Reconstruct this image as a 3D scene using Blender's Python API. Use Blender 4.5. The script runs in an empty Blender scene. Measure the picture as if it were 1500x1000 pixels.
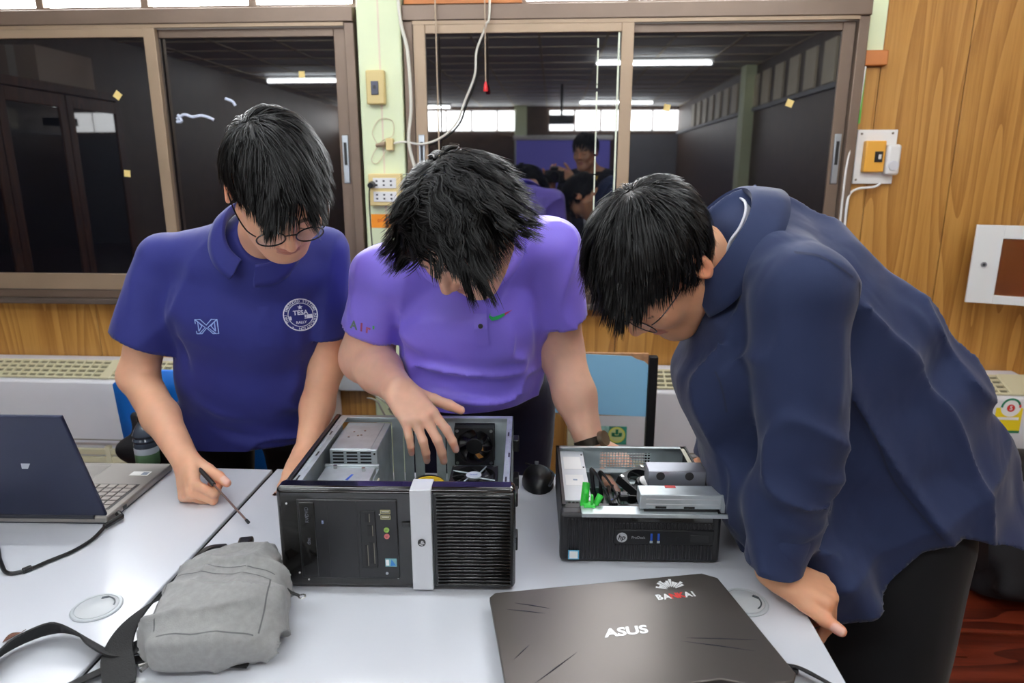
import bpy, bmesh, math, random
import numpy as np
from mathutils import Vector, Matrix, Euler
from mathutils.bvhtree import BVHTree

random.seed(7)
RNG = np.random.default_rng(11)
SC = bpy.context.scene
COL = SC.collection
PI = math.pi

# ------------------------------------------------------------------ camera
PITCH = math.radians(13.903)
YAW = math.radians(3.41)
cam_data = bpy.data.cameras.new('camera')
cam_data.sensor_width = 36.0
cam_data.lens = 36.0 * 1010.0 / 1500.0
cam_data.clip_start = 0.02
cam_data.dof.use_dof = True
cam_data.dof.focus_distance = 1.22
cam_data.dof.aperture_fstop = 5.0
cam = bpy.data.objects.new('camera', cam_data)
COL.objects.link(cam)
cam.location = (0.0, 0.0, 1.40)
cam.rotation_euler = (math.radians(90) - PITCH, 0.0, YAW)
SC.camera = cam

# ------------------------------------------------------------------ world and exposure
world = bpy.data.worlds.new('sky')
SC.world = world
world.use_nodes = True
bgn = world.node_tree.nodes['Background']
bgn.inputs['Color'].default_value = (0.93, 0.97, 1.0, 1.0)
bgn.inputs['Strength'].default_value = 1.0
SC.view_settings.view_transform = 'Standard'
SC.view_settings.look = 'None'
SC.view_settings.exposure = 0.75
SC.view_settings.gamma = 1.0
SC.view_settings.use_curve_mapping = False
SC.cycles.use_denoising = True
SC.cycles.max_bounces = 8
SC.cycles.sample_clamp_indirect = 6.0
LAMP_POWER = 42.0        # radiance of a fluorescent tube
SKY_PANE = 11.0           # radiance of daylight behind the high panes

# ------------------------------------------------------------------ materials
def lin(c):
    out = []
    for v in c[:3]:
        v = v / 255.0
        out.append(v / 12.92 if v <= 0.04045 else ((v + 0.055) / 1.055) ** 2.4)
    return tuple(out) + (1.0,)

_M = {}
def mat(name, rgb, rough=0.5, metal=0.0, spec=0.5, ior=1.5, var=0.0, vscale=8.0, bump=0.0, bscale=60.0,
        stretch=(1, 1, 1), emit=0.0, coat=0.0, sheen=0.0, alpha=1.0, trans=0.0, sss=0.0, rvar=0.0):
    if name in _M:
        return _M[name]
    m = bpy.data.materials.new(name)
    m.use_nodes = True
    nt = m.node_tree
    b = nt.nodes['Principled BSDF']
    b.inputs['Base Color'].default_value = lin(rgb)
    b.inputs['Roughness'].default_value = rough
    b.inputs['Metallic'].default_value = metal
    b.inputs['Specular IOR Level'].default_value = spec
    b.inputs['IOR'].default_value = ior
    b.inputs['Coat Weight'].default_value = coat
    b.inputs['Coat Roughness'].default_value = 0.08
    b.inputs['Sheen Weight'].default_value = sheen
    b.inputs['Alpha'].default_value = alpha
    b.inputs['Transmission Weight'].default_value = trans
    if sss:
        b.inputs['Subsurface Weight'].default_value = sss
        b.inputs['Subsurface Radius'].default_value = (0.012, 0.005, 0.003)
    if emit:
        b.inputs['Emission Color'].default_value = lin(rgb)
        b.inputs['Emission Strength'].default_value = emit
    if var or bump or rvar:
        tc = nt.nodes.new('ShaderNodeTexCoord')
        mp = nt.nodes.new('ShaderNodeMapping')
        mp.inputs['Scale'].default_value = stretch
        nt.links.new(tc.outputs['Object'], mp.inputs['Vector'])
    if var:
        n = nt.nodes.new('ShaderNodeTexNoise')
        n.inputs['Scale'].default_value = vscale
        n.inputs['Detail'].default_value = 4.0
        nt.links.new(mp.outputs['Vector'], n.inputs['Vector'])
        r = nt.nodes.new('ShaderNodeMapRange')
        r.inputs['From Min'].default_value = 0.3; r.inputs['From Max'].default_value = 0.7
        r.inputs['To Min'].default_value = 1.0 - var; r.inputs['To Max'].default_value = 1.0 + var
        nt.links.new(n.outputs['Fac'], r.inputs['Value'])
        mx = nt.nodes.new('ShaderNodeVectorMath'); mx.operation = 'SCALE'
        mx.inputs[0].default_value = lin(rgb)[:3]
        nt.links.new(r.outputs['Result'], mx.inputs['Scale'])
        nt.links.new(mx.outputs['Vector'], b.inputs['Base Color'])
    if bump:
        n = nt.nodes.new('ShaderNodeTexNoise')
        n.inputs['Scale'].default_value = bscale
        n.inputs['Detail'].default_value = 3.0
        nt.links.new(mp.outputs['Vector'], n.inputs['Vector'])
        bp = nt.nodes.new('ShaderNodeBump')
        bp.inputs['Strength'].default_value = bump
        bp.inputs['Distance'].default_value = 0.002
        nt.links.new(n.outputs['Fac'], bp.inputs['Height'])
        nt.links.new(bp.outputs['Normal'], b.inputs['Normal'])
    _M[name] = m
    return m

def ramp(nt, src, stops):
    r = nt.nodes.new('ShaderNodeValToRGB')
    els = r.color_ramp.elements
    while len(els) < len(stops):
        els.new(0.5)
    for e, (p, c) in zip(els, stops):
        e.position = p; e.color = lin(c)
    nt.links.new(src, r.inputs['Fac'])
    return r

def wood_mat(name, dark, mid, light, axis='Z', rough=0.3, coat=0.0, freq=1.0):
    """long-grained wood: cathedral rings drawn out along one axis, plus fine pores"""
    m = bpy.data.materials.new(name); m.use_nodes = True
    nt = m.node_tree; b = nt.nodes['Principled BSDF']
    g = nt.nodes.new('ShaderNodeNewGeometry')
    mp = nt.nodes.new('ShaderNodeMapping')
    s = {'Z': (1, 1, 0.10), 'X': (0.10, 1, 1), 'Y': (1, 0.10, 1)}[axis]
    mp.inputs['Scale'].default_value = tuple(v * freq for v in s)
    nt.links.new(g.outputs['Position'], mp.inputs['Vector'])
    n1 = nt.nodes.new('ShaderNodeTexNoise'); n1.inputs['Scale'].default_value = 5.0
    n1.inputs['Detail'].default_value = 1.0
    nt.links.new(mp.outputs['Vector'], n1.inputs['Vector'])
    mul = nt.nodes.new('ShaderNodeMath'); mul.operation = 'MULTIPLY'; mul.inputs[1].default_value = 13.0
    nt.links.new(n1.outputs['Fac'], mul.inputs[0])
    fr = nt.nodes.new('ShaderNodeMath'); fr.operation = 'FRACT'
    nt.links.new(mul.outputs[0], fr.inputs[0])
    mp2 = nt.nodes.new('ShaderNodeMapping')
    mp2.inputs['Scale'].default_value = tuple((v if v == 1 else 0.035) * freq for v in s)
    nt.links.new(g.outputs['Position'], mp2.inputs['Vector'])
    n2 = nt.nodes.new('ShaderNodeTexNoise'); n2.inputs['Scale'].default_value = 120.0
    n2.inputs['Detail'].default_value = 5.0; n2.inputs['Roughness'].default_value = 0.7
    nt.links.new(mp2.outputs['Vector'], n2.inputs['Vector'])
    mix = nt.nodes.new('ShaderNodeMath'); mix.operation = 'MULTIPLY_ADD'
    nt.links.new(fr.outputs[0], mix.inputs[0]); mix.inputs[1].default_value = 0.42
    sc2 = nt.nodes.new('ShaderNodeMath'); sc2.operation = 'MULTIPLY'; sc2.inputs[1].default_value = 0.75
    nt.links.new(n2.outputs['Fac'], sc2.inputs[0])
    nt.links.new(sc2.outputs[0], mix.inputs[2])
    r = ramp(nt, mix.outputs[0], [(0.22, light), (0.5, mid), (0.82, dark)])
    nt.links.new(r.outputs['Color'], b.inputs['Base Color'])
    b.inputs['Roughness'].default_value = rough
    b.inputs['Coat Weight'].default_value = coat
    b.inputs['Coat Roughness'].default_value = 0.15
    return m

# ------------------------------------------------------------------ mesh builder
def rot_to(d):
    d = Vector(d).normalized()
    return d.to_track_quat('Z', 'Y').to_matrix()

class MB:
    """collects shapes and links them as one mesh object"""
    def __init__(s):
        s.v = []; s.f = []; s.mi = []; s.cur = 0
    def add(s, vs, fs):
        o = len(s.v)
        s.v.extend([tuple(v) for v in vs])
        for f in fs:
            s.f.append(tuple(i + o for i in f)); s.mi.append(s.cur)
        return s
    def box(s, lo, hi, M=None):
        x0, y0, z0 = lo; x1, y1, z1 = hi
        vs = [Vector(p) for p in ((x0, y0, z0), (x1, y0, z0), (x1, y1, z0), (x0, y1, z0),
                                  (x0, y0, z1), (x1, y0, z1), (x1, y1, z1), (x0, y1, z1))]
        if M is not None:
            vs = [M @ v for v in vs]
        return s.add(vs, [(0, 3, 2, 1), (4, 5, 6, 7), (0, 1, 5, 4), (1, 2, 6, 5), (2, 3, 7, 6), (3, 0, 4, 7)])
    def cbox(s, c, d, M=None):
        return s.box([c[i] - d[i] / 2 for i in range(3)], [c[i] + d[i] / 2 for i in range(3)], M)
    def prism(s, pts, z0, z1, M=None):
        n = len(pts)
        vs = [Vector((p[0], p[1], z0)) for p in pts] + [Vector((p[0], p[1], z1)) for p in pts]
        if M is not None:
            vs = [M @ v for v in vs]
        fs = [tuple(range(n - 1, -1, -1)), tuple(range(n, 2 * n))]
        fs += [(i, (i + 1) % n, (i + 1) % n + n, i + n) for i in range(n)]
        return s.add(vs, fs)
    def frame(s, lo, hi, w, d0, d1, M=None):
        """a rectangular ring in local xy, extruded d0..d1 in z"""
        (x0, y0), (x1, y1) = lo, hi
        if not hasattr(w, '__len__'):
            w = (w, w, w, w)
        l, r, b_, t = w
        s.box((x0, y0, d0), (x0 + l, y1, d1), M); s.box((x1 - r, y0, d0), (x1, y1, d1), M)
        s.box((x0 + l, y0, d0), (x1 - r, y0 + b_, d1), M); s.box((x0 + l, y1 - t, d0), (x1 - r, y1, d1), M)
        return s
    def cyl(s, a, b, r, r2=None, n=20, caps=True):
        a = Vector(a); b = Vector(b); r2 = r if r2 is None else r2
        R = rot_to(b - a); vs = []
        for c, q in ((a, r), (b, r2)):
            for i in range(n):
                t = 2 * PI * i / n
                vs.append(c + R @ Vector((q * math.cos(t), q * math.sin(t), 0)))
        fs = [(i, (i + 1) % n, n + (i + 1) % n, n + i) for i in range(n)]
        if caps:
            fs += [tuple(range(n - 1, -1, -1)), tuple(range(n, 2 * n))]
        return s.add(vs, fs)
    def tube(s, pts, r, n=8, caps=True, flat=None, close=False):
        """sweep along a polyline; flat=(w, t, up) sweeps a strap profile instead"""
        P = [Vector(p) for p in pts]; k = len(P)
        rs = r if hasattr(r, '__len__') else [r] * k
        vs = []; prev = None
        for i in range(k):
            if close:
                d = P[(i + 1) % k] - P[i - 1]
            else:
                d = P[min(i + 1, k - 1)] - P[max(i - 1, 0)]
            d.normalize()
            if flat:
                up = Vector(flat[2][i] if isinstance(flat[2], list) else flat[2])
                x = d.cross(up).normalized(); y = x.cross(d)
                w, t = flat[0] / 2, flat[1] / 2
                for a, b in ((-w, -t), (w, -t), (w, t), (-w, t)):
                    vs.append(P[i] + x * a + y * b)
            else:
                if prev is None:
                    x = d.orthogonal().normalized()
                else:
                    x = (prev - d * prev.dot(d)).normalized()
                prev = x; y = d.cross(x)
                for j in range(n):
                    t = 2 * PI * j / n
                    vs.append(P[i] + (x * math.cos(t) + y * math.sin(t)) * rs[i])
        m = 4 if flat else n
        fs = []
        for i in range(k if close else k - 1):
            i2 = (i + 1) % k
            for j in range(m):
                fs.append((i * m + j, i * m + (j + 1) % m, i2 * m + (j + 1) % m, i2 * m + j))
        if caps and not close:
            fs += [tuple(range(m - 1, -1, -1)), tuple(range((k - 1) * m, k * m))]
        return s.add(vs, fs)
    def lathe(s, prof, c=(0, 0, 0), n=28, M=None):
        vs = []; k = len(prof); c = Vector(c)
        for (r, z) in prof:
            for i in range(n):
                t = 2 * PI * i / n
                p = Vector((r * math.cos(t), r * math.sin(t), z))
                vs.append((M @ p if M is not None else p) + c)
        fs = [(i * n + j, i * n + (j + 1) % n, (i + 1) * n + (j + 1) % n, (i + 1) * n + j)
              for i in range(k - 1) for j in range(n)]
        fs += [tuple(range(n - 1, -1, -1)), tuple(range((k - 1) * n, k * n))]
        return s.add(vs, fs)
    def sphere(s, c, r, n=14, M=None):
        rr = r if hasattr(r, '__len__') else (r, r, r)
        vs = []; fs = []; m = n // 2
        c = Vector(c)
        for i in range(m + 1):
            th = PI * i / m
            for j in range(n):
                ph = 2 * PI * j / n
                p = Vector((rr[0] * math.sin(th) * math.cos(ph), rr[1] * math.sin(th) * math.sin(ph), rr[2] * math.cos(th)))
                vs.append((M @ p if M is not None else p) + c)
        for i in range(m):
            for j in range(n):
                fs.append((i * n + j, (i + 1) * n + j, (i + 1) * n + (j + 1) % n, i * n + (j + 1) % n))
        return s.add(vs, fs)
    def build(s, name, m, parent=None, bevel=0.0, seg=2, smooth=35, loc=None, rotz=None, subsurf=0):
        me = bpy.data.meshes.new(name)
        me.from_pydata(s.v, [], s.f)
        ms = m if isinstance(m, (list, tuple)) else [m]
        for q in ms:
            me.materials.append(q)
        if len(ms) > 1:
            me.polygons.foreach_set('material_index', s.mi)
        me.validate()
        if smooth:
            me.polygons.foreach_set('use_smooth', [True] * len(me.polygons))
            me.set_sharp_from_angle(angle=math.radians(smooth))
        o = bpy.data.objects.new(name, me)
        COL.objects.link(o)
        if parent is not None:
            o.parent = parent
        if loc is not None:
            o.location = loc
        if rotz is not None:
            o.rotation_euler = (0, 0, rotz)
        if bevel:
            bm_ = o.modifiers.new('bevel', 'BEVEL')
            bm_.width = bevel; bm_.segments = seg; bm_.limit_method = 'ANGLE'
            bm_.angle_limit = math.radians(40)
            bm_.harden_normals = False
        if subsurf:
            q = o.modifiers.new('sub', 'SUBSURF'); q.levels = subsurf; q.render_levels = subsurf
        return o

def bx(name, lo, hi, m, parent=None, bevel=0.0, **k):
    return MB().box(lo, hi).build(name, m, parent, bevel, **k)

def tag(o, label=None, cat=None, group=None, kind=None):
    if label: o['label'] = label
    if cat: o['category'] = cat
    if group: o['group'] = group
    if kind: o['kind'] = kind
    return o

def thing(name, label, cat, loc=(0, 0, 0), rotz=0.0, group=None):
    o = bpy.data.objects.new(name, None)
    o.empty_display_size = 0.05
    COL.objects.link(o)
    o.location = loc; o.rotation_euler = (0, 0, rotz)
    return tag(o, label, cat, group)

def struct(o):
    o['kind'] = 'structure'
    return o

def dup(o, parent, loc=None, rot=None):
    c = o.copy(); COL.objects.link(c); c.parent = parent
    if loc is not None: c.location = loc
    if rot is not None: c.rotation_euler = rot
    return c

def text_mesh(body, size, align='CENTER', bold=0.0, extrude=0.0):
    cu = bpy.data.curves.new('lettering', 'FONT')
    cu.body = body; cu.size = size; cu.align_x = align; cu.align_y = 'CENTER'
    cu.offset = bold; cu.extrude = extrude; cu.resolution_u = 4
    o = bpy.data.objects.new('lettering', cu); COL.objects.link(o)
    dg = bpy.context.evaluated_depsgraph_get(); dg.update()
    me = bpy.data.meshes.new_from_object(o.evaluated_get(dg))
    vs = [v.co.copy() for v in me.vertices]; fs = [tuple(p.vertices) for p in me.polygons]
    bpy.data.objects.remove(o); bpy.data.curves.remove(cu); bpy.data.meshes.remove(me)
    return vs, fs

def lettering(name, body, size, M, m, parent, bold=0.0, xs=1.0, shear=0.0, h=0.0004):
    """flat print: letters lying in local xy of M, a hair proud of the surface"""
    vs, fs = text_mesh(body, size, bold=bold)
    b = MB()
    b.add([M @ Vector((v.x * xs + shear * v.y, v.y, h)) for v in vs], fs)
    return b.build(name, m, parent, smooth=0)

def xf(origin, x, y):
    x = Vector(x).normalized(); y = Vector(y); z = x.cross(y).normalized(); y = z.cross(x)
    M = Matrix((x, y, z)).transposed().to_4x4()
    M.translation = Vector(origin)
    return M

def arc(c, r, a0, a1, n, ax=(1, 0, 0), ay=(0, 1, 0)):
    c = Vector(c); ax = Vector(ax); ay = Vector(ay)
    return [c + ax * (r * math.cos(a0 + (a1 - a0) * i / (n - 1))) + ay * (r * math.sin(a0 + (a1 - a0) * i / (n - 1))) for i in range(n)]

def spline(pts, n=8):
    """Catmull-Rom through the points"""
    P = [Vector(p) for p in pts]; out = []
    for i in range(len(P) - 1):
        p0 = P[max(i - 1, 0)]; p1 = P[i]; p2 = P[i + 1]; p3 = P[min(i + 2, len(P) - 1)]
        for k in range(n):
            t = k / n
            out.append(0.5 * ((2 * p1) + (p2 - p0) * t + (2 * p0 - 5 * p1 + 4 * p2 - p3) * t * t + (3 * p1 - p0 - 3 * p2 + p3) * t ** 3))
    out.append(P[-1])
    return out

# ================================================================== the room
WY = 2.60                       # plane of the window wall
XL, XR, YR, ZC = -4.0, 2.25, -8.2, 2.55

M_teak = wood_mat('teak_laminate', (158, 108, 50), (188, 138, 70), (198, 150, 82), 'Z', rough=0.30, coat=0.25)
M_floorw = wood_mat('red_floor_board', (58, 18, 10), (98, 36, 20), (122, 52, 32), 'X', rough=0.28, coat=0.3)
M_cabw = wood_mat('cabinet_wood', (60, 32, 16), (92, 52, 28), (120, 72, 40), 'Z', rough=0.4)
M_bronze = mat('bronze_aluminium', (116, 98, 84), 0.42, 0.35, var=0.08, vscale=6)
M_tan = mat('tan_aluminium', (158, 136, 112), 0.42, 0.3, var=0.06, vscale=6)
M_sill = mat('sill_metal', (96, 84, 76), 0.5, 0.3, var=0.15, vscale=9)
M_pillar = mat('pale_green_paint', (226, 236, 196), 0.6, var=0.05, vscale=3, bump=0.15, bscale=30)
M_cream = mat('cream_paint', (226, 214, 188), 0.6, var=0.05)
M_ceil = mat('ceiling_board', (222, 224, 228), 0.7, var=0.10, vscale=5, stretch=(0.5, 3, 1))
M_grey = mat('grey_partition', (150, 152, 158), 0.6, var=0.05)
M_dark = mat('dark_brown_wall', (92, 72, 58), 0.5, var=0.2)
M_orangeb = mat('orange_board', (196, 122, 66), 0.55, var=0.1)
M_white = mat('white_plastic', (232, 232, 230), 0.35)
M_black = mat('black_plastic', (18, 18, 19), 0.38)
M_blackm = mat('black_metal', (22, 22, 24), 0.4, 0.4)
M_steel = mat('brushed_steel', (172, 178, 184), 0.32, 0.85, var=0.06, vscale=12, stretch=(1, 8, 1))
M_screw = mat('screw_metal', (190, 190, 188), 0.25, 0.9)
M_lamp = mat('fluorescent_tube', (246, 252, 255), 0.4, emit=LAMP_POWER)
M_sky = mat('daylit_pane', (250, 253, 255), 0.4, emit=SKY_PANE)
M_glass = mat('tinted_window_glass', (13, 14, 19), 0.015, ior=2.15)

# floor, ceiling, outer walls
flo = struct(bx('floor', (XL - .1, YR - .1, -0.12), (XR + .1, WY + .1, -0.012), M_floorw))
plank = MB().box((0, 0, -0.012), (1.196, 0.1165, 0.0))
pk0 = plank.build('plank', M_floorw, flo, bevel=0.0012, seg=1)
row = 0
y = -0.2; first = True
while y < WY - 0.05:
    for c in range(4):
        x = -1.75 - 0.6 * (row % 2) + c * 1.2
        if x + 1.2 > XR + 0.05:
            continue
        if first:
            pk0.location = (x, y, 0); first = False
        else:
            dup(pk0, flo, (x, y, 0))
    y += 0.12; row += 1
# the boards beyond the planks
sub = MB().box((XL, YR, -0.012), (XR, -0.205, -0.0005)).build('floor_boards', M_floorw, flo)

cei = struct(bx('ceiling', (XL - .1, YR - .1, ZC), (XR + .1, WY + .1, ZC + 0.1), M_ceil))
b = MB()
for i in range(22):
    yy = YR + 0.25 + i * 0.5
    b.box((XL, yy - 0.012, ZC - 0.006), (XR, yy + 0.012, ZC))
for i in range(11):
    xx = XL + 0.25 + i * 0.6
    b.box((xx - 0.012, YR, ZC - 0.006), (xx + 0.012, WY, ZC))
b.build('joint_strip', M_cream, cei)

wl = struct(bx('wall_left', (XL - 0.1, YR, 0), (XL, WY, ZC), M_dark))
wr = MB().box((XR, YR, 0), (XR + 0.1, WY, ZC)).build('wall_right', M_dark)
struct(wr)
for i in range(14):
    yy = -1.0 - i * 0.44
    bx('panel', (XR - 0.02, yy - 0.13, 2.10), (XR + 0.01, yy + 0.13, 2.44), M_cream, wr)
bx('rail', (XR - 0.03, YR, 2.05), (XR + 0.01, WY - 0.6, 2.09), M_grey, wr)
bx('column', (XR - 0.12, -3.42, 0), (XR + 0.01, -3.2, ZC), M_pillar, wr)
bx('teak_sheet', (XR - 0.006, 0.2, 0), (XR + 0.01, WY, ZC), M_teak, wr)

wre = struct(bx('wall_rear', (XL, YR - 0.1, 0), (XR, YR, ZC), M_dark))
for i in range(13):
    xx = -3.9 + i * 0.475
    if -0.85 < xx < -0.42:
        continue
    bx('window_pane', (xx, YR - 0.005, 2.12), (xx + 0.44, YR + 0.02, 2.47), M_sky, wre)
bx('column', (-0.74, YR, 0), (-0.52, YR + 0.12, ZC), M_pillar, wre)
bx('partition', (1.25, YR, 0), (XR, YR + 0.04, 2.05), M_grey, wre)

# ------------------------------------------------------------------ window wall
wb = MB()
wb.box((XL, WY + 0.006, 0), (XR, WY + 0.12, 0.915))
wb.box((1.03, WY + 0.006, 0.915), (XR, WY + 0.12, ZC))
wb.box((XL, WY + 0.006, 0.915), (-2.28, WY + 0.12, ZC))
wb.box((-2.28, WY + 0.006, 2.44), (1.03, WY + 0.12, ZC))
wb.box((-0.72, WY + 0.006, 0.915), (-0.52, WY + 0.12, ZC))
wall = struct(wb.build('wall_back', M_dark))
# laminate sheets, each with its own edges
for i, (x0, x1, z0, z1) in enumerate([(-3.98, -2.9, 0.1, 0.912), (-2.897, -1.82, 0.1, 0.912), (-1.817, -0.70, 0.1, 0.912),
                       (-0.53, 0.24, 0.1, 0.912), (0.243, 1.05, 0.1, 0.912), (1.116, 1.40, 0.1, 2.54), (1.403, 2.24, 0.1, 2.54),
                       (-3.98, -2.29, 0.914, 2.54), (1.053, 1.1135, 0.1, 1.745)]):
    bx('laminate_sheet', (x0, WY - 0.003, z0), (x1, WY + 0.008, z1), M_teak, wall, bevel=0.001, seg=1)
bx('green_post', (1.036, WY - 0.008, 1.80), (1.113, WY + 0.01, ZC), M_pillar, wall)
bx('post_foot', (1.025, WY - 0.03, 1.748), (1.125, WY + 0.006, 1.797), M_orangeb, wall, bevel=0.004)
bx('orange_board', (-0.53, WY - 0.02, 1.962), (-0.12, WY + 0.02, 2.44), M_orangeb, wall)
struct(bx('baseboard_back', (XL, WY - 0.02, 0), (XR, WY + 0.01, 0.1), M_cabw))
pil = struct(MB().box((-0.692, WY - 0.055, 0), (-0.538, WY + 0.05, ZC)).build('trim_1', M_pillar, bevel=0.006))
bx('groove', (-0.618, WY - 0.0565, 0.2), (-0.612, WY - 0.05, ZC), M_cream, pil)

def window(name, x0, x1, xm, front_left=True):
    z0, z1 = 0.918, 1.952
    w = MB()
    # outer frame
    w.box((x0, WY - 0.045, z0), (x1, WY + 0.05, z0 + 0.032))
    w.box((x0, WY - 0.055, z1 - 0.05), (x1, WY + 0.05, z1))
    w.box((x0, WY - 0.045, z0 + 0.032), (x0 + 0.035, WY + 0.05, z1 - 0.05))
    w.box((x1 - 0.035, WY - 0.045, z0 + 0.032), (x1, WY + 0.05, z1 - 0.05))
    o = struct(w.build(name, M_bronze, bevel=0.003))
    bx('sill', (x0 - 0.01, WY - 0.075, z0 - 0.02), (x1 + 0.01, WY + 0.01, z0), M_sill, o, bevel=0.003)
    bx('track', (x0 + 0.035, WY - 0.05, z1 - 0.062), (x1 - 0.035, WY - 0.03, z1 - 0.05), M_tan, o)
    for k, (a, c, yy) in enumerate([(x0 + 0.037, xm + 0.022, WY - 0.028), (xm - 0.022, x1 - 0.037, WY - 0.002)]):
        a_, c_ = a, c
        zb, zt = z0 + 0.034, z1 - 0.062
        s = MB()
        Mx = Matrix(((1, 0, 0, 0), (0, 0, -1, yy), (0, 1, 0, 0), (0, 0, 0, 1)))
        s.frame((a_, zb), (c_, zt), (0.042, 0.042, 0.062, 0.03), 0.0, 0.022, Mx)
        sash = s.build('sash', M_tan if k == 0 else M_bronze, o, bevel=0.002)
        bx('pane', (a_ + 0.04, yy - 0.013, zb + 0.06), (c_ - 0.04, yy - 0.009, zt - 0.028), M_glass, sash)
        hx = (c_ - 0.02) if k == 1 else (a_ + 0.02)
        hb = MB().box((hx - 0.011, yy - 0.029, 1.355), (hx + 0.011, yy - 0.021, 1.525))
        hd = hb.build('lock_plate', M_steel, sash, bevel=0.002)
        bx('lock_slot', (hx - 0.005, yy - 0.031, 1.42), (hx + 0.005, yy - 0.028, 1.50), M_black, sash)
    return o

win1 = window('window_1', -2.25, -0.705, -1.442)
win2 = window('window_2', -0.533, 1.045, 0.243)
# high windows over the two big ones: bright sky behind each pane
cl = MB()
cl.box((-2.28, WY - 0.01, 1.956), (-0.70, WY + 0.06, 1.968)).box((-0.53, WY - 0.01, 1.956), (1.04, WY + 0.06, 1.968))
w3 = struct(cl.build('window_3', M_bronze))
edges = [-2.26, -1.86, -1.47, -1.075, -0.70]
for a, c in zip(edges[:-1], edges[1:]):
    bx('pane', (a + 0.012, WY + 0.03, 1.968), (c - 0.012, WY + 0.036, 2.44), M_sky, w3)
for a in edges[1:-1]:
    bx('mullion', (a - 0.014, WY - 0.005, 1.968), (a + 0.014, WY + 0.05, 2.44), M_bronze, w3)
edges = [-0.12, 0.26, 0.65, 1.035]
for a, c in zip(edges[:-1], edges[1:]):
    bx('pane', (a + 0.012, WY + 0.03, 1.968), (c - 0.012, WY + 0.036, 2.44), M_sky, w3)
for a in edges[:-1]:
    bx('mullion', (a - 0.014, WY - 0.005, 1.968), (a + 0.014, WY + 0.05, 2.44), M_bronze, w3)

# pale strip and broken streak painted as light leaking beside the middle stile
ms = mat('light_leak_pale', (236, 244, 220), 0.5)
tag(bx('light_leak_strip', (0.212, WY - 0.0425, 1.02), (0.2185, WY - 0.0405, 1.885), ms, bevel=0.0005),
    'pale strip standing for light leaking down the window beside the middle stile', 'strip')
b = MB(); z = 1.84  # broken line of leaking light, put in as pale pieces
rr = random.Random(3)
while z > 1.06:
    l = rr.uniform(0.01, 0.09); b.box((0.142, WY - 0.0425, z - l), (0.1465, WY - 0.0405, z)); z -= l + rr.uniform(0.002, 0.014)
tag(b.build('light_leak_streak', ms), 'broken white streak standing for leaking light on the window glass', 'streak')
b = MB()  # curly white lines on the dark sliding pane
for P in ([(-1.39, 1.585), (-1.36, 1.60), (-1.33, 1.592), (-1.295, 1.596), (-1.265, 1.588), (-1.25, 1.58)], [(-1.385, 1.600), (-1.373, 1.578), (-1.392, 1.575)],
          [(-1.20, 1.655), (-1.175, 1.645), (-1.165, 1.63)]):
    b.tube(spline([(x, WY - 0.016, z) for x, z in P], 5), 0.0055, 6)
tag(b.build('white_squiggle', mat('squiggle_white', (206, 214, 232), 0.4)), 'curly white mark on the dark sliding pane', 'streak')

# bits of yellow tape stuck on the glass
mtape = mat('yellow_tape', (232, 206, 130), 0.6)
for i, (x, z, a, s, yy, lab) in enumerate([
        (-1.589, 1.666, 40, 0.026, -0.0415, 'yellow tape scrap stuck askew high on the left-hand dark pane'),
        (-1.591, 1.390, 5, 0.024, -0.0415, 'square yellow tape scrap low on the left-hand dark pane'),
        (-0.910, 1.736, 0, 0.022, -0.0155, 'yellow tape scrap above the long lamp reflection'),
        (0.393, 1.616, 10, 0.022, -0.0155, 'pale tape scrap beside the middle stile of the wide window'),
        (0.815, 1.628, 20, 0.024, -0.0155, 'yellow tape scrap by the right stile of the wide window')]):
    Mx = Matrix.Translation((x, WY + yy, z)) @ Matrix.Rotation(math.radians(a), 4, 'Y')
    tag(MB().cbox((0, 0, 0), (s, 0.0012, s), Mx).build('tape_scrap', mtape), lab, 'tape')

# ------------------------------------------------------------------ lamps
def lamp(x, y, label):
    t = thing('fluorescent_lamp', label, 'lamp', (x, y, ZC - 0.02), 0, 'ceiling tube lamps')
    MB().box((-0.62, -0.03, -0.012), (0.62, 0.03, 0.02)).build('housing', M_white, t, bevel=0.004)
    for s in (-1, 1):
        MB().box((s * 0.605 - 0.012, -0.016, -0.062), (s * 0.605 + 0.012, 0.016, -0.01)).build('lamp_holder', M_white, t, bevel=0.003)
    MB().cyl((-0.595, 0, -0.042), (0.595, 0, -0.042), 0.0145, n=12).build('tube', M_lamp, t)
LL = 'unseen fluorescent tube lamp added on the ceiling to light the people'  # lamps with this label are out of view, added to light the people
for (x, y), LL in zip(((1.02, -2.6), (1.0, -6.9), (-3.0, -3.8), (-2.45, -7.6), (-1.75, -0.30), (-0.35, -0.28), (1.25, -0.30), (-1.1, 1.05), (0.75, 1.05)),
        ['tube lamp whose long reflection crosses the middle stile of the wide window', 'tube lamp reflected just above the bright far windows', 'tube lamp reflected in the sliding pane behind the navy polo shirt', 'tube lamp reflected beside the hanging string in the wide window'] + [LL] * 5):
    lamp(x, y, LL)

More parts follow.
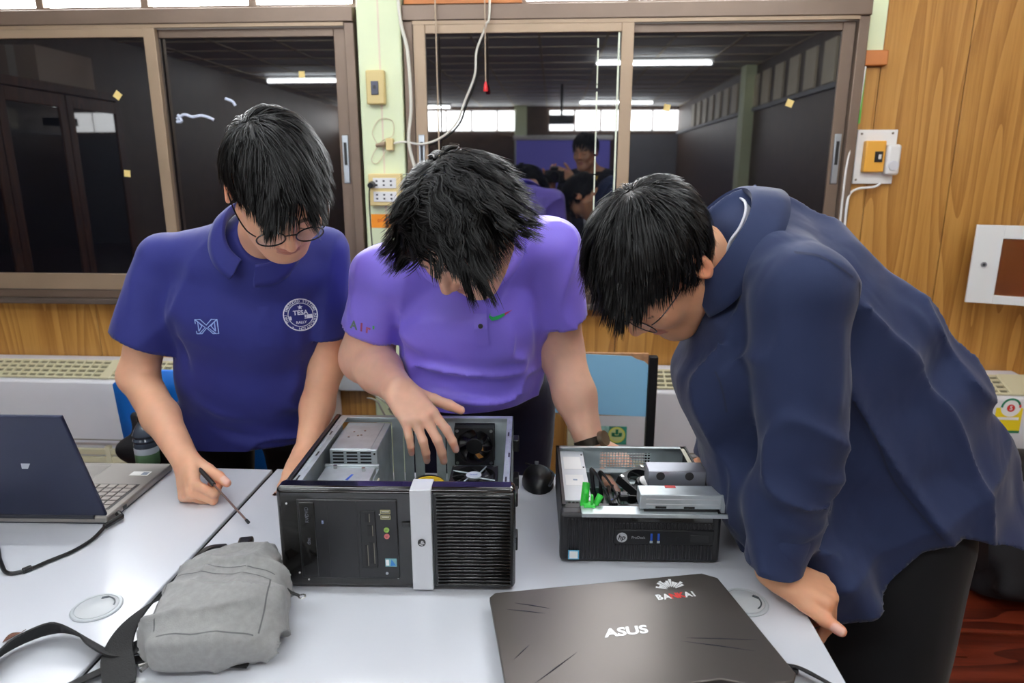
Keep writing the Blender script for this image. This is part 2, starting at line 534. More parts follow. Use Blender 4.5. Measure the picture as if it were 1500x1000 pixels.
# ------------------------------------------------------------------ things at the far end of the room, seen in the window glass
mscreen = mat('projected_screen', (112, 108, 205), 0.6, emit=0.55)
t = thing('projection_screen', 'violet-lit projection screen on the far wall, mirrored in the window', 'screen', (0.15, YR + 0.26, 0))
bx('cloth', (-0.85, -0.01, 0.75), (0.85, 0.0, 1.94), mscreen, t)
bx('case', (-0.9, -0.04, 1.94), (0.9, 0.04, 2.02), M_white, t, bevel=0.01)
bx('bottom_bar', (-0.87, -0.02, 0.72), (0.87, 0.012, 0.75), M_black, t)
for s in (-0.7, 0.7):
    MB().box((s - 0.02, -0.03, 0), (s + 0.02, -0.012, 0.73)).build('stand_leg', M_black, t)
t = thing('projector', 'black projector hanging on a ceiling pole, mirrored in the window', 'projector', (0.09, -4.9, 2.03))
bx('body', (-0.17, -0.14, 0.0), (0.17, 0.14, 0.11), M_black, t, bevel=0.012)
MB().cyl((0, 0, 0.11), (0, 0, 0.52), 0.016).build('pole', M_black, t)
MB().cyl((0.09, -0.14, 0.055), (0.09, -0.16, 0.055), 0.032).build('lens', M_glass, t)
t = thing('glazed_cabinet', 'tall brown wooden cabinet with glass doors, mirrored in the window', 'cabinet', (-3.97, -0.55, 0))
W_ = 2.6
c = MB()
c.box((0, 0, 0), (0.02, W_, 2.0)).box((0, 0, 0), (0.44, 0.025, 2.0)).box((0, W_ - 0.025, 0), (0.44, W_, 2.0))
c.box((0, 0, 1.94), (0.45, W_, 2.0)).box((0, 0, 0), (0.44, W_, 0.1))
for k in range(1, 4): c.box((0.02, 0.025, 0.1 + 0.46 * k), (0.42, W_ - 0.025, 0.12 + 0.46 * k))
c.build('carcass', M_cabw, t)
Mx0 = Matrix(((0, 0, 1, 0.44), (1, 0, 0, 0), (0, 1, 0, 0), (0, 0, 0, 1)))
for k in range(4):
    d = MB(); d.frame((0.01 + 0.645 * k, 0.12), (0.645 * (k + 1), 1.93), (0.07, 0.07, 0.09, 0.09), 0.0, 0.022, Mx0)
    dd = d.build('door', M_cabw, t, bevel=0.003)
    bx('pane', (0.447, 0.075 + 0.645 * k, 0.2), (0.451, 0.58 + 0.645 * k, 1.85), M_glass, dd)
t = thing('carton', 'pale cardboard carton on top of the glass-door cabinet', 'box', (-3.75, -0.05, 2.0))
bx('box_body', (-0.18, -0.3, 0), (0.18, 0.3, 0.24), mat('carton', (176, 160, 146), 0.8), t)
bx('packing_tape', (-0.03, -0.3005, 0.0), (0.03, 0.3005, 0.2405), mat('packing_tape', (200, 196, 190), 0.3), t)

# ------------------------------------------------------------------ wall fittings
M_ivory = mat('ivory_plastic', (224, 202, 140), 0.4)
M_ivory2 = mat('ivory_frame', (214, 192, 128), 0.4)
yp = WY - 0.055
t = thing('pull_switch_box', 'ivory wall switch with a dark rocker on the green pillar', 'switch', (-0.629, yp, 1.683))
MB().box((-0.033, -0.028, -0.057), (0.033, 0, 0.057)).build('box_body', M_ivory2, t, bevel=0.005)
bx('rocker', (-0.014, -0.033, -0.025), (0.012, -0.026, 0.02), mat('slate_plastic', (70, 74, 92), 0.4), t, bevel=0.002)
bx('indicator', (-0.006, -0.035, -0.006), (0.004, -0.032, 0.006), M_black, t)
t = thing('power_outlet', 'ivory double power outlet on the pillar, black plug in it', 'outlet', (-0.608, yp, 1.333))
MB().box((-0.06, -0.035, -0.057), (0.06, 0, 0.057)).build('box_body', M_ivory, t, bevel=0.004)
for zz in (-0.024, 0.024):
    pl = bx('socket_plate', (-0.042, -0.0385, zz - 0.018), (0.042, -0.034, zz + 0.018), M_white, t, bevel=0.001)
    for k in range(3):
        for q in (-0.007, 0.007):
            bx('slot', (-0.028 + 0.026 * k - 0.004, -0.0392, zz + q - 0.003), (-0.028 + 0.026 * k + 0.003, -0.038, zz + q + 0.003), M_black, pl)
t = thing('power_plug', 'black plug with its lead hanging from the pillar outlet', 'plug', (-0.652, yp - 0.038, 1.352))
MB().cyl((0, 0.0, 0), (0, -0.034, -0.003), 0.013, 0.010).build('plug_head', M_black, t, bevel=0.002)
MB().tube(spline([(0, -0.03, -0.004), (-0.004, -0.036, -0.04), (-0.010, -0.012, -0.16), (-0.012, 0.02, -0.35), (-0.01, 0.02, -0.60), (0, 0.02, -0.8)]), 0.0028, 6).build('lead', M_black, t)
tag(bx('caution_label', (-0.672, yp - 0.0015, 1.195), (-0.565, yp + 0.001, 1.245), mat('orange_print', (250, 152, 26), 0.5)),
    'orange caution label stuck to the pillar below the outlet', 'label')
lb = bpy.data.objects['caution_label']
lettering('print', 'DANGER', 0.015, xf((-0.618, yp - 0.0016, 1.221), (1, 0, 0), (0, 0, 1)), mat('red_print', (214, 70, 20), 0.6), lb)
t = thing('cable_adapter', 'small ivory cable adapter with loose thin wire on pillar', 'adapter', (-0.588, yp, 1.492))
MB().box((-0.012, -0.03, -0.022), (0.014, 0, 0.02)).build('box_body', M_ivory, t, bevel=0.003)
MB().cyl((-0.014, -0.018, 0.0), (-0.05, -0.014, -0.004), 0.010, 0.006).build('jack', M_tan, t)
MB().tube(spline([(-0.045, -0.014, 0), (-0.062, -0.012, 0.04), (-0.035, -0.008, 0.085), (0.01, -0.008, 0.08), (0.012, -0.014, 0.03),
                  (-0.03, -0.012, 0.01), (-0.07, -0.01, -0.05), (-0.05, -0.01, -0.066), (-0.012, -0.014, -0.02)]), 0.0016, 6).build('loose_wire', mat('beige_wire', (206, 196, 160), 0.5), t)
M_cable = mat('white_cable', (222, 220, 206), 0.45)
yc = WY - 0.075
tag(MB().tube(spline([(-0.545, yc, 2.50), (-0.538, yc, 1.962), (-0.512, yc, 1.80), (-0.506, yc, 1.62), (-0.518, yc, 1.50), (-0.492, yc, 1.37), (-0.478, yc, 1.2), (-0.49, yc, 1.0), (-0.52, yc, 0.5), (-0.50, yc, 0.1)]), 0.0058, 8)
    .build('wall_cable', M_cable), 'thick white cable running down between pillar and wide window', 'cable')
tag(MB().tube(spline([(-0.222, yc, 2.52), (-0.226, yc, 1.96), (-0.240, yc, 1.88), (-0.272, yc, 1.80), (-0.280, yc, 1.72), (-0.318, yc, 1.63),
                      (-0.345, yc, 1.565), (-0.40, yc, 1.515), (-0.47, yc, 1.492), (-0.535, yc, 1.50), (-0.575, yc + 0.005, 1.495)]), 0.0038, 8)
    .build('slack_cable', M_cable), 'slack white cable drooping across the wide window to the pillar', 'cable')
M_cord = mat('tan_cord', (184, 164, 140), 0.7)
tag(MB().cyl((-0.413, yc, 2.52), (-0.410, yc, 1.42), 0.0026, n=6).build('window_string', M_cord), 'plain tan pull cord hanging in front of the window', 'cord')
t = thing('lamp_pull_cord', 'tan pull cord ending in a red plastic tip', 'cord', (-0.241, yc - 0.012, 1.676))
MB().cyl((0, 0, 0.02), (-0.002, 0, 0.85), 0.0022, n=6).build('string', M_cord, t)
MB().lathe([(0.0075, -0.010), (0.0085, -0.002), (0.006, 0.012), (0.003, 0.022)], n=12).build('red_tip', mat('red_plastic', (226, 40, 48), 0.35), t)

# switch board on the right
t = thing('switch_board', 'white board with orange switch and dimmer on the teak wall', 'switch', (1.125, WY - 0.004, 1.447))
MB().box((-0.068, -0.016, -0.092), (0.068, 0, 0.092)).build('back_plate', M_white, t, bevel=0.002)
sw = MB().box((-0.046, -0.045, -0.052), (0.022, -0.016, 0.054)).build('switch_cover', mat('orange_plastic', (232, 170, 66), 0.4), t, bevel=0.004)
bx('rocker', (-0.014, -0.049, -0.018), (0.012, -0.044, 0.018), M_black, sw, bevel=0.001)
bx('lever', (-0.003, -0.052, -0.008), (0.006, -0.048, 0.008), M_white, sw, bevel=0.001)
dm = MB().box((0.026, -0.05, -0.062), (0.074, -0.016, 0.042)).build('dimmer', M_white, t, bevel=0.010, seg=3)
MB().cyl((0.05, -0.049, -0.03), (0.05, -0.055, -0.03), 0.017, 0.016).build('dial', mat('pale_grey_plastic', (214, 216, 222), 0.4), dm)
for xx, zz in ((-0.055, 0.078), (0.05, 0.08), (-0.058, -0.078)):
    MB().cyl((xx, -0.016, zz), (xx, -0.018, zz), 0.004, n=10).build('screw', M_screw, t)
tag(MB().tube(spline([(1.150, WY - 0.03, 1.357), (1.13, WY - 0.03, 1.345), (1.075, WY - 0.03, 1.338), (1.045, WY - 0.04, 1.32), (1.035, WY - 0.05, 1.28), (1.035, WY - 0.05, 1.20), (1.03, WY - 0.05, 1.0)]), 0.0042, 8)
    .build('switch_lead', M_white), 'white lead looping from the switch board behind the window frame', 'cable')
b = MB().tube(spline([(1.052, WY - 0.03, 1.745), (1.046, WY - 0.03, 1.60), (1.036, WY - 0.03, 1.54), (1.045, WY - 0.03, 1.52)]), 0.0038, 8)
b.tube(spline([(1.045, WY - 0.03, 1.515), (1.03, WY - 0.04, 1.48), (1.02, WY - 0.045, 1.40), (1.02, WY - 0.045, 1.2)]), 0.0038, 8)
tag(b.build('trim_cable', M_white), 'thin white cable stapled beside the wide window frame', 'cable')
tag(bx('green_strip', (1.058, WY - 0.006, 1.56), (1.066, WY - 0.002, 1.745), mat('leaf_green', (96, 186, 74), 0.5)), 'narrow green strip beside the stapled white cable', 'strip')

# open door of the fuse box on the right
pA = Vector((1.455, 2.50, 0.0)); ang = math.radians(-22)
t = thing('fuse_box', 'white steel fuse box door with a square window, standing open', 'fuse box', (1.458, 2.50, 0.95), 0)
Mx = Matrix.Rotation(ang, 4, 'Z') @ Matrix(((1, 0, 0, 0), (0, 0, -1, 0), (0, 1, 0, 0), (0, 0, 0, 1)))
d = MB(); d.frame((0, 0), (0.34, 0.27), (0.082, 0.06, 0.030, 0.045), 0.0, 0.014, Mx)
M_enam = mat('white_enamel', (226, 228, 226), 0.35)
dd = d.build('door', M_enam, t, bevel=0.002)
mac = mat('brown_acrylic', (120, 66, 34), 0.08, trans=0.0, alpha=0.82)
d = MB(); d.box((0.08, 0.028, 0.004), (0.285, 0.228, 0.007), Mx); d.build('viewing_pane', mac, dd)
d = MB(); d.cyl(Mx @ Vector((0.038, 0.135, 0.012)), Mx @ Vector((0.038, 0.135, 0.019)), 0.0095); d.build('lock', M_screw, dd)
d = MB(); d.cyl(Mx @ Vector((0.038, 0.135, 0.0185)), Mx @ Vector((0.038, 0.135, 0.020)), 0.005); d.build('keyhole', M_black, dd)
d = MB(); d.box((0.20, 0.10, 0.02), (0.62, 0.0, 0.30))
bx('box_body', (0.33, -0.128, 0.0), (0.62, 0.094, 0.28), M_enam, t, bevel=0.003)
# ------------------------------------------------------------------ air conditioners along the wall
M_acw = mat('ac_white', (226, 227, 232), 0.4, var=0.02)
M_acg = mat('ac_cream', (216, 210, 176), 0.45)
M_acd = mat('ac_gap', (112, 108, 86), 0.7)
def aircon(x0, x1, label, louver_div):
    L = x1 - x0
    t = thing('air_conditioner', label, 'air conditioner', (x0, 0, 0))
    yf, yb = 2.400, 2.585
    Mx = Matrix(((0, 0, 1, 0), (1, 0, 0, 0), (0, 1, 0, 0), (0, 0, 0, 1)))
    prof = [(yf + 0.02, 0.06), (yb, 0.06), (yb, 0.675), (2.520, 0.672), (yf + 0.012, 0.628), (yf, 0.620), (yf, 0.375), (yf + 0.02, 0.36)]
    MB().prism(prof, 0.0, L, Mx).build('casing', M_acw, t, bevel=0.004)
    # sloping outlet grille with its bars, set between cream end caps
    d = Vector((0, 2.520 - 2.412, 0.672 - 0.628)).normalized(); nrm = Vector((0, -d.z, d.y))
    o0 = Vector((0, 2.412, 0.629))
    def P(x, s, h): return Vector((x, 0, 0)) + o0 + d * s + nrm * h
    def slab(x_0, x_1, s0, s1, h0, h1):
        vs = [P(x, s, h) for x, s, h in ((x_0, s0, h0), (x_1, s0, h0), (x_1, s1, h0), (x_0, s1, h0), (x_0, s0, h1), (x_1, s0, h1), (x_1, s1, h1), (x_0, s1, h1))]
        return MB().add(vs, [(0, 3, 2, 1), (4, 5, 6, 7), (0, 1, 5, 4), (1, 2, 6, 5), (2, 3, 7, 6), (3, 0, 4, 7)])
    slab(0.10, L - 0.10, 0.004, 0.108, 0.0, 0.003).build('grille_well', M_acd, t)
    for s0 in (0.002, 0.026, 0.052, 0.078, 0.102):
        slab(0.10, L - 0.10, s0, s0 + 0.009, 0.002, 0.008).build('grille_bar', M_acg, t)
    n = int((L - 0.2) / 0.036)
    fin0 = slab(0, 0.006, 0.002, 0.11, 0.002, 0.0095).build('grille_fin', M_acg, t)
    fin0.location = (0.10, 0, 0)
    for k in range(1, n + 1):
        dup(fin0, t, (0.10 + (L - 0.206) * k / n, 0, 0))
    for a, c in ((0.0, 0.10), (L - 0.10, L), (L * 0.5 - 0.02, L * 0.5 + 0.02)):
        slab(a, c, 0.0, 0.112, 0.001, 0.011).build('end_cap', M_acg, t, bevel=0.002)
    # intake slats at the foot
    for k in range(8):
        z = 0.085 + 0.034 * k
        bx('intake_slat', (0.02, yf + 0.008, z), (L - 0.02, yf + 0.022, z + 0.024), M_acg, t, bevel=0.002)
    for a in louver_div:
        bx('intake_rib', (a, yf + 0.004, 0.08), (a + 0.02, yf + 0.02, 0.36), mat('ac_cream_light', (226, 221, 190), 0.45), t)
    bx('seam', (0.0, yf - 0.0008, 0.388), (L, yf + 0.004, 0.392), M_acd, t)
    return t
ac1 = aircon(-2.55, -0.84, 'white floor air conditioner with cream grille behind the navy polo shirt', (0.4, 0.82, 1.24))
ac2 = aircon(0.095, 1.72, 'white floor air conditioner with an energy label by the backpack', (0.4, 0.82, 1.24))
bx('side_cheek', (-0.03, 2.42, 0.06), (0.0, 2.58, 0.6), M_acg, ac2, bevel=0.003)
# energy label
M_yel = mat('yellow_print', (244, 216, 36), 0.5); M_grn = mat('green_print', (24, 120, 84), 0.5); M_red = mat('red_label', (206, 44, 40), 0.5)
M_wp = mat('white_print', (240, 240, 238), 0.5)
Lx = 1.612 - 0.095; yf = 2.3992
lab = bx('energy_label', (Lx - 0.045, yf - 0.0008, 0.497), (Lx + 0.045, yf + 0.001, 0.590), M_yel, ac2)
bx('label_band', (Lx - 0.045, yf - 0.0014, 0.497), (Lx + 0.045, yf, 0.506), M_grn, lab)
bx('label_line', (Lx - 0.038, yf - 0.0014, 0.546), (Lx + 0.036, yf, 0.556), M_wp, lab)
MB().cyl((Lx + 0.003, yf, 0.592), (Lx + 0.003, yf - 0.0012, 0.592), 0.034, n=28).build('dial_disc', M_wp, lab)
b = MB()
A = arc((Lx + 0.003, yf - 0.0016, 0.592), 0.031, 0.35, PI, 14, (1, 0, 0), (0, 0, 1))
b.tube(A, 0, flat=(0.007, 0.0008, (0, -1, 0))); b.build('dial_arc', M_grn, lab)
b = MB(); b.tube(arc((Lx + 0.003, yf - 0.0016, 0.592), 0.031, 0.0, 0.35, 4, (1, 0, 0), (0, 0, 1)), 0, flat=(0.007, 0.0008, (0, -1, 0))); b.build('dial_end', M_red, lab)
MB().cyl((Lx + 0.003, yf, 0.590), (Lx + 0.003, yf - 0.0024, 0.590), 0.0135, n=20).build('rating_disc', M_red, lab)
lettering('rating_figure', '5', 0.022, xf((Lx + 0.003, yf - 0.0025, 0.590), (1, 0, 0), (0, 0, 1)), M_wp, lab, bold=0.0006)
b = MB()
for a, c in ((0, 0.012), (0, -0.012), (0.012, 0), (-0.012, 0), (0, 0)):
    b.cbox((0, 0, 0), (0.011, 0.001, 0.011), Matrix.Translation((Lx - 0.005 + a, yf - 0.0005, 0.467 + c)) @ Matrix.Rotation(PI / 4, 4, 'Y'))
b.build('recycle_mark', M_grn, ac2)
# nature sticker on the second unit
Sx = 0.224 - 0.095
st = bx('scenic_sticker', (Sx - 0.055, yf - 0.0008, 0.420), (Sx + 0.055, yf + 0.001, 0.490), mat('teal_print', (52, 142, 122), 0.5, var=0.35, vscale=30), ac2)
MB().cyl((Sx + 0.019, yf, 0.457), (Sx + 0.019, yf - 0.0014, 0.457), 0.031, n=28).build('yellow_disc', mat('lime_print', (222, 222, 96), 0.5), st)
MB().cyl((Sx + 0.019, yf, 0.457), (Sx + 0.019, yf - 0.0020, 0.457), 0.026, n=28).build('pale_disc', mat('pale_lime', (206, 216, 150), 0.5), st)
b = MB()
for a, c, w, h in ((0, 0.012, 0.01, 0.02), (-0.013, 0.002, 0.012, 0.014), (0.013, 0.002, 0.012, 0.014), (0, -0.004, 0.03, 0.006)):
    b.cbox((Sx + 0.019 + a, yf - 0.002, 0.457 + c), (w, 0.001, h))
b.build('tree_mark', M_grn, st)
bx('sky_patch', (Sx - 0.055, yf - 0.0012, 0.464), (Sx - 0.01, yf, 0.490), mat('sky_print', (150, 196, 190), 0.5, var=0.3, vscale=40), st)

tag(bx('cable_trunking', (-0.835, WY - 0.06, 0.56), (-0.70, WY - 0.004, 0.80), mat('trunking_grey', (176, 178, 178), 0.5), bevel=0.004),
    'grey cable trunking box on the teak wall beside the pillar', 'trunking')
b = MB()
for k in range(5):
    r = random.Random(k)
    b.tube(spline([(-0.70 + r.uniform(-.03, .03), WY - 0.08, 0.66 - 0.03 * k), (-0.66 + r.uniform(-.02, .05), WY - 0.10, 0.54 + r.uniform(-.03, .03)), (-0.60 + r.uniform(-.03, .03), WY - 0.09, 0.48 + r.uniform(-.03, .03)),
                   (-0.5, WY - 0.09, 0.46 + 0.02 * k)]), 0.0035, 6)
tag(b.build('wire_bundle', mat('grey_wire', (150, 146, 132), 0.5)), 'tangle of grey wires hanging below the trunking box', 'cable')

# ================================================================== tables
TZ = 0.75
M_table = mat('table_laminate', (214, 217, 224), 0.22, var=0.012, vscale=2.0, coat=0.0)
M_edge = mat('table_edge', (40, 42, 46), 0.5)
M_leg = mat('table_leg_grey', (150, 152, 156), 0.4, 0.5)
def table(x0, x1, y0, y1, label):
    t = thing('table', label, 'table', (0, 0, 0))
    MB().box((x0, y0, TZ - 0.008), (x1, y1, TZ)).build('tabletop', M_table, t, bevel=0.002)
    w = MB().box((x0 + 0.0002, y0 + 0.0002, TZ - 0.028), (x1 - 0.0002, y1 - 0.0002, TZ - 0.006)); w.build('edge_band', M_edge, t)
    MB().box((x0 + 0.06, y0 + 0.06, TZ - 0.08), (x1 - 0.06, y1 - 0.06, TZ - 0.027)).build('frame', M_leg, t, bevel=0.003)
    for a in (x0 + 0.08, x1 - 0.13):
        for c in (y0 + 0.08, y1 - 0.13):
            MB().box((a, c, 0.0), (a + 0.05, c + 0.05, TZ - 0.027)).build('leg', M_leg, t, bevel=0.004)
    return t
table(-0.6130, 0.391, 0.42, 1.402, 'white table the two opened computers stand on')
table(-1.82, -0.6215, 0.42, 1.398, 'white table under the open dark blue laptop')

def grommet(x, y, a, label):
    t = thing('cable_grommet', label, 'grommet', (x, y, TZ), a)
    mg = mat('grommet_grey', (186, 192, 196), 0.35)
    MB().lathe([(0.0355, 0.0), (0.036, 0.0015), (0.0345, 0.0028), (0.031, 0.0028), (0.0305, 0.0016)], n=40).build('rim', mg, t)
    MB().lathe([(0.0298, 0.0004), (0.0298, 0.0026), (0.029, 0.0031)], n=40).build('lid', mat('grommet_lid', (198, 202, 205), 0.4), t)
    b = MB(); A = arc((0, 0, 0.0034), 0.0245, -0.2, 1.2, 9); b.tube(A, 0, flat=(0.0022, 0.0008, (0, 0, 1)))
    b.cbox((0.008, 0.021, 0.0034), (0.010, 0.005, 0.0008)); b.build('cable_slot', mat('slot_grey', (70, 78, 84), 0.5), t)
grommet(-0.690, 0.888, 0.4, 'round grey cable cover in the table beside the sling bag')
grommet(0.304, 0.961, -0.7, 'round grey cable cover in the table beside the closed laptop')
t = thing('dry_leaf', 'tiny curled brown leaf lying on the table near the strap', 'leaf', (-0.765, 0.812, TZ), 1.0)
b = MB(); n = 9
vs = []; fs = []
for i in range(n):
    u = i / (n - 1); w = 0.0048 * math.sin(PI * u) + 0.0003
    for s in (-1, 0, 1):
        vs.append((-0.012 + 0.024 * u, s * w, 0.0008 + abs(s) * 0.004 * math.sin(PI * u) + 0.002 * u))
for i in range(n - 1):
    for j in range(2):
        fs.append((i * 3 + j, i * 3 + j + 1, i * 3 + j + 4, i * 3 + j + 3))
lf = MB().add(vs, fs).build('blade', mat('dry_brown', (98, 56, 34), 0.6, var=0.3, vscale=200), t)
q = lf.modifiers.new('thick', 'SOLIDIFY'); q.thickness = 0.0006
MB().tube([(0.011, 0, 0.003), (0.018, 0.001, 0.004)], 0.0006, 5).build('stalk', mat('dry_stalk', (80, 44, 26), 0.7), t)

# ------------------------------------------------------------------ open laptop seen from behind
M_navy = mat('navy_lid', (30, 36, 62), 0.38, 0.3, var=0.03)
M_deck = mat('taupe_deck', (142, 138, 134), 0.42, 0.5)
M_key = mat('key_taupe', (164, 156, 150), 0.45)
M_under = mat('laptop_underside', (46, 48, 58), 0.45, 0.3)
t = thing('open_laptop', 'open dark blue laptop seen from behind on the table', 'laptop', (-0.832, 1.135, TZ), math.radians(2.0))
# local: hinge edge along x (to the left), deck runs to +y
base = MB().box((-0.36, 0.0, 0.003), (0.0, 0.245, 0.017)).build('base', M_deck, t, bevel=0.003)
MB().box((-0.359, 0.001, 0.001), (-0.001, 0.244, 0.0105)).build('bottom_cover', M_under, t, bevel=0.002)
bx('keyboard_well', (-0.345, 0.028, 0.0165), (-0.014, 0.138, 0.0173), M_black, t)
k0 = None
for r_ in range(6):
    for c_ in range(17):
        w = 0.0162
        x0 = -0.0165 - (c_ + 1) * 0.0193; y0 = 0.030 + r_ * 0.0178
        if r_ == 0 and c_ > 15: continue
        if k0 is None:
            k0 = MB().box((0, 0, 0), (w, 0.0148 if True else 0, 0.0014)).build('key', M_key, t, bevel=0.0006, seg=1)
            k0.location = (x0, y0, 0.0172)
        else:
            dup(k0, t, (x0, y0, 0.0172))
bx('touchpad', (-0.25, 0.152, 0.0168), (-0.13, 0.232, 0.0175), mat('touchpad', (156, 152, 148), 0.3, 0.4), t, bevel=0.001)
stk = bx('sticker', (-0.062, 0.180, 0.0169), (-0.022, 0.200, 0.0174), M_wp, t)
bx('sticker_print', (-0.038, 0.183, 0.0173), (-0.025, 0.197, 0.0176), mat('grey_print', (130, 140, 156), 0.5), stk)
lidA = math.radians(18.5)
Mx = Matrix.Translation((0, 0.004, 0.0215)) @ Matrix.Rotation(lidA, 4, 'X')
lid = MB().box((-0.36, -0.0065, 0.0), (0.0, 0.0, 0.238), Mx).build('lid', M_navy, t, bevel=0.0025)
MB().box((-0.352, 0.0, 0.012), (-0.008, 0.0008, 0.231), Mx).build('screen', mat('lcd_dark', (20, 22, 26), 0.15), lid)
lg = MB()
lg.add([Mx @ Vector((q[0], -0.0068, q[1])) for q in ((-0.115, 0.118), (-0.104, 0.118), (-0.095, 0.131), (-0.112, 0.131))], [(0, 1, 2, 3)])
lg.build('logo_stroke', mat('logo_silver', (196, 200, 206), 0.3, 0.7), lid, smooth=0)
MB().cyl((-0.335, 0.004, 0.017), (-0.025, 0.004, 0.017), 0.007, n=14).build('hinge', M_under, t)
bx('side_port', (-0.001, 0.05, 0.006), (0.0006, 0.062, 0.012), M_black, t)
t = thing('laptop_charger', 'black charger cord plugged into the dark blue laptop', 'cord', (0, 0, 0))
hd = MB().tube([(-0.829, 1.162, 0.760), (-0.815, 1.150, 0.760)], 0.0055, 10); 
hd.tube([(-0.815, 1.152, 0.760), (-0.826, 1.115, 0.7575)], [0.006, 0.005], 10); hd.build('plug', M_black, t, bevel=0.001)
cp = spline([(-0.826, 1.118, 0.7575), (-0.823, 1.075, 0.7545), (-0.832, 1.035, 0.754), (-0.852, 1.002, 0.754), (-0.868, 0.975, 0.754), (-0.895, 0.965, 0.754), (-0.937, 1.001, 0.754), (-1.0, 1.06, 0.754), (-1.10, 1.08, 0.754)])
MB().tube(cp, 0.0033, 8).build('lead', M_black, t)
MB().tube([(-0.865, 0.981, 0.7545), (-0.872, 0.970, 0.7545)], 0.0052, 10).build('ferrite', M_black, t, bevel=0.001)

# ------------------------------------------------------------------ closed gaming laptop
M_gun = mat('gunmetal_lid', (96, 90, 86), 0.38, 0.6, var=0.03, vscale=3)
M_gun2 = mat('gunmetal_edge', (52, 52, 60), 0.35, 0.5)
t = thing('closed_laptop', 'closed black gaming laptop with white emblem on the lid', 'laptop', (-0.0905, 0.921, TZ), math.radians(12.5))
W_, D_ = 0.362, 0.245
body = [(0.004, -0.004), (W_ - 0.022, -0.004), (W_ - 0.004, -0.018), (W_ - 0.004, -D_ - 0.02), (0.004, -D_ - 0.02)]
MB().prism(body, 0.004, 0.018).build('base', M_under, t, bevel=0.003)
lidp = [(0.010, 0.0), (W_ - 0.020, 0.0), (W_, -0.016), (W_ + 0.004, -D_ + 0.012), (W_ - 0.006, -D_), (W_ - 0.055, -D_), (W_ - 0.095, -D_ + 0.018),
        (0.095, -D_ + 0.018), (0.055, -D_), (0.006, -D_), (-0.004, -D_ + 0.012), (0.0, -0.010)]
lid = MB().prism(lidp, 0.019, 0.0275).build('lid', M_gun, t, bevel=0.0016)
for k in range(4):
    MB().cyl((0.04 + 0.28 * (k % 2), -0.03 - 0.19 * (k // 2), 0.0), (0.04 + 0.28 * (k % 2), -0.03 - 0.19 * (k // 2), 0.005), 0.01).build('rubber_foot', M_black, t)
bx('hinge_bar', (0.10, -D_ - 0.012, 0.012), (W_ - 0.10, -D_ + 0.016, 0.024), M_black, t, bevel=0.004)
bx('rear_vent', (0.02, -D_ - 0.022, 0.006), (W_ - 0.02, -D_ - 0.012, 0.016), M_black, t)
# raised crease lines on the lid
zt = 0.0277
for P in ([(0.035, -0.030), (0.085, -0.052)], [(0.02, -0.043), (0.075, -0.062)], [(0.10, -0.15), (0.03, -0.20)], [(0.04, -0.125), (0.015, -0.15)],
          [(0.245, -0.15), (0.335, -0.185)], [(0.255, -0.145), (0.35, -0.165)]):
    a, c = P
    MB().tube([(a[0], a[1], zt - 0.0003), ((a[0] + c[0]) / 2, (a[1] + c[1]) / 2, zt + 0.0002), (c[0], c[1], zt - 0.0003)], [0.0002, 0.0009, 0.0002], 5).build('crease', M_gun2, lid)
M_silver = mat('logo_mirror', (150, 152, 154), 0.3, 0.8)
lettering('logo', 'ASUS', 0.0235, xf((0.178, -0.120, zt), (1, 0, 0), (0, 1, 0)), M_silver, lid, bold=0.0007, xs=1.15, shear=0.15)
M_stk = mat('sticker_white', (240, 242, 242), 0.4)
M_stkr = mat('sticker_red', (206, 42, 34), 0.4)
vs_x = 0.2785
for ch, xx, m_ in (('B', -0.0265, M_stk), ('A', -0.0150, M_stk), ('N', -0.0035, M_stkr), ('K', 0.0078, M_stkr), ('A', 0.0185, M_stk), ('I', 0.0275, M_stk)):
    lettering('letter', ch, 0.0175, xf((vs_x + xx, -0.052, zt), (1, 0.06, 0), (-0.06, 1, 0)), m_, lid, bold=0.0007, xs=0.95)
# plain white ray burst above the word
b = MB()
for k in range(11):
    a = math.radians(25 + 13 * k)
    r0, r1 = 0.007 + 0.002 * (k % 2), 0.024 + 0.004 * math.sin(k * 1.9)
    dx, dy = math.cos(a), math.sin(a); w0, w1 = 0.0006, 0.0024
    b.add([(vs_x + dx * r0 - dy * w0, -0.036 + dy * r0 + dx * w0, zt + 0.0003), (vs_x + dx * r0 + dy * w0, -0.036 + dy * r0 - dx * w0, zt + 0.0003),
           (vs_x + dx * r1 + dy * w1, -0.036 + dy * r1 - dx * w1, zt + 0.0003), (vs_x + dx * r1 - dy * w1, -0.036 + dy * r1 + dx * w1, zt + 0.0003)], [(0, 1, 2, 3)])
b.build('sticker_rays', M_stk, lid, smooth=0)

# ------------------------------------------------------------------ mouse
t = thing('computer_mouse', 'black computer mouse on the table between the two computers', 'mouse', (-0.026, 1.362, TZ), math.radians(96))
def ovoid(a, b_, h, z0, n=18, m=7):
    vs = []; fs = []
    for i in range(m + 1):
        th = PI / 2 * i / m
        for j in range(n):
            ph = 2 * PI * j / n
            vs.append((a * math.cos(th) ** 0.6 * math.cos(ph), b_ * math.cos(th) ** 0.6 * math.sin(ph), z0 + h * math.sin(th)))
    for i in range(m):
        for j in range(n):
            fs.append((i * n + j, i * n + (j + 1) % n, (i + 1) * n + (j + 1) % n, (i + 1) * n + j))
    fs.append(tuple(range(n - 1, -1, -1)))
    return MB().add(vs, fs)
ovoid(0.056, 0.034, 0.032, 0.001).build('shell', M_black, t)
MB().tube(spline([(-0.05, -0.020, 0.018), (0, -0.0335, 0.02), (0.05, -0.018, 0.016)]), 0.003, 6).build('side_trim', mat('mouse_grey', (96, 98, 104), 0.25, 0.5), t)
MB().cyl((0.03, -0.004, 0.030), (0.03, 0.004, 0.030), 0.008, n=14).build('scroll_wheel', M_under, t)
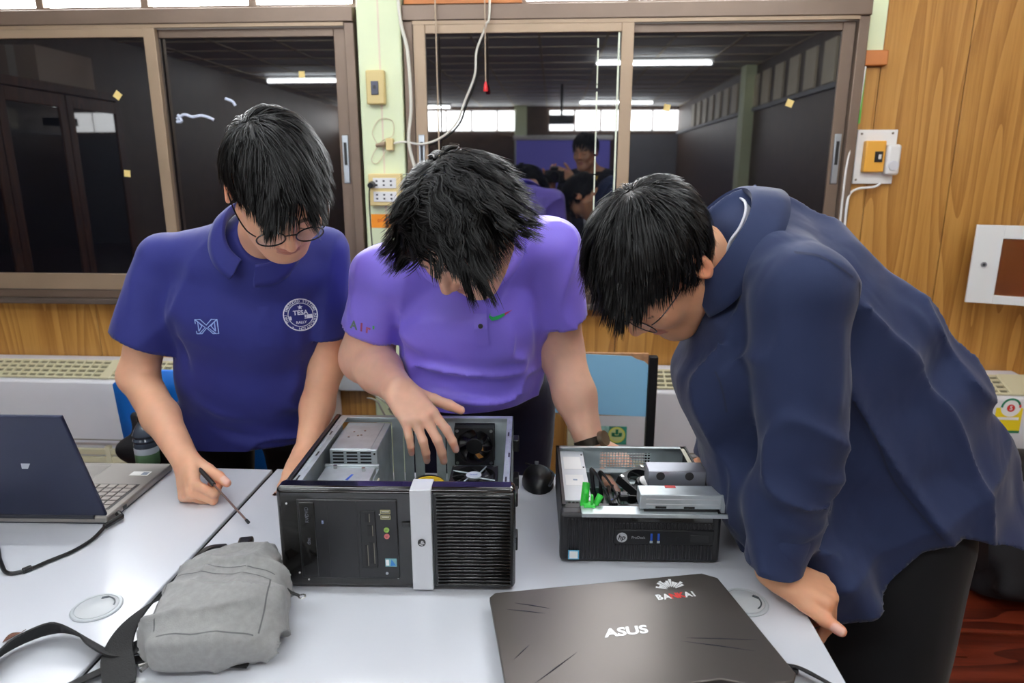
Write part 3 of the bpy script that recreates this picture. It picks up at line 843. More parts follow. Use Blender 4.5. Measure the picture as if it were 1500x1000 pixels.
MB().tube(spline([(0.055, 0, 0.01), (0.08, 0.0, 0.004), (0.1, 0.02, 0.003)]), 0.0018, 6).build('lead', M_black, t)

# ------------------------------------------------------------------ strap loop at the table's right corner
t = thing('cable_strap', 'black hook-and-loop cable strap lying beside the closed laptop', 'strap', (0.335, 0.790, TZ), -0.25)
MB().tube(spline([(-0.030, 0.006, 0.010), (-0.012, 0.012, 0.013), (0.012, 0.0, 0.014), (0.035, -0.012, 0.011), (0.040, -0.03, 0.010), (0.02, -0.045, 0.010)]), 0, flat=(0.020, 0.002, (0.1, 0.5, 0.9))).build('band', mat('fuzzy_black', (30, 30, 32), 0.9, bump=0.6, bscale=300), t)
MB().tube(spline([(-0.028, -0.04, 0.006), (-0.020, 0.0, 0.010), (-0.030, 0.016, 0.008)]), 0, flat=(0.012, 0.004, (0.2, 0, 1))).build('tongue', M_black, t)
bx('buckle', (-0.040, 0.006, 0.004), (-0.006, 0.018, 0.012), M_black, t, bevel=0.002)

# ================================================================== opened tower computer lying on its side
M_gloss = mat('gloss_black', (14, 13, 13), 0.10, coat=0.5)
M_satin = mat('satin_black', (26, 26, 28), 0.32)
M_galv = mat('galvanised_steel', (200, 208, 212), 0.36, 0.6, var=0.10, vscale=40)
M_galv2 = mat('galvanised_inside', (190, 202, 206), 0.42, 0.35, var=0.12, vscale=25)
M_strip = mat('silver_strip', (206, 208, 212), 0.38, 0.15)
M_pcb = mat('green_board', (28, 62, 46), 0.45, var=0.35, vscale=60)
M_fan = mat('fan_black', (24, 24, 26), 0.42)
M_wy = mat('yellow_wire', (214, 180, 36), 0.45)
M_ww = mat('cream_connector', (226, 222, 200), 0.45)
M_blu = mat('blue_plastic', (36, 84, 186), 0.4)

def fan_part(parent, c, size, axis, depth, hub_mat=None, blades=7, name='fan'):
    """square fan: frame ring, hub, and blades as sub-parts of the fan"""
    A = Vector(axis).normalized()
    R = rot_to(A).to_4x4(); Mx = Matrix.Translation(c) @ R
    h = size / 2; r = h * 0.93; n = 32
    vs = []; fs = []
    ring = [(r * math.cos(2 * PI * i / n), r * math.sin(2 * PI * i / n)) for i in range(n)]
    sq = []
    for x, y in ring:
        k = h / max(abs(x), abs(y)); sq.append((x * k, y * k))
    for z in (0, depth):
        vs += [Mx @ Vector((x, y, z)) for x, y in ring] + [Mx @ Vector((x, y, z)) for x, y in sq]
    for i in range(n):
        j = (i + 1) % n
        fs += [(2 * n + i, 2 * n + j, 3 * n + j, 3 * n + i)[::-1], (i, j, n + j, n + i), (i, 2 * n + i, 2 * n + j, j)[::-1], (n + i, n + j, 3 * n + j, 3 * n + i)]
    fr = MB().add(vs, fs).build(name, M_fan, parent)
    MB().cyl(Mx @ Vector((0, 0, depth * 0.1)), Mx @ Vector((0, 0, depth * 0.95)), h * 0.42, n=24).build('hub', hub_mat or M_satin, fr, bevel=0.001)
    mb_ = mat('fan_blade', (38, 38, 41), 0.35)
    for k in range(blades):
        a0 = 2 * PI * k / blades; vs = []; fs = []
        for i in range(5):
            u = i / 4; rr = h * (0.42 + 0.48 * u)
            for s, zz in ((-0.30 - 0.05 * u, depth * 0.25), (0.30 + 0.15 * u, depth * 0.85)):
                a = a0 + s + 0.25 * u
                vs.append(Mx @ Vector((rr * math.cos(a), rr * math.sin(a), zz)))
        for i in range(4):
            fs.append((2 * i, 2 * i + 1, 2 * i + 3, 2 * i + 2))
        bo = MB().add(vs, fs).build('blade', mb_, fr)
        q = bo.modifiers.new('thick', 'SOLIDIFY'); q.thickness = 0.0012
    for sx in (-1, 1):
        for sy in (-1, 1):
            p = Mx @ Vector((sx * h * 0.86, sy * h * 0.86, depth)); p2 = Mx @ Vector((sx * h * 0.86, sy * h * 0.86, depth + 0.0012))
            MB().cyl(p, p2, 0.0035, n=10).build('screw', M_screw, fr)
    return fr

t = thing('tower_computer', 'opened black tower computer lying on its side with a silver stripe', 'computer', (-0.421, 0.954, TZ), math.radians(2.4))
TW, TD, TH = 0.366, 0.362, 0.163
# glossy bezel: rounded slab with a softly bowed face
MB().box((-0.003, 0.0, 0.004), (TW + 0.003, 0.034, 0.176)).build('front_bezel', M_gloss, t, bevel=0.008, seg=3)
# grooved right-hand face
bx('vent_face', (0.242, -0.004, 0.010), (0.366, 0.004, 0.170), M_satin, t, bevel=0.002)
s0 = MB().box((0, 0, 0), (0.114, 0.0042, 0.0034)).build('vent_slat', M_gloss, t, bevel=0.0008, seg=1)
s0.location = (0.247, -0.0075, 0.014)
for k in range(1, 27):
    dup(s0, t, (0.247, -0.0075, 0.014 + 0.152 * k / 26))
st = MB().box((0.2065, -0.0065, 0.0045), (0.2395, 0.035, 0.1768)).build('silver_stripe', M_strip, t, bevel=0.0015)
bd = MB().cyl((0.2232, -0.0066, 0.0885), (0.2232, -0.0082, 0.0885), 0.0062, n=24).build('badge', M_black, st)
lettering('badge_mark', 'hp', 0.0085, xf((0.2232, -0.0083, 0.0885), (0.25, 0, 1), (-1, 0, 0.25)), M_strip, st, bold=0.0002, shear=0.2)
# drive area
dp = bx('drive_panel', (0.030, -0.003, 0.022), (0.186, 0.004, 0.158), M_satin, t, bevel=0.002)
bx('optical_tray', (0.034, -0.0045, 0.026), (0.058, -0.002, 0.154), M_gloss, dp, bevel=0.001)
bx('panel_groove', (0.076, -0.0036, 0.024), (0.0768, -0.0028, 0.156), M_black, dp)
bx('panel_groove', (0.122, -0.0036, 0.024), (0.1228, -0.0028, 0.156), M_black, dp)
for z, txt in ((0.138, 'DVD'), (0.126, 'RW'), (0.088, 'disc')):
    lettering('drive_print', txt, 0.008, xf((0.046, -0.0046, z), (0, 0, 1), (-1, 0, 0)), mat('dim_print', (92, 94, 104), 0.5), dp)
bx('eject_button', (0.068, -0.005, 0.118), (0.071, -0.003, 0.123), mat('dim_blue', (110, 120, 150), 0.5), dp)
cr = bx('card_reader', (0.128, -0.0048, 0.042), (0.152, -0.002, 0.140), M_black, dp, bevel=0.001)
for (x0, x1, z0, z1) in ((0.136, 0.142, 0.122, 0.136), (0.139, 0.146, 0.098, 0.116), (0.141, 0.147, 0.050, 0.086), (0.134, 0.137, 0.046, 0.082)):
    bx('card_slot', (x0, -0.0056, z0), (x1, -0.0044, z1), mat('slot_dark', (8, 8, 8), 0.6), cr)
    bx('slot_rim', (x1 + 0.0006, -0.0056, z0), (x1 + 0.0014, -0.0044, z1), mat('slot_rim', (128, 122, 108), 0.5), cr)
for z in (0.1385, 0.1295):
    u = MB().frame((0.160, z - 0.0033), (0.1755, z + 0.0033), 0.0011, 0, 0.0016, Matrix(((1, 0, 0, 0), (0, 0, -1, -0.003), (0, 1, 0, 0), (0, 0, 0, 1))))
    uu = u.build('usb_port', mat('usb_rim', (176, 170, 130), 0.4, 0.4), dp)
    bx('usb_tongue', (0.162, -0.0036, z - 0.0008), (0.1735, -0.0028, z + 0.0008), M_ww, uu)
for z, c in ((0.108, (150, 190, 90)), (0.097, (214, 120, 120))):
    j = MB().lathe([(0.0022, 0), (0.0022, 0.002), (0.0042, 0.002), (0.0042, 0)], (0.1685, -0.003, z), 16, Matrix.Rotation(PI / 2, 3, 'X')).build('audio_jack', mat('jack_%d' % c[0], c, 0.4), dp)
lettering('port_marks', '+', 0.006, xf((0.159, -0.0034, 0.134), (0, 0, 1), (-1, 0, 0)), M_wp, dp)
sk = bx('maker_sticker', (0.164, -0.0036, 0.044), (0.182, -0.0028, 0.058), mat('sticker_teal', (120, 170, 176), 0.35), dp)
b = MB().add([(0.172, -0.0040, 0.045), (0.181, -0.0040, 0.046), (0.174, -0.0040, 0.057)], [(0, 1, 2)]); b.build('sticker_swoosh', mat('swoosh_blue', (40, 120, 190), 0.35), sk, smooth=0)
bx('sticker_print', (0.165, -0.0040, 0.046), (0.170, -0.0035, 0.056), M_wp, sk)
MB().cyl((0.166, -0.003, 0.032), (0.166, -0.0042, 0.032), 0.0022, n=10).build('status_light', mat('led_grey', (170, 174, 182), 0.3), dp)
for x, z in ((0.014, 0.150), (0.026, 0.030), (0.040, 0.018), (0.183, 0.022)):
    MB().cyl((x, -0.0002, z), (x, -0.0012, z), 0.0016, n=8).build('glint_stud', mat('led_white', (214, 214, 214), 0.3), t)
bx('power_button', (0.192, -0.003, 0.112), (0.205, 0.002, 0.120), M_satin, t, bevel=0.001)
# chassis: floor tray, four walls with folded rims
bx('chassis_tray', (0.006, 0.034, 0.004), (TW - 0.006, TD, 0.0065), M_galv2, t)
wl_ = MB().box((0.006, 0.034, 0.0065), (0.0075, TD, TH))
wl_.build('chassis_side', M_galv2, t)
bx('chassis_side', (TW - 0.0075, 0.034, 0.0065), (TW - 0.006, TD, TH), M_galv2, t)
bk = MB()
# back wall with openings for the fan and slots
bk.box((0.0075, TD - 0.0015, 0.0065), (TW - 0.0075, TD, 0.020)).box((0.0075, TD - 0.0015, 0.148), (TW - 0.0075, TD, TH))
bk.box((0.110, TD - 0.0015, 0.020), (0.132, TD, 0.148)).box((0.222, TD - 0.0015, 0.020), (0.240, TD, 0.148)).box((0.322, TD - 0.0015, 0.020), (TW - 0.0075, TD, 0.148))
bk.box((0.240, TD - 0.0015, 0.020), (0.322, TD, 0.066))
bk.build('chassis_back', M_galv2, t)
for k in range(4):
    if k == 2: continue
    bx('slot_cover', (0.134 + 0.0222 * k, TD - 0.004, 0.020), (0.1535 + 0.0222 * k, TD - 0.0015, 0.150), M_galv2, t, bevel=0.001)
bx('rear_rim', (0.006, TD - 0.014, TH - 0.0015), (TW - 0.006, TD, TH), M_galv, t)
bx('front_rim', (0.006, 0.034, TH - 0.0015), (TW - 0.006, 0.046, TH), M_galv, t)
for x0, x1 in ((0.006, 0.022), (TW - 0.018, TW - 0.006)):
    rim = bx('side_rim', (x0, 0.046, TH - 0.0015), (x1, TD - 0.014, TH), M_galv, t)
    xm = (x0 + x1) / 2
    for k in range(9):
        bx('rim_slot', (xm - 0.003 + 0.003 * (k % 2), 0.055 + 0.033 * k, TH - 0.0008), (xm + 0.003 * (k % 2), 0.073 + 0.033 * k, TH + 0.0004), M_satin if k % 3 == 0 else M_galv2, rim)
bx('top_cover', (-0.003, 0.034, 0.004), (0.0055, TD, TH + 0.003), M_satin, t, bevel=0.002)
for y in (0.07, 0.30):
    bx('foot', (TW - 0.0055, y, 0.03), (TW + 0.006, y + 0.03, 0.055), M_black, t, bevel=0.002)
    bx('foot', (TW - 0.0055, y, 0.11), (TW + 0.006, y + 0.03, 0.135), M_black, t, bevel=0.002)
# power supply
ps = MB().box((0.024, 0.205, 0.010), (0.112, 0.345, 0.153)).build('power_supply', M_galv, t, bevel=0.0015)
bx('supply_lid', (0.026, 0.208, 0.1528), (0.100, 0.343, 0.1542), M_galv, ps, bevel=0.001)
for x, y in ((0.05, 0.29), (0.062, 0.27), (0.068, 0.272), (0.046, 0.262), (0.07, 0.295)):
    MB().cyl((x, y, 0.154), (x, y, 0.1556), 0.0022, n=8).build('rivet', M_screw, ps)
for c_ in range(3):
    for r_ in range(5):
        bx('vent_slot', (0.030 + 0.0255 * c_, 0.2042, 0.120 + 0.0064 * r_), (0.050 + 0.0255 * c_, 0.2056, 0.1230 + 0.0064 * r_), M_black, ps)
for z in (0.145, 0.12, 0.095):
    MB().cyl((0.107, 0.205, z), (0.107, 0.2035, z), 0.0018, n=8).build('screw', M_black, ps)
# drive cage and optical drive
dc = MB().box((0.020, 0.048, 0.02), (0.118, 0.195, 0.122)).build('drive_cage', M_galv2, t, bevel=0.001)
od = MB().box((0.026, 0.050, 0.122), (0.116, 0.172, 0.134)).build('optical_drive', M_galv, t, bevel=0.001)
bx('drive_rail', (0.024, 0.170, 0.130), (0.122, 0.177, 0.138), M_galv, od, bevel=0.001)
b = MB().add([(0.074, 0.118, 0.1343), (0.079, 0.116, 0.1343), (0.084, 0.140, 0.1343), (0.080, 0.141, 0.1343)], [(0, 1, 2, 3)]); b.build('blue_mark', M_blu, od, smooth=0)
MB().tube([(0.05, 0.064, 0.136), (0.075, 0.074, 0.137), (0.102, 0.076, 0.136)], 0, flat=(0.014, 0.002, (0, 0, 1))).build('drive_lever', M_galv, od, bevel=0.0006)
for x, y in ((0.045, 0.165), (0.098, 0.155), (0.034, 0.07), (0.108, 0.066)):
    MB().cyl((x, y, 0.134), (x, y, 0.140), 0.0035, n=10).build('drive_stud', M_screw, od)
hb = MB().box((0.122, 0.05, 0.09), (0.158, 0.12, 0.118)).build('hard_drive', M_galv, t, bevel=0.001)
# motherboard
mbd = bx('motherboard', (0.122, 0.058, 0.012), (0.352, 0.345, 0.014), M_pcb, t)
for k in range(4):
    sl = bx('memory_slot', (0.178 + 0.012 * k, 0.062, 0.014), (0.184 + 0.012 * k, 0.195, 0.022), M_ww if k % 2 else M_blu, mbd)
    if k in (1, 2):
        bx('memory_module', (0.1798 + 0.012 * k, 0.066, 0.022), (0.1822 + 0.012 * k, 0.191, 0.052), M_pcb, mbd)
for k in range(3):
    bx('card_connector', (0.14 + 0.022 * k, 0.22, 0.014), (0.147 + 0.022 * k, 0.335, 0.026), M_ww if k else M_black, mbd)
r_ = random.Random(5)
for k in range(26):
    x = r_.uniform(0.13, 0.345); y = r_.uniform(0.065, 0.335)
    MB().cyl((x, y, 0.014), (x, y, 0.014 + r_.uniform(0.006, 0.016)), r_.uniform(0.0025, 0.0045), n=10).build('capacitor', M_satin if k % 3 else M_galv, mbd)
for k in range(5):
    x = r_.uniform(0.13, 0.22); y = r_.uniform(0.07, 0.3)
    bx('chip', (x, y, 0.014), (x + 0.014, y + 0.014, 0.017), M_black, mbd)
# rear case fan and processor cooler
fan_part(t, (0.281, TD - 0.002, 0.106), 0.080, (0, -1, 0), 0.025, name='case_fan', hub_mat=M_satin)
co = MB()
for k in range(22):
    co.box((0.250 + 0.0035 * k, 0.180, 0.02), (0.2512 + 0.0035 * k, 0.262, 0.072))
hs = co.build('heat_sink', M_galv2, t)
cf = fan_part(t, (0.288, 0.222, 0.074), 0.088, (0, 0, 1), 0.022, name='processor_fan', hub_mat=M_satin, blades=9)
MB().cyl((0.288, 0.222, 0.0955), (0.288, 0.222, 0.0975), 0.0145, n=24).build('hub_sticker', mat('hub_sticker', (214, 222, 234), 0.35), cf)
lettering('hub_print', 'intel', 0.008, xf((0.288, 0.222, 0.0976), (1, 0, 0), (0, 1, 0)), M_blu, cf)
for k in range(4):
    a = PI / 4 + k * PI / 2
    MB().tube([(0.288 + 0.014 * math.cos(a), 0.222 + 0.014 * math.sin(a), 0.0955), (0.288 + 0.046 * math.cos(a + .3), 0.222 + 0.046 * math.sin(a + .3), 0.0955)], 0.0016, 6).build('fan_strut', M_galv2, cf)
# cables
for k in range(5):
    MB().tube(spline([(0.150 + 0.003 * k, 0.075, 0.118 + 0.002 * k), (0.17, 0.085 + .004 * k, 0.122), (0.205, 0.11 + 0.004 * k, 0.130 + 0.002 * k), (0.235, 0.135 + 0.003 * k, 0.125), (0.247, 0.16, 0.10 - .002 * k), (0.252, 0.17, 0.07)]), 0.0017, 6).build('yellow_lead' if k < 4 else 'black_lead', M_wy if k < 4 else M_black, t)
bx('power_connector', (0.146, 0.062, 0.098), (0.156, 0.092, 0.128), M_ww, t, bevel=0.001)
for k in range(5):
    MB().tube(spline([(0.112, 0.2, 0.10 - 0.012 * k), (0.122, 0.165, 0.112 - 0.01 * k), (0.127 + 0.003 * k, 0.13, 0.124 - 0.008 * k), (0.136, 0.09, 0.11 - 0.006 * k), (0.150, 0.07, 0.085)]), 0.0018, 6).build('loom_lead', [M_ww, M_black, mat('red_wire', (186, 40, 34), .5), mat('violet_wire', (92, 70, 120), .5), mat('orange_wire', (222, 110, 40), .5)][k], t)

# ================================================================== opened slim computer
M_slim = mat('slim_black', (34, 34, 36), 0.42, var=0.04)
t = thing('slim_computer', 'opened slim black desktop computer with green bracket and raised drive', 'computer', (0.0185, 1.057, TZ), math.radians(2.0))
SW, SD, SH = 0.270, 0.285, 0.096
MB().box((0.0, 0.0, 0.003), (SW, 0.026, 0.092)).build('front_bezel', M_slim, t, bevel=0.006, seg=3)
rb0 = MB().box((0, 0, 0), (0.0030, 0.004, 0.074)).build('vent_rib', M_slim, t, bevel=0.0009, seg=1); rb0.location = (0.012, -0.003, 0.009)
for k in range(1, 13):
    dup(rb0, t, (0.012 + 0.0062 * k, -0.003, 0.009))
rb1 = MB().box((0, 0, 0), (0.0030, 0.004, 0.027)).build('vent_rib', M_slim, t, bevel=0.0009, seg=1); rb1.location = (0.0926, -0.003, 0.009)
rb2 = MB().box((0, 0, 0), (0.0030, 0.004, 0.010)).build('vent_rib', M_slim, t, bevel=0.0009, seg=1); rb2.location = (0.0926, -0.003, 0.066)
for k in range(1, 27):
    dup(rb1, t, (0.0926 + 0.0062 * k, -0.003, 0.009)); dup(rb2, t, (0.0926 + 0.0062 * k, -0.003, 0.066))
pp = bx('port_panel', (0.090, -0.0025, 0.038), (0.258, 0.003, 0.064), M_satin, t, bevel=0.001)
bx('optical_slot', (0.118, -0.003, 0.079), (0.255, 0.003, 0.088), M_gloss, t, bevel=0.001)
dk = MB().cyl((0.104, -0.0024, 0.0505), (0.104, -0.0036, 0.0505), 0.0088, n=28).build('badge', mat('badge_silver', (210, 212, 214), 0.3, 0.3), pp)
lettering('badge_mark', 'hp', 0.0125, xf((0.104, -0.0037, 0.0510), (1, 0, 0), (0, 0, 1)), M_black, pp, bold=0.0003, shear=0.25)
lettering('model_print', 'ProDesk', 0.0065, xf((0.1315, -0.0026, 0.0505), (1, 0, 0), (0, 0, 1)), mat('grey_letters', (170, 172, 174), 0.4), pp)
for x in (0.1535, 0.1655):
    bx('usb_port', (x - 0.0018, -0.0031, 0.045), (x + 0.0018, -0.002, 0.058), M_blu, pp)
    bx('usb_shell', (x - 0.0024, -0.0029, 0.0405), (x + 0.0024, -0.002, 0.0445), M_galv2, pp)
for x in (0.182, 0.197):
    bx('audio_port', (x - 0.002, -0.003, 0.044), (x + 0.002, -0.002, 0.052), M_black, pp)
bx('port_cover', (0.218, -0.0031, 0.043), (0.250, -0.002, 0.056), M_slim, pp, bevel=0.001)
sk = bx('maker_sticker', (0.014, -0.0078, 0.011), (0.032, -0.0066, 0.028), mat('sticker_blue', (96, 176, 214), 0.35), t)
bx('sticker_face', (0.016, -0.0082, 0.013), (0.030, -0.0076, 0.026), M_wp, sk)
# open metal case
bx('chassis_tray', (0.003, 0.026, 0.003), (SW - 0.003, SD, 0.005), M_galv2, t)
bx('chassis_side', (0.003, 0.026, 0.005), (0.0045, SD, SH), M_slim, t)
bx('chassis_side', (SW - 0.0045, 0.026, 0.005), (SW - 0.003, SD, SH), M_slim, t)
bx('side_rim', (0.003, 0.026, SH - 0.0015), (0.010, SD, SH), M_slim, t)
bx('side_rim', (SW - 0.012, 0.026, SH - 0.0015), (SW - 0.003, SD, SH), M_ww, t)
bx('outer_cheek', (SW - 0.003, 0.026, 0.003), (SW + 0.001, SD, SH + 0.001), M_slim, t)
bx('front_rim', (0.003, 0.020, 0.0905), (SW - 0.003, 0.036, 0.0925), M_slim, t)
# back wall with a wire-mesh opening
mb_ = MB()
mb_.box((0.0045, SD - 0.0015, 0.005), (0.095, SD, SH)).box((0.200, SD - 0.0015, 0.005), (SW - 0.0045, SD, SH))
mb_.box((0.095, SD - 0.0015, 0.005), (0.200, SD, 0.050)).box((0.095, SD - 0.0015, 0.082), (0.200, SD, SH))
mb_.build('chassis_back', M_galv2, t)
for k in range(18):
    x = 0.097 + 0.006 * k
    bx('mesh_wire', (x - 0.0008, SD - 0.001, 0.050), (x + 0.0008, SD, 0.082), M_galv2, t)
for k in range(5):
    z = 0.054 + 0.0062 * k
    bx('mesh_wire', (0.095, SD - 0.0012, z - 0.0008), (0.200, SD + 0.0002, z + 0.0008), M_galv2, t)
bx('rear_rim', (0.003, SD - 0.010, SH - 0.0015), (SW - 0.003, SD, SH), M_galv, t)
bx('back_ledge', (0.058, SD - 0.022, 0.044), (0.225, SD - 0.002, 0.047), M_galv, t)
# white-labelled power supply on the left
ps = MB().box((0.010, 0.060, 0.006), (0.058, SD - 0.004, 0.086)).build('power_supply', mat('supply_white', (216, 220, 224), 0.4, 0.15), t, bevel=0.001)
for y0, y1 in ((0.19, 0.25), (0.12, 0.165)):
    bx('supply_label', (0.016, y0, 0.0858), (0.050, y1, 0.0864), M_wp, ps)
bx('label_mark', (0.030, 0.140, 0.0862), (0.038, 0.146, 0.0867), mat('mark_blue', (150, 166, 190), 0.5), ps)
for y in (0.075, 0.13, 0.2, 0.26):
    MB().cyl((0.054, y, 0.086), (0.054, y, 0.0872), 0.0018, n=8).build('screw', M_satin, ps)
hx = bx('speaker_grille', (0.013, 0.034, 0.020), (0.050, 0.050, 0.088), M_satin, t, bevel=0.002)
for r_ in range(3):
    for c_ in range(5):
        x = 0.018 + 0.0068 * c_ + 0.0034 * (r_ % 2); z = 0.0885
        MB().cyl((x, 0.036 + 0.0055 * r_, 0.0878), (x, 0.036 + 0.0055 * r_, 0.0888), 0.0027, n=6).build('grille_hole', mat('hole_black', (4, 4, 4), 0.8), hx)
mbd = bx('motherboard', (0.062, 0.040, 0.010), (0.258, 0.262, 0.012), M_pcb, t)
rr = random.Random(9)
for k in range(24):
    x = rr.uniform(0.07, 0.25); y = rr.uniform(0.05, 0.25)
    MB().cyl((x, y, 0.012), (x, y, 0.012 + rr.uniform(0.006, 0.014)), rr.uniform(0.0025, 0.004), n=8).build('capacitor', M_satin if k % 2 else M_galv, mbd)
for k in range(3):
    bx('card_slot', (0.075 + 0.016 * k, 0.14, 0.012), (0.081 + 0.016 * k, 0.25, 0.024), M_black, mbd)
bx('heat_sink', (0.135, 0.150, 0.012), (0.205, 0.215, 0.050), M_galv2, t, bevel=0.001)
cf = fan_part(t, (0.165, 0.180, 0.052), 0.074, (0.25, -0.25, 0.9), 0.018, name='processor_fan', blades=7)
MB().lathe([(0.015, 0.019), (0.0155, 0.021), (0.012, 0.0225)], (0.169, 0.176, 0.052), 20, rot_to((0.25, -0.25, 0.9))).build('hub_sticker', M_white, cf)
# black ribbon cable, leads, green latch bracket
MB().tube(spline([(0.078, 0.190, 0.02), (0.070, 0.195, 0.075), (0.074, 0.165, 0.090), (0.088, 0.115, 0.078), (0.098, 0.085, 0.060), (0.11, 0.08, 0.03)]), 0, flat=(0.014, 0.0025, (1, 0.4, 0.5))).build('ribbon_cable', M_satin, t)
MB().tube(spline([(0.092, 0.19, 0.02), (0.085, 0.185, 0.080), (0.098, 0.145, 0.082), (0.112, 0.11, 0.062), (0.118, 0.1, 0.04)]), 0, flat=(0.010, 0.0025, (1, 0.3, 0.5))).build('ribbon_cable', M_black, t)
bx('blue_connector', (0.098, 0.092, 0.056), (0.106, 0.104, 0.068), M_blu, t, bevel=0.001)
for k in range(4):
    MB().tube(spline([(0.086 + .004 * k, 0.032, 0.094), (0.098, 0.045 + .004 * k, 0.098), (0.102 + .004 * k, 0.06, 0.102 - .004 * k), (0.116, 0.062, 0.090), (0.130, 0.075, 0.075 + 0.004 * k), (0.15, 0.08, 0.082)]), 0.0024, 6).build('black_lead', M_black, t)
bx('lead_connector', (0.104, 0.042, 0.093), (0.121, 0.060, 0.105), M_black, t, bevel=0.003)
MB().tube(spline([(0.15, 0.11, 0.045), (0.158, 0.09, 0.07), (0.166, 0.1, 0.06), (0.175, 0.12, 0.05)]), 0.0018, 6).build('orange_lead', mat('orange_wire', (222, 110, 40), .5), t)
MB().tube(spline([(0.152, 0.112, 0.045), (0.154, 0.095, 0.068), (0.150, 0.085, 0.06)]), 0.0018, 6).build('yellow_lead', M_wy, t)
M_green = mat('green_plastic', (56, 196, 66), 0.35)
g = MB().box((0.040, 0.012, 0.092), (0.060, 0.030, 0.100)).box((0.040, 0.022, 0.100), (0.0445, 0.030, 0.118)).box((0.052, 0.016, 0.100), (0.0565, 0.026, 0.116)).build('latch_bracket', M_green, t, bevel=0.0015)
MB().cyl((0.0415, 0.026, 0.092), (0.046, 0.044, 0.128), 0.0075, 0.0065, n=14).build('latch_lever', M_green, g)
MB().cyl((0.058, 0.022, 0.092), (0.070, 0.030, 0.112), 0.005, 0.006, n=12).build('latch_hook', M_green, g)
# drive carrier swung up over the front
dv = MB().box((0.035, -0.010, 0.0935), (0.262, 0.020, 0.0965)).build('carrier_plate', M_galv, t, bevel=0.0008)
bx('carrier_rail', (0.035, -0.012, 0.0915), (0.285, -0.008, 0.0985), M_galv, t, bevel=0.0008)
op = MB().box((0.132, 0.0, 0.102), (0.270, 0.036, 0.128)).build('drive_carrier', M_galv, t, bevel=0.0015)
for z in (0.110, 0.119):
    bx('carrier_groove', (0.142, -0.0006, z), (0.262, 0.0006, z + 0.0012), M_strip, op)
for x in (0.158, 0.205):
    bx('carrier_notch', (x, -0.0008, 0.1035), (x + 0.018, 0.004, 0.107), M_black, op)
bx('carrier_gap', (0.140, 0.002, 0.0965), (0.262, 0.034, 0.1025), M_satin, t)
bx('carrier_tab', (0.266, -0.004, 0.098), (0.272, 0.034, 0.130), M_galv, op)
for y in (0.005, 0.02):
    MB().cyl((0.270, y, 0.100), (0.288, y, 0.100), 0.004, 0.0035, n=10).build('carrier_pin', mat('steel_blue', (110, 124, 140), 0.35, 0.6), op)
hd = MB().box((0.155, 0.060, 0.112), (0.255, 0.100, 0.143)).build('hard_drive', mat('drive_steel', (186, 188, 198), 0.3, 0.75), t, bevel=0.0015)
for x in (0.176, 0.226):
    MB().cyl((x, 0.0602, 0.1340), (x, 0.0590, 0.1340), 0.0075, n=18).build('mount_hole', mat('hole_dark', (52, 50, 52), 0.5), hd)
bx('red_label', (0.178, 0.026, 0.1280), (0.196, 0.035, 0.1286), M_red, op)

# ================================================================== sling bag
def noise_fn(seed, scale):
    """smooth value noise on a lattice"""
    g = np.random.default_rng(seed).uniform(-1, 1, (24, 24, 24))
    def f(P):
        q = np.asarray(P, float) / scale
        i = np.floor(q).astype(int); u = q - i; u = u * u * (3 - 2 * u); r = 0
        for dx in (0, 1):
            for dy in (0, 1):
                for dz in (0, 1):
                    w = (u[:, 0] if dx else 1 - u[:, 0]) * (u[:, 1] if dy else 1 - u[:, 1]) * (u[:, 2] if dz else 1 - u[:, 2])
                    r = r + w * g[(i[:, 0] + dx) % 24, (i[:, 1] + dy) % 24, (i[:, 2] + dz) % 24]
        return r
    return f
M_bag = mat('grey_canvas', (140, 140, 139), 0.85, var=0.10, vscale=120, bump=0.35, bscale=700, sheen=0.2)
M_web = mat('black_webbing', (11, 11, 12), 0.7, bump=0.4, bscale=500)
t = thing('sling_bag', 'grey canvas sling bag with black strap lying on the table', 'bag', (-0.474, 0.872, TZ), math.radians(-58))

# ================================================================== soft shapes: blended distance fields turned into one continuous mesh
def nrm(v):
    v = np.asarray(v, float); return v / np.linalg.norm(v)

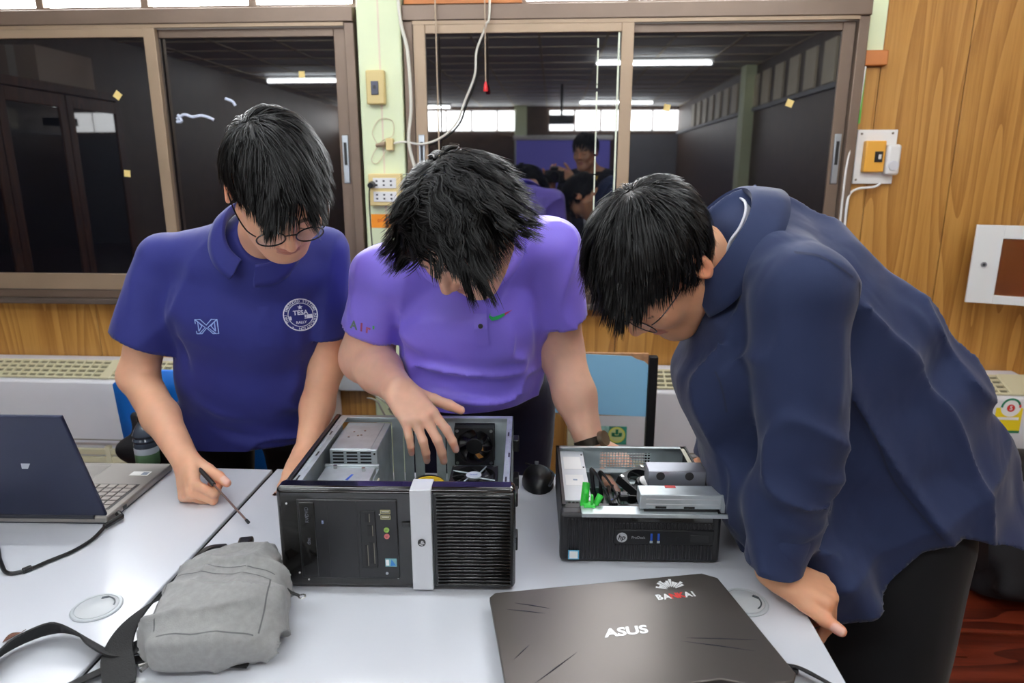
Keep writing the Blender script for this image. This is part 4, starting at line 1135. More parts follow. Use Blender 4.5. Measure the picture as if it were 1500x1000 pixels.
class Field:
    def __init__(s):
        s.pr = []
    def _add(s, fn, c, r, k, op='u'):
        s.pr.append((fn, np.asarray(c, float), float(r), k, op))
    def cone(s, a, b, ra, rb, k=0.02, op='u', cut=None):
        a = np.asarray(a, float); b = np.asarray(b, float); ab = b - a; l2 = max(ab @ ab, 1e-12)
        def fn(P):
            q = P - a; t = np.clip((q @ ab) / l2, 0, 1)
            d_ = np.sqrt(((q - t[:, None] * ab) ** 2).sum(1)) - (ra + (rb - ra) * t)
            return d_ if cut is None else np.maximum(d_, (P - cut[0]) @ cut[1])
        s._add(fn, (a + b) / 2, math.sqrt(l2) / 2 + max(ra, rb), k, op)
    def ell(s, c, r, R=None, k=0.02, op='u'):
        c = np.asarray(c, float); r = np.asarray(r, float)
        R = np.eye(3) if R is None else np.asarray(R, float)        # rows are the axes
        def fn(P):
            q = (P - c) @ R.T
            k0 = np.sqrt(((q / r) ** 2).sum(1)); k1 = np.sqrt(((q / (r * r)) ** 2).sum(1)) + 1e-9
            return k0 * (k0 - 1) / k1
        s._add(fn, c, r.max(), k, op)
    def sph(s, c, r, k=0.01, op='u'):
        s.cone(c, np.asarray(c) + 1e-6, r, r, k, op)
    def loft(s, st, u, k=0.03, pw=2.3):
        """stations (centre, half-depth along u, half-width across)"""
        for (A, a0, b0), (B, a1, b1) in zip(st[:-1], st[1:]):
            A = np.asarray(A, float); B = np.asarray(B, float); ax = B - A; L = np.linalg.norm(ax); ax = ax / L
            uu = np.asarray(u, float); uu = nrm(uu - (uu @ ax) * ax); vv = np.cross(ax, uu)
            def fn(P, A=A, ax=ax, L=L, uu=uu, vv=vv, a0=a0, a1=a1, b0=b0, b1=b1):
                q = P - A; z = q @ ax; t = np.clip(z / L, 0, 1)
                a = a0 + (a1 - a0) * t; b = b0 + (b1 - b0) * t; m = np.minimum(a, b)
                dz = (z - t * L) / (m * 0.8)
                e = (np.abs(q @ uu / a) ** pw + np.abs(q @ vv / b) ** pw + np.abs(dz) ** pw) ** (1 / pw)
                return (e - 1) * m
            s._add(fn, (A + B) / 2, L / 2 + max(a0, a1, b0, b1) * 1.1, k, 'u')
    def ev(s, P, idx_of=None, centres=None, rad=0.0):
        """P (nb, m, 3) points in blocks; each primitive only meets the blocks near it"""
        nb, m, _ = P.shape
        D = np.full((nb, m), 1.0)
        for fn, c, r, k, op in s.pr:
            near = np.linalg.norm(centres - c, axis=1) < r + rad + max(k, 0.01) + 0.02
            if not near.any():
                continue
            d = fn(P[near].reshape(-1, 3)).reshape(-1, m)
            o = D[near]
            if op == 'u':
                h = np.clip(0.5 + 0.5 * (o - d) / k, 0, 1)
                o = o + (d - o) * h - k * h * (1 - h)
            else:
                h = np.clip(0.5 - 0.5 * (o + d) / k, 0, 1)
                o = o + (-d - o) * h + k * h * (1 - h)
            D[near] = o
        return D
    def grid(s, lo, hi, h, warp=None):
        B = 8
        lo = np.asarray(lo, float); hi = np.asarray(hi, float)
        nblk = np.ceil((hi - lo) / (h * B)).astype(int)
        n = nblk * B
        ii = np.stack(np.meshgrid(*[np.arange(k) for k in nblk], indexing='ij'), -1).reshape(-1, 3)
        ctr = lo + (ii * B + (B - 1) / 2) * h
        rad = h * B * 0.87
        Dc = s.ev(ctr[:, None, :], centres=ctr, rad=rad)[:, 0]
        act = np.abs(Dc) < rad * 1.5 + 0.012
        D = np.full(tuple(n), 1.0, np.float32)
        D6 = D.reshape(nblk[0], B, nblk[1], B, nblk[2], B)
        ins = ii[Dc < 0]
        D6[ins[:, 0], :, ins[:, 1], :, ins[:, 2], :] = -1.0
        ia = ii[act]
        off = np.stack(np.meshgrid(*[np.arange(B)] * 3, indexing='ij'), -1).reshape(-1, 3) * h
        for c0 in range(0, len(ia), 1500):
            blk = ia[c0:c0 + 1500]
            base = lo + blk * B * h
            P = base[:, None, :] + off[None]
            v = s.ev(P, centres=base + (B - 1) / 2 * h, rad=rad)
            if warp is not None:
                v = v + warp(P.reshape(-1, 3)).reshape(v.shape)
            D6[blk[:, 0], :, blk[:, 1], :, blk[:, 2], :] = v.reshape(-1, B, B, B)
        return D, lo
    def mesh(s, lo, hi, h, warp=None):
        D, lo = s.grid(lo, hi, h, warp)
        return surface_net(D, lo, h)

def surface_net(D, lo, h):
    S = D < 0
    cnt = np.zeros(tuple(np.array(D.shape) - 1), np.int8)
    for dx in (0, 1):
        for dy in (0, 1):
            for dz in (0, 1):
                cnt += S[dx:D.shape[0] - 1 + dx, dy:D.shape[1] - 1 + dy, dz:D.shape[2] - 1 + dz]
    act = (cnt > 0) & (cnt < 8)
    idx = np.argwhere(act)
    ids = np.full(act.shape, -1, np.int32); ids[act] = np.arange(len(idx))
    acc = np.zeros((len(idx), 3)); num = np.zeros(len(idx))
    C = [np.array(c) for c in ((0, 0, 0), (1, 0, 0), (0, 1, 0), (1, 1, 0), (0, 0, 1), (1, 0, 1), (0, 1, 1), (1, 1, 1))]
    val = [D[tuple((idx + c).T)].astype(float) for c in C]
    for a, b in ((0, 1), (2, 3), (4, 5), (6, 7), (0, 2), (1, 3), (4, 6), (5, 7), (0, 4), (1, 5), (2, 6), (3, 7)):
        va, vb = val[a], val[b]; x = (va < 0) != (vb < 0)
        t = np.where(x, va / np.where(x, va - vb, 1), 0)
        acc += np.where(x[:, None], C[a] + t[:, None] * (C[b] - C[a]), 0); num += x
    V = lo + (idx + acc / num[:, None]) * h
    F = []
    for ax in range(3):
        a1, a2 = (ax + 1) % 3, (ax + 2) % 3
        s0 = [slice(None)] * 3; s1 = [slice(None)] * 3
        s0[ax] = slice(0, -1); s1[ax] = slice(1, None)
        x = S[tuple(s0)] != S[tuple(s1)]
        e = np.argwhere(x)
        e = e[(e[:, a1] > 0) & (e[:, a2] > 0) & (e[:, a1] < act.shape[a1]) & (e[:, a2] < act.shape[a2])]
        fl = S[tuple(e.T)]
        d1 = np.zeros(3, int); d1[a1] = 1; d2 = np.zeros(3, int); d2[a2] = 1
        q = np.stack([ids[tuple((e - d1 - d2).T)], ids[tuple((e - d2).T)], ids[tuple(e.T)], ids[tuple((e - d1).T)]], 1)
        q[~fl] = q[~fl][:, ::-1]
        F.append(q)
    F = np.concatenate(F)
    F = F[(F >= 0).all(1)]
    return V, F

def vnormals(V, F):
    n = np.cross(V[F[:, 2]] - V[F[:, 0]], V[F[:, 3]] - V[F[:, 1]])
    N = np.zeros_like(V)
    for k in range(4):
        np.add.at(N, F[:, k], n)
    return N / (np.linalg.norm(N, axis=1)[:, None] + 1e-12)

def relax(V, F, it=2, lam=0.5):
    E = np.concatenate([F[:, [0, 1]], F[:, [1, 2]], F[:, [2, 3]], F[:, [3, 0]]])
    for _ in range(it):
        S = np.zeros_like(V); c = np.zeros(len(V))
        np.add.at(S, E[:, 0], V[E[:, 1]]); np.add.at(c, E[:, 0], 1)
        np.add.at(S, E[:, 1], V[E[:, 0]]); np.add.at(c, E[:, 1], 1)
        V = V + lam * (S / np.maximum(c, 1)[:, None] - V)
    return V

def np_mesh(name, V, F, m, parent=None, color=None, smooth=True):
    me = bpy.data.meshes.new(name)
    k = F.shape[1]
    me.vertices.add(len(V)); me.vertices.foreach_set('co', np.asarray(V, np.float32).ravel())
    me.loops.add(F.size); me.loops.foreach_set('vertex_index', F.astype(np.int32).ravel())
    me.polygons.add(len(F)); me.polygons.foreach_set('loop_start', np.arange(0, F.size, k, dtype=np.int32))
    me.update(calc_edges=True)
    me.validate()
    if smooth:
        me.polygons.foreach_set('use_smooth', np.ones(len(me.polygons), bool))
    for q in (m if isinstance(m, (list, tuple)) else [m]):
        me.materials.append(q)
    if color is not None:
        at = me.color_attributes.new('tint', 'FLOAT_COLOR', 'POINT')
        c4 = np.ones((len(V), 4), np.float32); c4[:, :3] = color
        at.data.foreach_set('color', c4.ravel())
    o = bpy.data.objects.new(name, me); COL.objects.link(o)
    if parent is not None: o.parent = parent
    return o

def bump_folds(V, N, folds):
    """each fold: polyline, height, half-width; a ridge (or valley) along it"""
    out = np.zeros(len(V))
    for pts, amp, wd in folds:
        pts = np.asarray([tuple(p) for p in spline(pts, 5)], float); L = len(pts)
        best = np.full(len(V), 9.0); fade = np.ones(len(V))
        for i in range(L - 1):
            a, b = pts[i], pts[i + 1]; ab = b - a
            t = np.clip(((V - a) @ ab) / (ab @ ab + 1e-12), 0, 1)
            d = np.linalg.norm(V - a - t[:, None] * ab, axis=1)
            u = (i + t) / (L - 1)
            cl = d < best
            best = np.where(cl, d, best); fade = np.where(cl, np.sin(np.pi * np.clip(u, 0.04, 0.96)), fade)
        out += amp * fade * np.exp(-(best / wd) ** 2)
    return V + N * out[:, None]

def creases(seed, e, scale, amp, p=5.0, squash=0.3):
    """sharp-crested wrinkles drawn out along direction e"""
    n = noise_fn(seed, scale); e = nrm(e)
    M = np.eye(3) - (1 - squash) * np.outer(e, e)
    return lambda P: -amp * (1 - np.abs(n(P @ M))) ** p

def bvh_of(o):
    return BVHTree.FromPolygons([v.co.copy() for v in o.data.vertices], [tuple(p.vertices) for p in o.data.polygons])

def decal(name, vs, fs, M, bvh, m, parent, lift=0.0008, reach=0.15):
    """print on cloth: every point of a flat design is dropped onto the garment along the design's normal"""
    nz_ = (M.to_3x3() @ Vector((0, 0, 1))).normalized(); out = []
    for v in vs:
        p = M @ Vector((v[0], v[1], 0)); h = bvh.ray_cast(p + nz_ * reach, -nz_, reach * 2.5)
        out.append((h[0] + nz_ * lift) if h[0] is not None else p)
    return MB().add(out, fs).build(name, m, parent, smooth=0)

def strip_poly(pts, w, close=False):
    """flat stroke of width w along 2D points -> verts, quads"""
    vs = []; fs = []; n = len(pts)
    for i in range(n):
        a = Vector(pts[(i - 1) % n] if (close or i) else pts[0]); c = Vector(pts[(i + 1) % n] if (close or i < n - 1) else pts[-1])
        d = (c - a).normalized(); q = Vector((-d.y, d.x)) * w / 2; p = Vector(pts[i])
        vs += [tuple(p + q), tuple(p - q)]
    for i in range(n if close else n - 1):
        j = (i + 1) % n; fs.append((2 * i, 2 * i + 1, 2 * j + 1, 2 * j))
    return vs, fs

# ------------------------------------------------------------------ sling bag
bag = bpy.data.objects['sling_bag']
bag.location = (-0.478, 0.873, TZ); bag.rotation_euler = (0, 0, math.radians(14))
fb = Field()
fb.loft([((0, -0.104, 0.034), 0.030, 0.074), ((0.002, -0.05, 0.040), 0.038, 0.084), ((0.0, 0.010, 0.040), 0.038, 0.080)], (0, 0, 1), k=0.012, pw=3.6)
fb.loft([((0.002, 0.030, 0.040), 0.040, 0.076), ((0.0, 0.080, 0.036), 0.032, 0.060), ((0.002, 0.125, 0.024), 0.020, 0.038)], (0, 0, 1), k=0.006, pw=3.2)
nz = noise_fn(4, 0.05); nz2 = noise_fn(5, 0.02); crG = creases(50, (0.9, -0.35, 0), 0.06, 0.007); crG2 = creases(51, (0.3, 1, 0), 0.07, 0.005)
V, F = fb.mesh((-0.13, -0.19, -0.02), (0.13, 0.19, 0.12), 0.0035, warp=lambda P: 0.004 * nz(P) + 0.0012 * nz2(P) + crG(P) + crG2(P) + 0.002)
V = relax(V, F, 1); N = vnormals(V, F)
V = bump_folds(V, N, [
    ([(-0.085, 0.032, 0.06), (-0.04, 0.030, 0.08), (0.03, 0.018, 0.08), (0.085, 0.006, 0.05)], -0.006, 0.006),
    ([(-0.06, 0.078, 0.06), (-0.02, 0.074, 0.072), (0.02, 0.078, 0.07)], -0.005, 0.007),
    ([(0.01, -0.01, 0.08), (0.02, -0.06, 0.08), (0.01, -0.11, 0.06)], -0.004, 0.009)])
V[:, 2] = np.maximum(V[:, 2], 0.001)
bagm = np_mesh('bag_body', V, F, M_bag, bag)
bvG = bvh_of(bagm); Mg = Matrix.Translation((0, 0, 0.05))
for nm, pts, w_ in (('pocket_seam', [(-0.072, 0.024), (-0.03, 0.022), (0.03, 0.010), (0.074, -0.002)], 0.0020), ('pocket_seam', [(-0.068, 0.010), (-0.03, 0.006), (0.03, -0.006), (0.072, -0.020)], 0.0016),
                    ('edge_seam', [(-0.072, 0.005), (-0.074, -0.05), (-0.066, -0.10)], 0.0020), ('edge_seam', [(0.070, -0.02), (0.074, -0.06), (0.066, -0.11)], 0.0020), ('edge_seam', [(-0.060, -0.112), (0.0, -0.120), (0.060, -0.114)], 0.0020)):
    v_, f_ = strip_poly([(p.x, p.y) for p in spline([(a_, b_, 0) for a_, b_ in pts], 8)], w_)
    decal(nm, v_, f_, Mg, bvG, mat('seam_grey', (92, 92, 94), 0.8), bag, lift=0.0006, reach=0.1)
# top buckle, side trim, zip pulls
bk = MB().box((-0.034, 0.140, 0.026), (0.042, 0.150, 0.036)).build('webbing_tab', M_web, bag, bevel=0.002)
MB().box((-0.006, 0.112, 0.042), (0.018, 0.150, 0.054)).build('buckle', M_black, bag, bevel=0.004)
MB().box((-0.002, 0.120, 0.0538), (0.014, 0.134, 0.0565)).build('buckle_ridge', M_black, bag, bevel=0.001)
MB().tube(spline([(-0.062, 0.095, 0.05), (-0.045, 0.112, 0.058), (-0.02, 0.122, 0.054)]), 0, flat=(0.012, 0.004, (0, 0.2, 1))).build('trim', M_black, bag)
MB().tube(spline([(0.074, 0.050, 0.050), (0.080, 0.02, 0.048), (0.084, -0.01, 0.044)]), 0, flat=(0.014, 0.004, (1, 0, 0.6))).build('side_zip', M_black, bag)
MB().tube([(0.080, 0.004, 0.046), (0.094, 0.0, 0.034), (0.106, -0.002, 0.028)], 0.0022, 6).build('zip_pull', M_black, bag)
MB().tube(arc((0.110, -0.003, 0.027), 0.005, 0, 6.2, 10), 0.0012, 5).build('pull_ring', M_screw, bag)
MB().box((0.078, -0.075, 0.014), (0.094, -0.035, 0.030)).build('side_clip', M_black, bag, bevel=0.003)
# strap: a wide loop to the left, then the doubled end in front
bagM = Matrix.Translation(bag.location) @ Matrix.Rotation(math.radians(14), 4, 'Z'); inv = bagM.inverted()
def wl2(p): return inv @ Vector(p)
S1 = [(-0.545, 0.80, 0.770), (-0.575, 0.778, 0.764), (-0.615, 0.785, 0.762), (-0.652, 0.803, 0.766), (-0.700, 0.813, 0.770), (-0.735, 0.780, 0.768), (-0.738, 0.735, 0.766), (-0.72, 0.68, 0.766)]
S1u = [(0.1, 0.2, 1), (0.1, 0.3, 1), (0.0, 0.7, 0.7), (-0.1, 0.8, 0.5), (-0.3, 0.7, 0.5), (-0.7, 0.3, 0.6), (-0.7, -0.1, 0.6), (-0.6, -0.2, 0.7)]
def strap(pts, ups, w, name):
    P = spline([wl2(p) for p in pts], 6); U = spline([Vector(u) for u in ups], 6)
    R3 = inv.to_3x3()
    return MB().tube(P, 0, flat=(w, 0.0025, [tuple(R3 @ u) for u in U])).build(name, M_web, bag, smooth=60)
strap(S1, S1u, 0.036, 'strap')
strap([(-0.40, 0.775, 0.758), (-0.46, 0.772, 0.7585), (-0.52, 0.772, 0.759), (-0.565, 0.768, 0.757), (-0.60, 0.735, 0.757), (-0.635, 0.69, 0.757)],
      [(0, 0, 1), (0, .2, 1), (0, .3, 1), (-.1, .2, 1), (-.2, .2, 1), (-.2, .2, 1)], 0.022, 'strap')
strap([(-0.553, 0.868, 0.800), (-0.572, 0.840, 0.795), (-0.585, 0.805, 0.782), (-0.580, 0.770, 0.770), (-0.556, 0.735, 0.764), (-0.545, 0.715, 0.762)],
      [(-.8, 0, .6), (-.7, -.1, .7), (-.4, -.2, .9), (-.2, -.2, 1), (0, -.2, 1), (0, -.2, 1)], 0.040, 'strap')
MB().tube([wl2((-0.533, 0.742, 0.771)), wl2((-0.520, 0.752, 0.771)), wl2((-0.526, 0.735, 0.771))], 0.003, 6).build('strap_hook', M_screw, bag)

# ------------------------------------------------------------------ chairs and backpacks behind
M_bluep = mat('blue_chair_plastic', (22, 116, 214), 0.35)
t = thing('plastic_chair', 'bright blue plastic chair behind the navy polo shirt', 'chair', (-1.045, 1.86, 0))
b = MB()
for i in range(9):
    for j in range(7):
        u = -1 + 2 * i / 8; v = j / 6
        b.v.append((0.215 * u * (1 - 0.06 * v * v), -0.035 - 0.05 * v + 0.03 * u * u, 0.50 + 0.36 * v - 0.05 * (abs(u) ** 5) * (v ** 3)))
for i in range(8):
    for j in range(6):
        b.f.append((i * 7 + j, (i + 1) * 7 + j, (i + 1) * 7 + j + 1, i * 7 + j + 1)); b.mi.append(0)
o = b.build('backrest', M_bluep, t, smooth=60); q = o.modifiers.new('thick', 'SOLIDIFY'); q.thickness = 0.012
MB().box((-0.21, -0.02, 0.43), (0.21, 0.38, 0.452)).build('seat', M_bluep, t, bevel=0.01)
for sx in (-1, 1):
    MB().tube([(sx * 0.19, -0.03, 0.0), (sx * 0.18, 0.0, 0.43)], 0.012, 8).build('leg', M_blackm, t)
    MB().tube([(sx * 0.19, 0.38, 0.0), (sx * 0.18, 0.34, 0.43)], 0.012, 8).build('leg', M_blackm, t)
    MB().tube([(sx * 0.16, 0.02, 0.44), (sx * 0.16, -0.02, 0.60)], 0.010, 8).build('back_support', M_blackm, t)
M_pack = mat('black_nylon', (17, 18, 22), 0.6, bump=0.3, bscale=200)
t = thing('rucksack', 'black rucksack hung on the blue plastic chair', 'bag', (-1.075, 1.745, 0))
fb = Field(); fb.loft([((0, 0, 0.50), 0.032, 0.115), ((0, 0, 0.64), 0.036, 0.115), ((0, 0.0, 0.735), 0.026, 0.085)], (0, 1, 0), k=0.03, pw=3)
V, F = fb.mesh((-0.18, -0.09, 0.42), (0.18, 0.09, 0.83), 0.008, warp=lambda P: 0.004 * nz(P)); np_mesh('bag_body', V, F, M_pack, t)
MB().tube(spline([(-0.04, 0.0, 0.74), (-0.03, -0.02, 0.80), (0.03, -0.02, 0.80), (0.04, 0, 0.74)]), 0, flat=(0.02, 0.004, (0, 1, 0.2))).build('carry_handle', M_pack, t)
t = thing('water_bottle', 'small clear water bottle with a landscape label by the blue chair', 'bottle', (-1.083, 1.668, 0.585))
MB().lathe([(0.026, 0), (0.030, 0.004), (0.030, 0.05)], n=20).build('base', mat('dark_water', (30, 36, 44), 0.12), t)
MB().lathe([(0.0302, 0.048), (0.0302, 0.098)], n=20).build('label', mat('landscape_print', (84, 116, 84), 0.4, var=0.6, vscale=30, stretch=(.3, .3, 1)), t)
MB().lathe([(0.0305, 0.082), (0.0305, 0.099)], n=20).build('label_sky', mat('label_sky', (196, 206, 218), 0.4), t)
MB().lathe([(0.030, 0.098), (0.031, 0.106), (0.0285, 0.112), (0.031, 0.119), (0.0285, 0.126), (0.031, 0.133), (0.028, 0.141), (0.020, 0.156), (0.013, 0.166), (0.013, 0.172)], n=20).build('ribbed_neck', mat('bottle_plastic', (60, 68, 80), 0.08), t)
MB().lathe([(0.0145, 0.171), (0.0145, 0.186), (0.013, 0.188)], n=18).build('cap', M_satin, t)
MB().box((-0.036, -0.036, -0.16), (0.036, 0.0355, 0.0)).build('pocket', M_pack, bpy.data.objects['rucksack'], bevel=0.012, loc=(-0.008, -0.077, 0.585))

M_lb = mat('light_blue_formica', (150, 208, 240), 0.35)
t = thing('school_chair', 'black steel chair with a light blue panel backrest, worn at one corner', 'chair', (0.115, 2.085, 0))
pts = [(-0.185, 0.655), (0.185, 0.645), (0.185, 0.815), (0.172, 0.826), (0.150, 0.832), (0.132, 0.842), (-0.06, 0.848), (-0.075, 0.845), (-0.09, 0.8485), (-0.185, 0.85)]
Mx = Matrix(((1, 0, 0, 0), (0, 0, -1, 0), (0, 1, 0, 0), (0, 0, 0, 1)))
MB().prism(pts, 0.0, 0.003, Mx).build('backrest', M_lb, t)
MB().box((-0.185, 0.0, 0.645), (0.185, 0.012, 0.850)).build('back_board', mat('worn_ply', (176, 130, 92), 0.7, var=0.3, vscale=40), t)
for sx in (-1, 1):
    MB().box((sx * 0.200 - 0.014, -0.012, 0.0), (sx * 0.200 + 0.014, 0.016, 0.842)).build('back_post', M_blackm, t, bevel=0.002)
    MB().box((sx * 0.200 - 0.012, -0.21, 0.0), (sx * 0.200 + 0.012, -0.186, 0.43)).build('leg', M_blackm, t, bevel=0.002)
    MB().box((sx * 0.200 - 0.012, -0.20, 0.41), (sx * 0.200 + 0.012, 0.0, 0.43)).build('seat_rail', M_blackm, t)
MB().box((-0.20, -0.22, 0.43), (0.20, -0.014, 0.448)).build('seat', M_lb, t, bevel=0.004)

t = thing('backpack', 'black backpack on the floor against the right air conditioner', 'bag', (1.60, 2.20, 0))
fb = Field(); fb.loft([((0, 0, 0.07), 0.10, 0.19), ((0, 0, 0.25), 0.12, 0.20), ((0, 0.04, 0.43), 0.08, 0.15)], (0, 1, 0), k=0.05, pw=3)
fb.loft([((0, -0.10, 0.08), 0.05, 0.14), ((0, -0.10, 0.24), 0.045, 0.13)], (0, 1, 0), k=0.02, pw=3)
V, F = fb.mesh((-0.30, -0.26, -0.03), (0.30, 0.2, 0.60), 0.010, warp=lambda P: 0.008 * nz(P * 0.6)); V[:, 2] = np.maximum(V[:, 2], 0.002); np_mesh('bag_body', V, F, M_pack, t)
for sx in (-1, 1):
    MB().tube(spline([(sx * 0.06 - .04, -0.02, 0.50), (sx * 0.10 - .06, -0.10, 0.525), (sx * 0.14 - .06, -0.16, 0.46), (sx * 0.19 - .06, -0.17, 0.33), (sx * 0.2, -0.12, 0.15)]), 0, flat=(0.045, 0.010, (0, -1, 0.5))).build('shoulder_strap', M_pack, t, bevel=0.002)
MB().tube(spline([(-0.10, -0.152, 0.30), (0, -0.158, 0.31), (0.10, -0.152, 0.30)]), 0.004, 6).build('zip', M_satin, t)

# ================================================================== people
def skin_mat(name, rough=0.5):
    m = bpy.data.materials.new(name); m.use_nodes = True
    nt = m.node_tree; b = nt.nodes['Principled BSDF']
    a = nt.nodes.new('ShaderNodeVertexColor'); a.layer_name = 'tint'
    n = nt.nodes.new('ShaderNodeTexNoise'); n.inputs['Scale'].default_value = 45.0; n.inputs['Detail'].default_value = 4
    g = nt.nodes.new('ShaderNodeNewGeometry'); nt.links.new(g.outputs['Position'], n.inputs['Vector'])
    r = nt.nodes.new('ShaderNodeMapRange'); r.inputs['To Min'].default_value = 0.90; r.inputs['To Max'].default_value = 1.10
    nt.links.new(n.outputs['Fac'], r.inputs['Value'])
    mx = nt.nodes.new('ShaderNodeVectorMath'); mx.operation = 'SCALE'
    nt.links.new(a.outputs['Color'], mx.inputs[0]); nt.links.new(r.outputs['Result'], mx.inputs['Scale'])
    nt.links.new(mx.outputs['Vector'], b.inputs['Base Color'])
    b.inputs['Roughness'].default_value = rough
    b.inputs['Subsurface Weight'].default_value = 0.25
    b.inputs['Subsurface Radius'].default_value = (0.008, 0.003, 0.0018)
    b.inputs['Subsurface Scale'].default_value = 1.0
    n2 = nt.nodes.new('ShaderNodeTexNoise'); n2.inputs['Scale'].default_value = 420.0
    nt.links.new(g.outputs['Position'], n2.inputs['Vector'])
    bp = nt.nodes.new('ShaderNodeBump'); bp.inputs['Strength'].default_value = 0.12; bp.inputs['Distance'].default_value = 0.001
    nt.links.new(n2.outputs['Fac'], bp.inputs['Height']); nt.links.new(bp.outputs['Normal'], b.inputs['Normal'])
    return m
M_skin = skin_mat('skin')

def cloth_mat(name, rgb, rough=0.75, wob=0.35, wscale=9.0, weave=900.0, sheen=0.15, spec=0.3, stretch=(1, 1, 1), var=0.05):
    m = bpy.data.materials.new(name); m.use_nodes = True
    nt = m.node_tree; b = nt.nodes['Principled BSDF']
    b.inputs['Roughness'].default_value = rough; b.inputs['Specular IOR Level'].default_value = spec
    b.inputs['Sheen Weight'].default_value = sheen; b.inputs['Sheen Roughness'].default_value = 0.4
    g = nt.nodes.new('ShaderNodeNewGeometry')
    mp = nt.nodes.new('ShaderNodeMapping'); mp.inputs['Scale'].default_value = stretch
    nt.links.new(g.outputs['Position'], mp.inputs['Vector'])
    n = nt.nodes.new('ShaderNodeTexNoise'); n.inputs['Scale'].default_value = wscale; n.inputs['Detail'].default_value = 2.5; n.inputs['Distortion'].default_value = 0.6
    nt.links.new(mp.outputs['Vector'], n.inputs['Vector'])
    bp = nt.nodes.new('ShaderNodeBump'); bp.inputs['Strength'].default_value = wob; bp.inputs['Distance'].default_value = 0.02
    nt.links.new(n.outputs['Fac'], bp.inputs['Height'])
    n2 = nt.nodes.new('ShaderNodeTexNoise'); n2.inputs['Scale'].default_value = weave
    nt.links.new(g.outputs['Position'], n2.inputs['Vector'])
    bp2 = nt.nodes.new('ShaderNodeBump'); bp2.inputs['Strength'].default_value = 0.15; bp2.inputs['Distance'].default_value = 0.001
    nt.links.new(n2.outputs['Fac'], bp2.inputs['Height']); nt.links.new(bp.outputs['Normal'], bp2.inputs['Normal'])
    nt.links.new(bp2.outputs['Normal'], b.inputs['Normal'])
    r = nt.nodes.new('ShaderNodeMapRange'); r.inputs['To Min'].default_value = 1 - var; r.inputs['To Max'].default_value = 1 + var
    nt.links.new(n2.outputs['Fac'], r.inputs['Value'])
    mx = nt.nodes.new('ShaderNodeVectorMath'); mx.operation = 'SCALE'; mx.inputs[0].default_value = lin(rgb)[:3]
    nt.links.new(r.outputs['Result'], mx.inputs['Scale']); nt.links.new(mx.outputs['Vector'], b.inputs['Base Color'])
    return m

M_hair = mat('black_hair', (9, 8, 8), 0.34, spec=0.4)
_nt = M_hair.node_tree; _g = _nt.nodes.new('ShaderNodeNewGeometry'); _b = _nt.nodes['Principled BSDF']
_r = _nt.nodes.new('ShaderNodeMapRange'); _r.inputs['To Min'].default_value = 0.25; _r.inputs['To Max'].default_value = 0.55
_nt.links.new(_g.outputs['Random Per Island'], _r.inputs['Value']); _nt.links.new(_r.outputs['Result'], _b.inputs['Roughness'])
_r2 = _nt.nodes.new('ShaderNodeMapRange'); _r2.inputs['To Min'].default_value = 0.05; _r2.inputs['To Max'].default_value = 0.42
_nt.links.new(_g.outputs['Random Per Island'], _r2.inputs['Value']); _nt.links.new(_r2.outputs['Result'], _b.inputs['Specular IOR Level'])
M_nail = None

class Head:
    """head frame: local x = the person's right, y = face forward, z = crown"""
    def __init__(s, c, fwd, roll=0.0, scale=1.0):
        f = nrm(fwd); up = np.array([0, 0, 1.0]); up = nrm(up - (up @ f) * f)
        rt = np.cross(f, up)
        cr, sr = math.cos(roll), math.sin(roll)
        s.x = rt * cr + up * sr; s.z = up * cr - rt * sr; s.y = f
        s.c = np.asarray(c, float); s.s = scale
        s.R = np.stack([s.x, s.y, s.z])
    def w(s, p): return s.c + s.s * (np.asarray(p, float) @ s.R)
    def l(s, P): return ((P - s.c) @ s.R.T) / s.s
    def d(s, v): return np.asarray(v, float) @ s.R

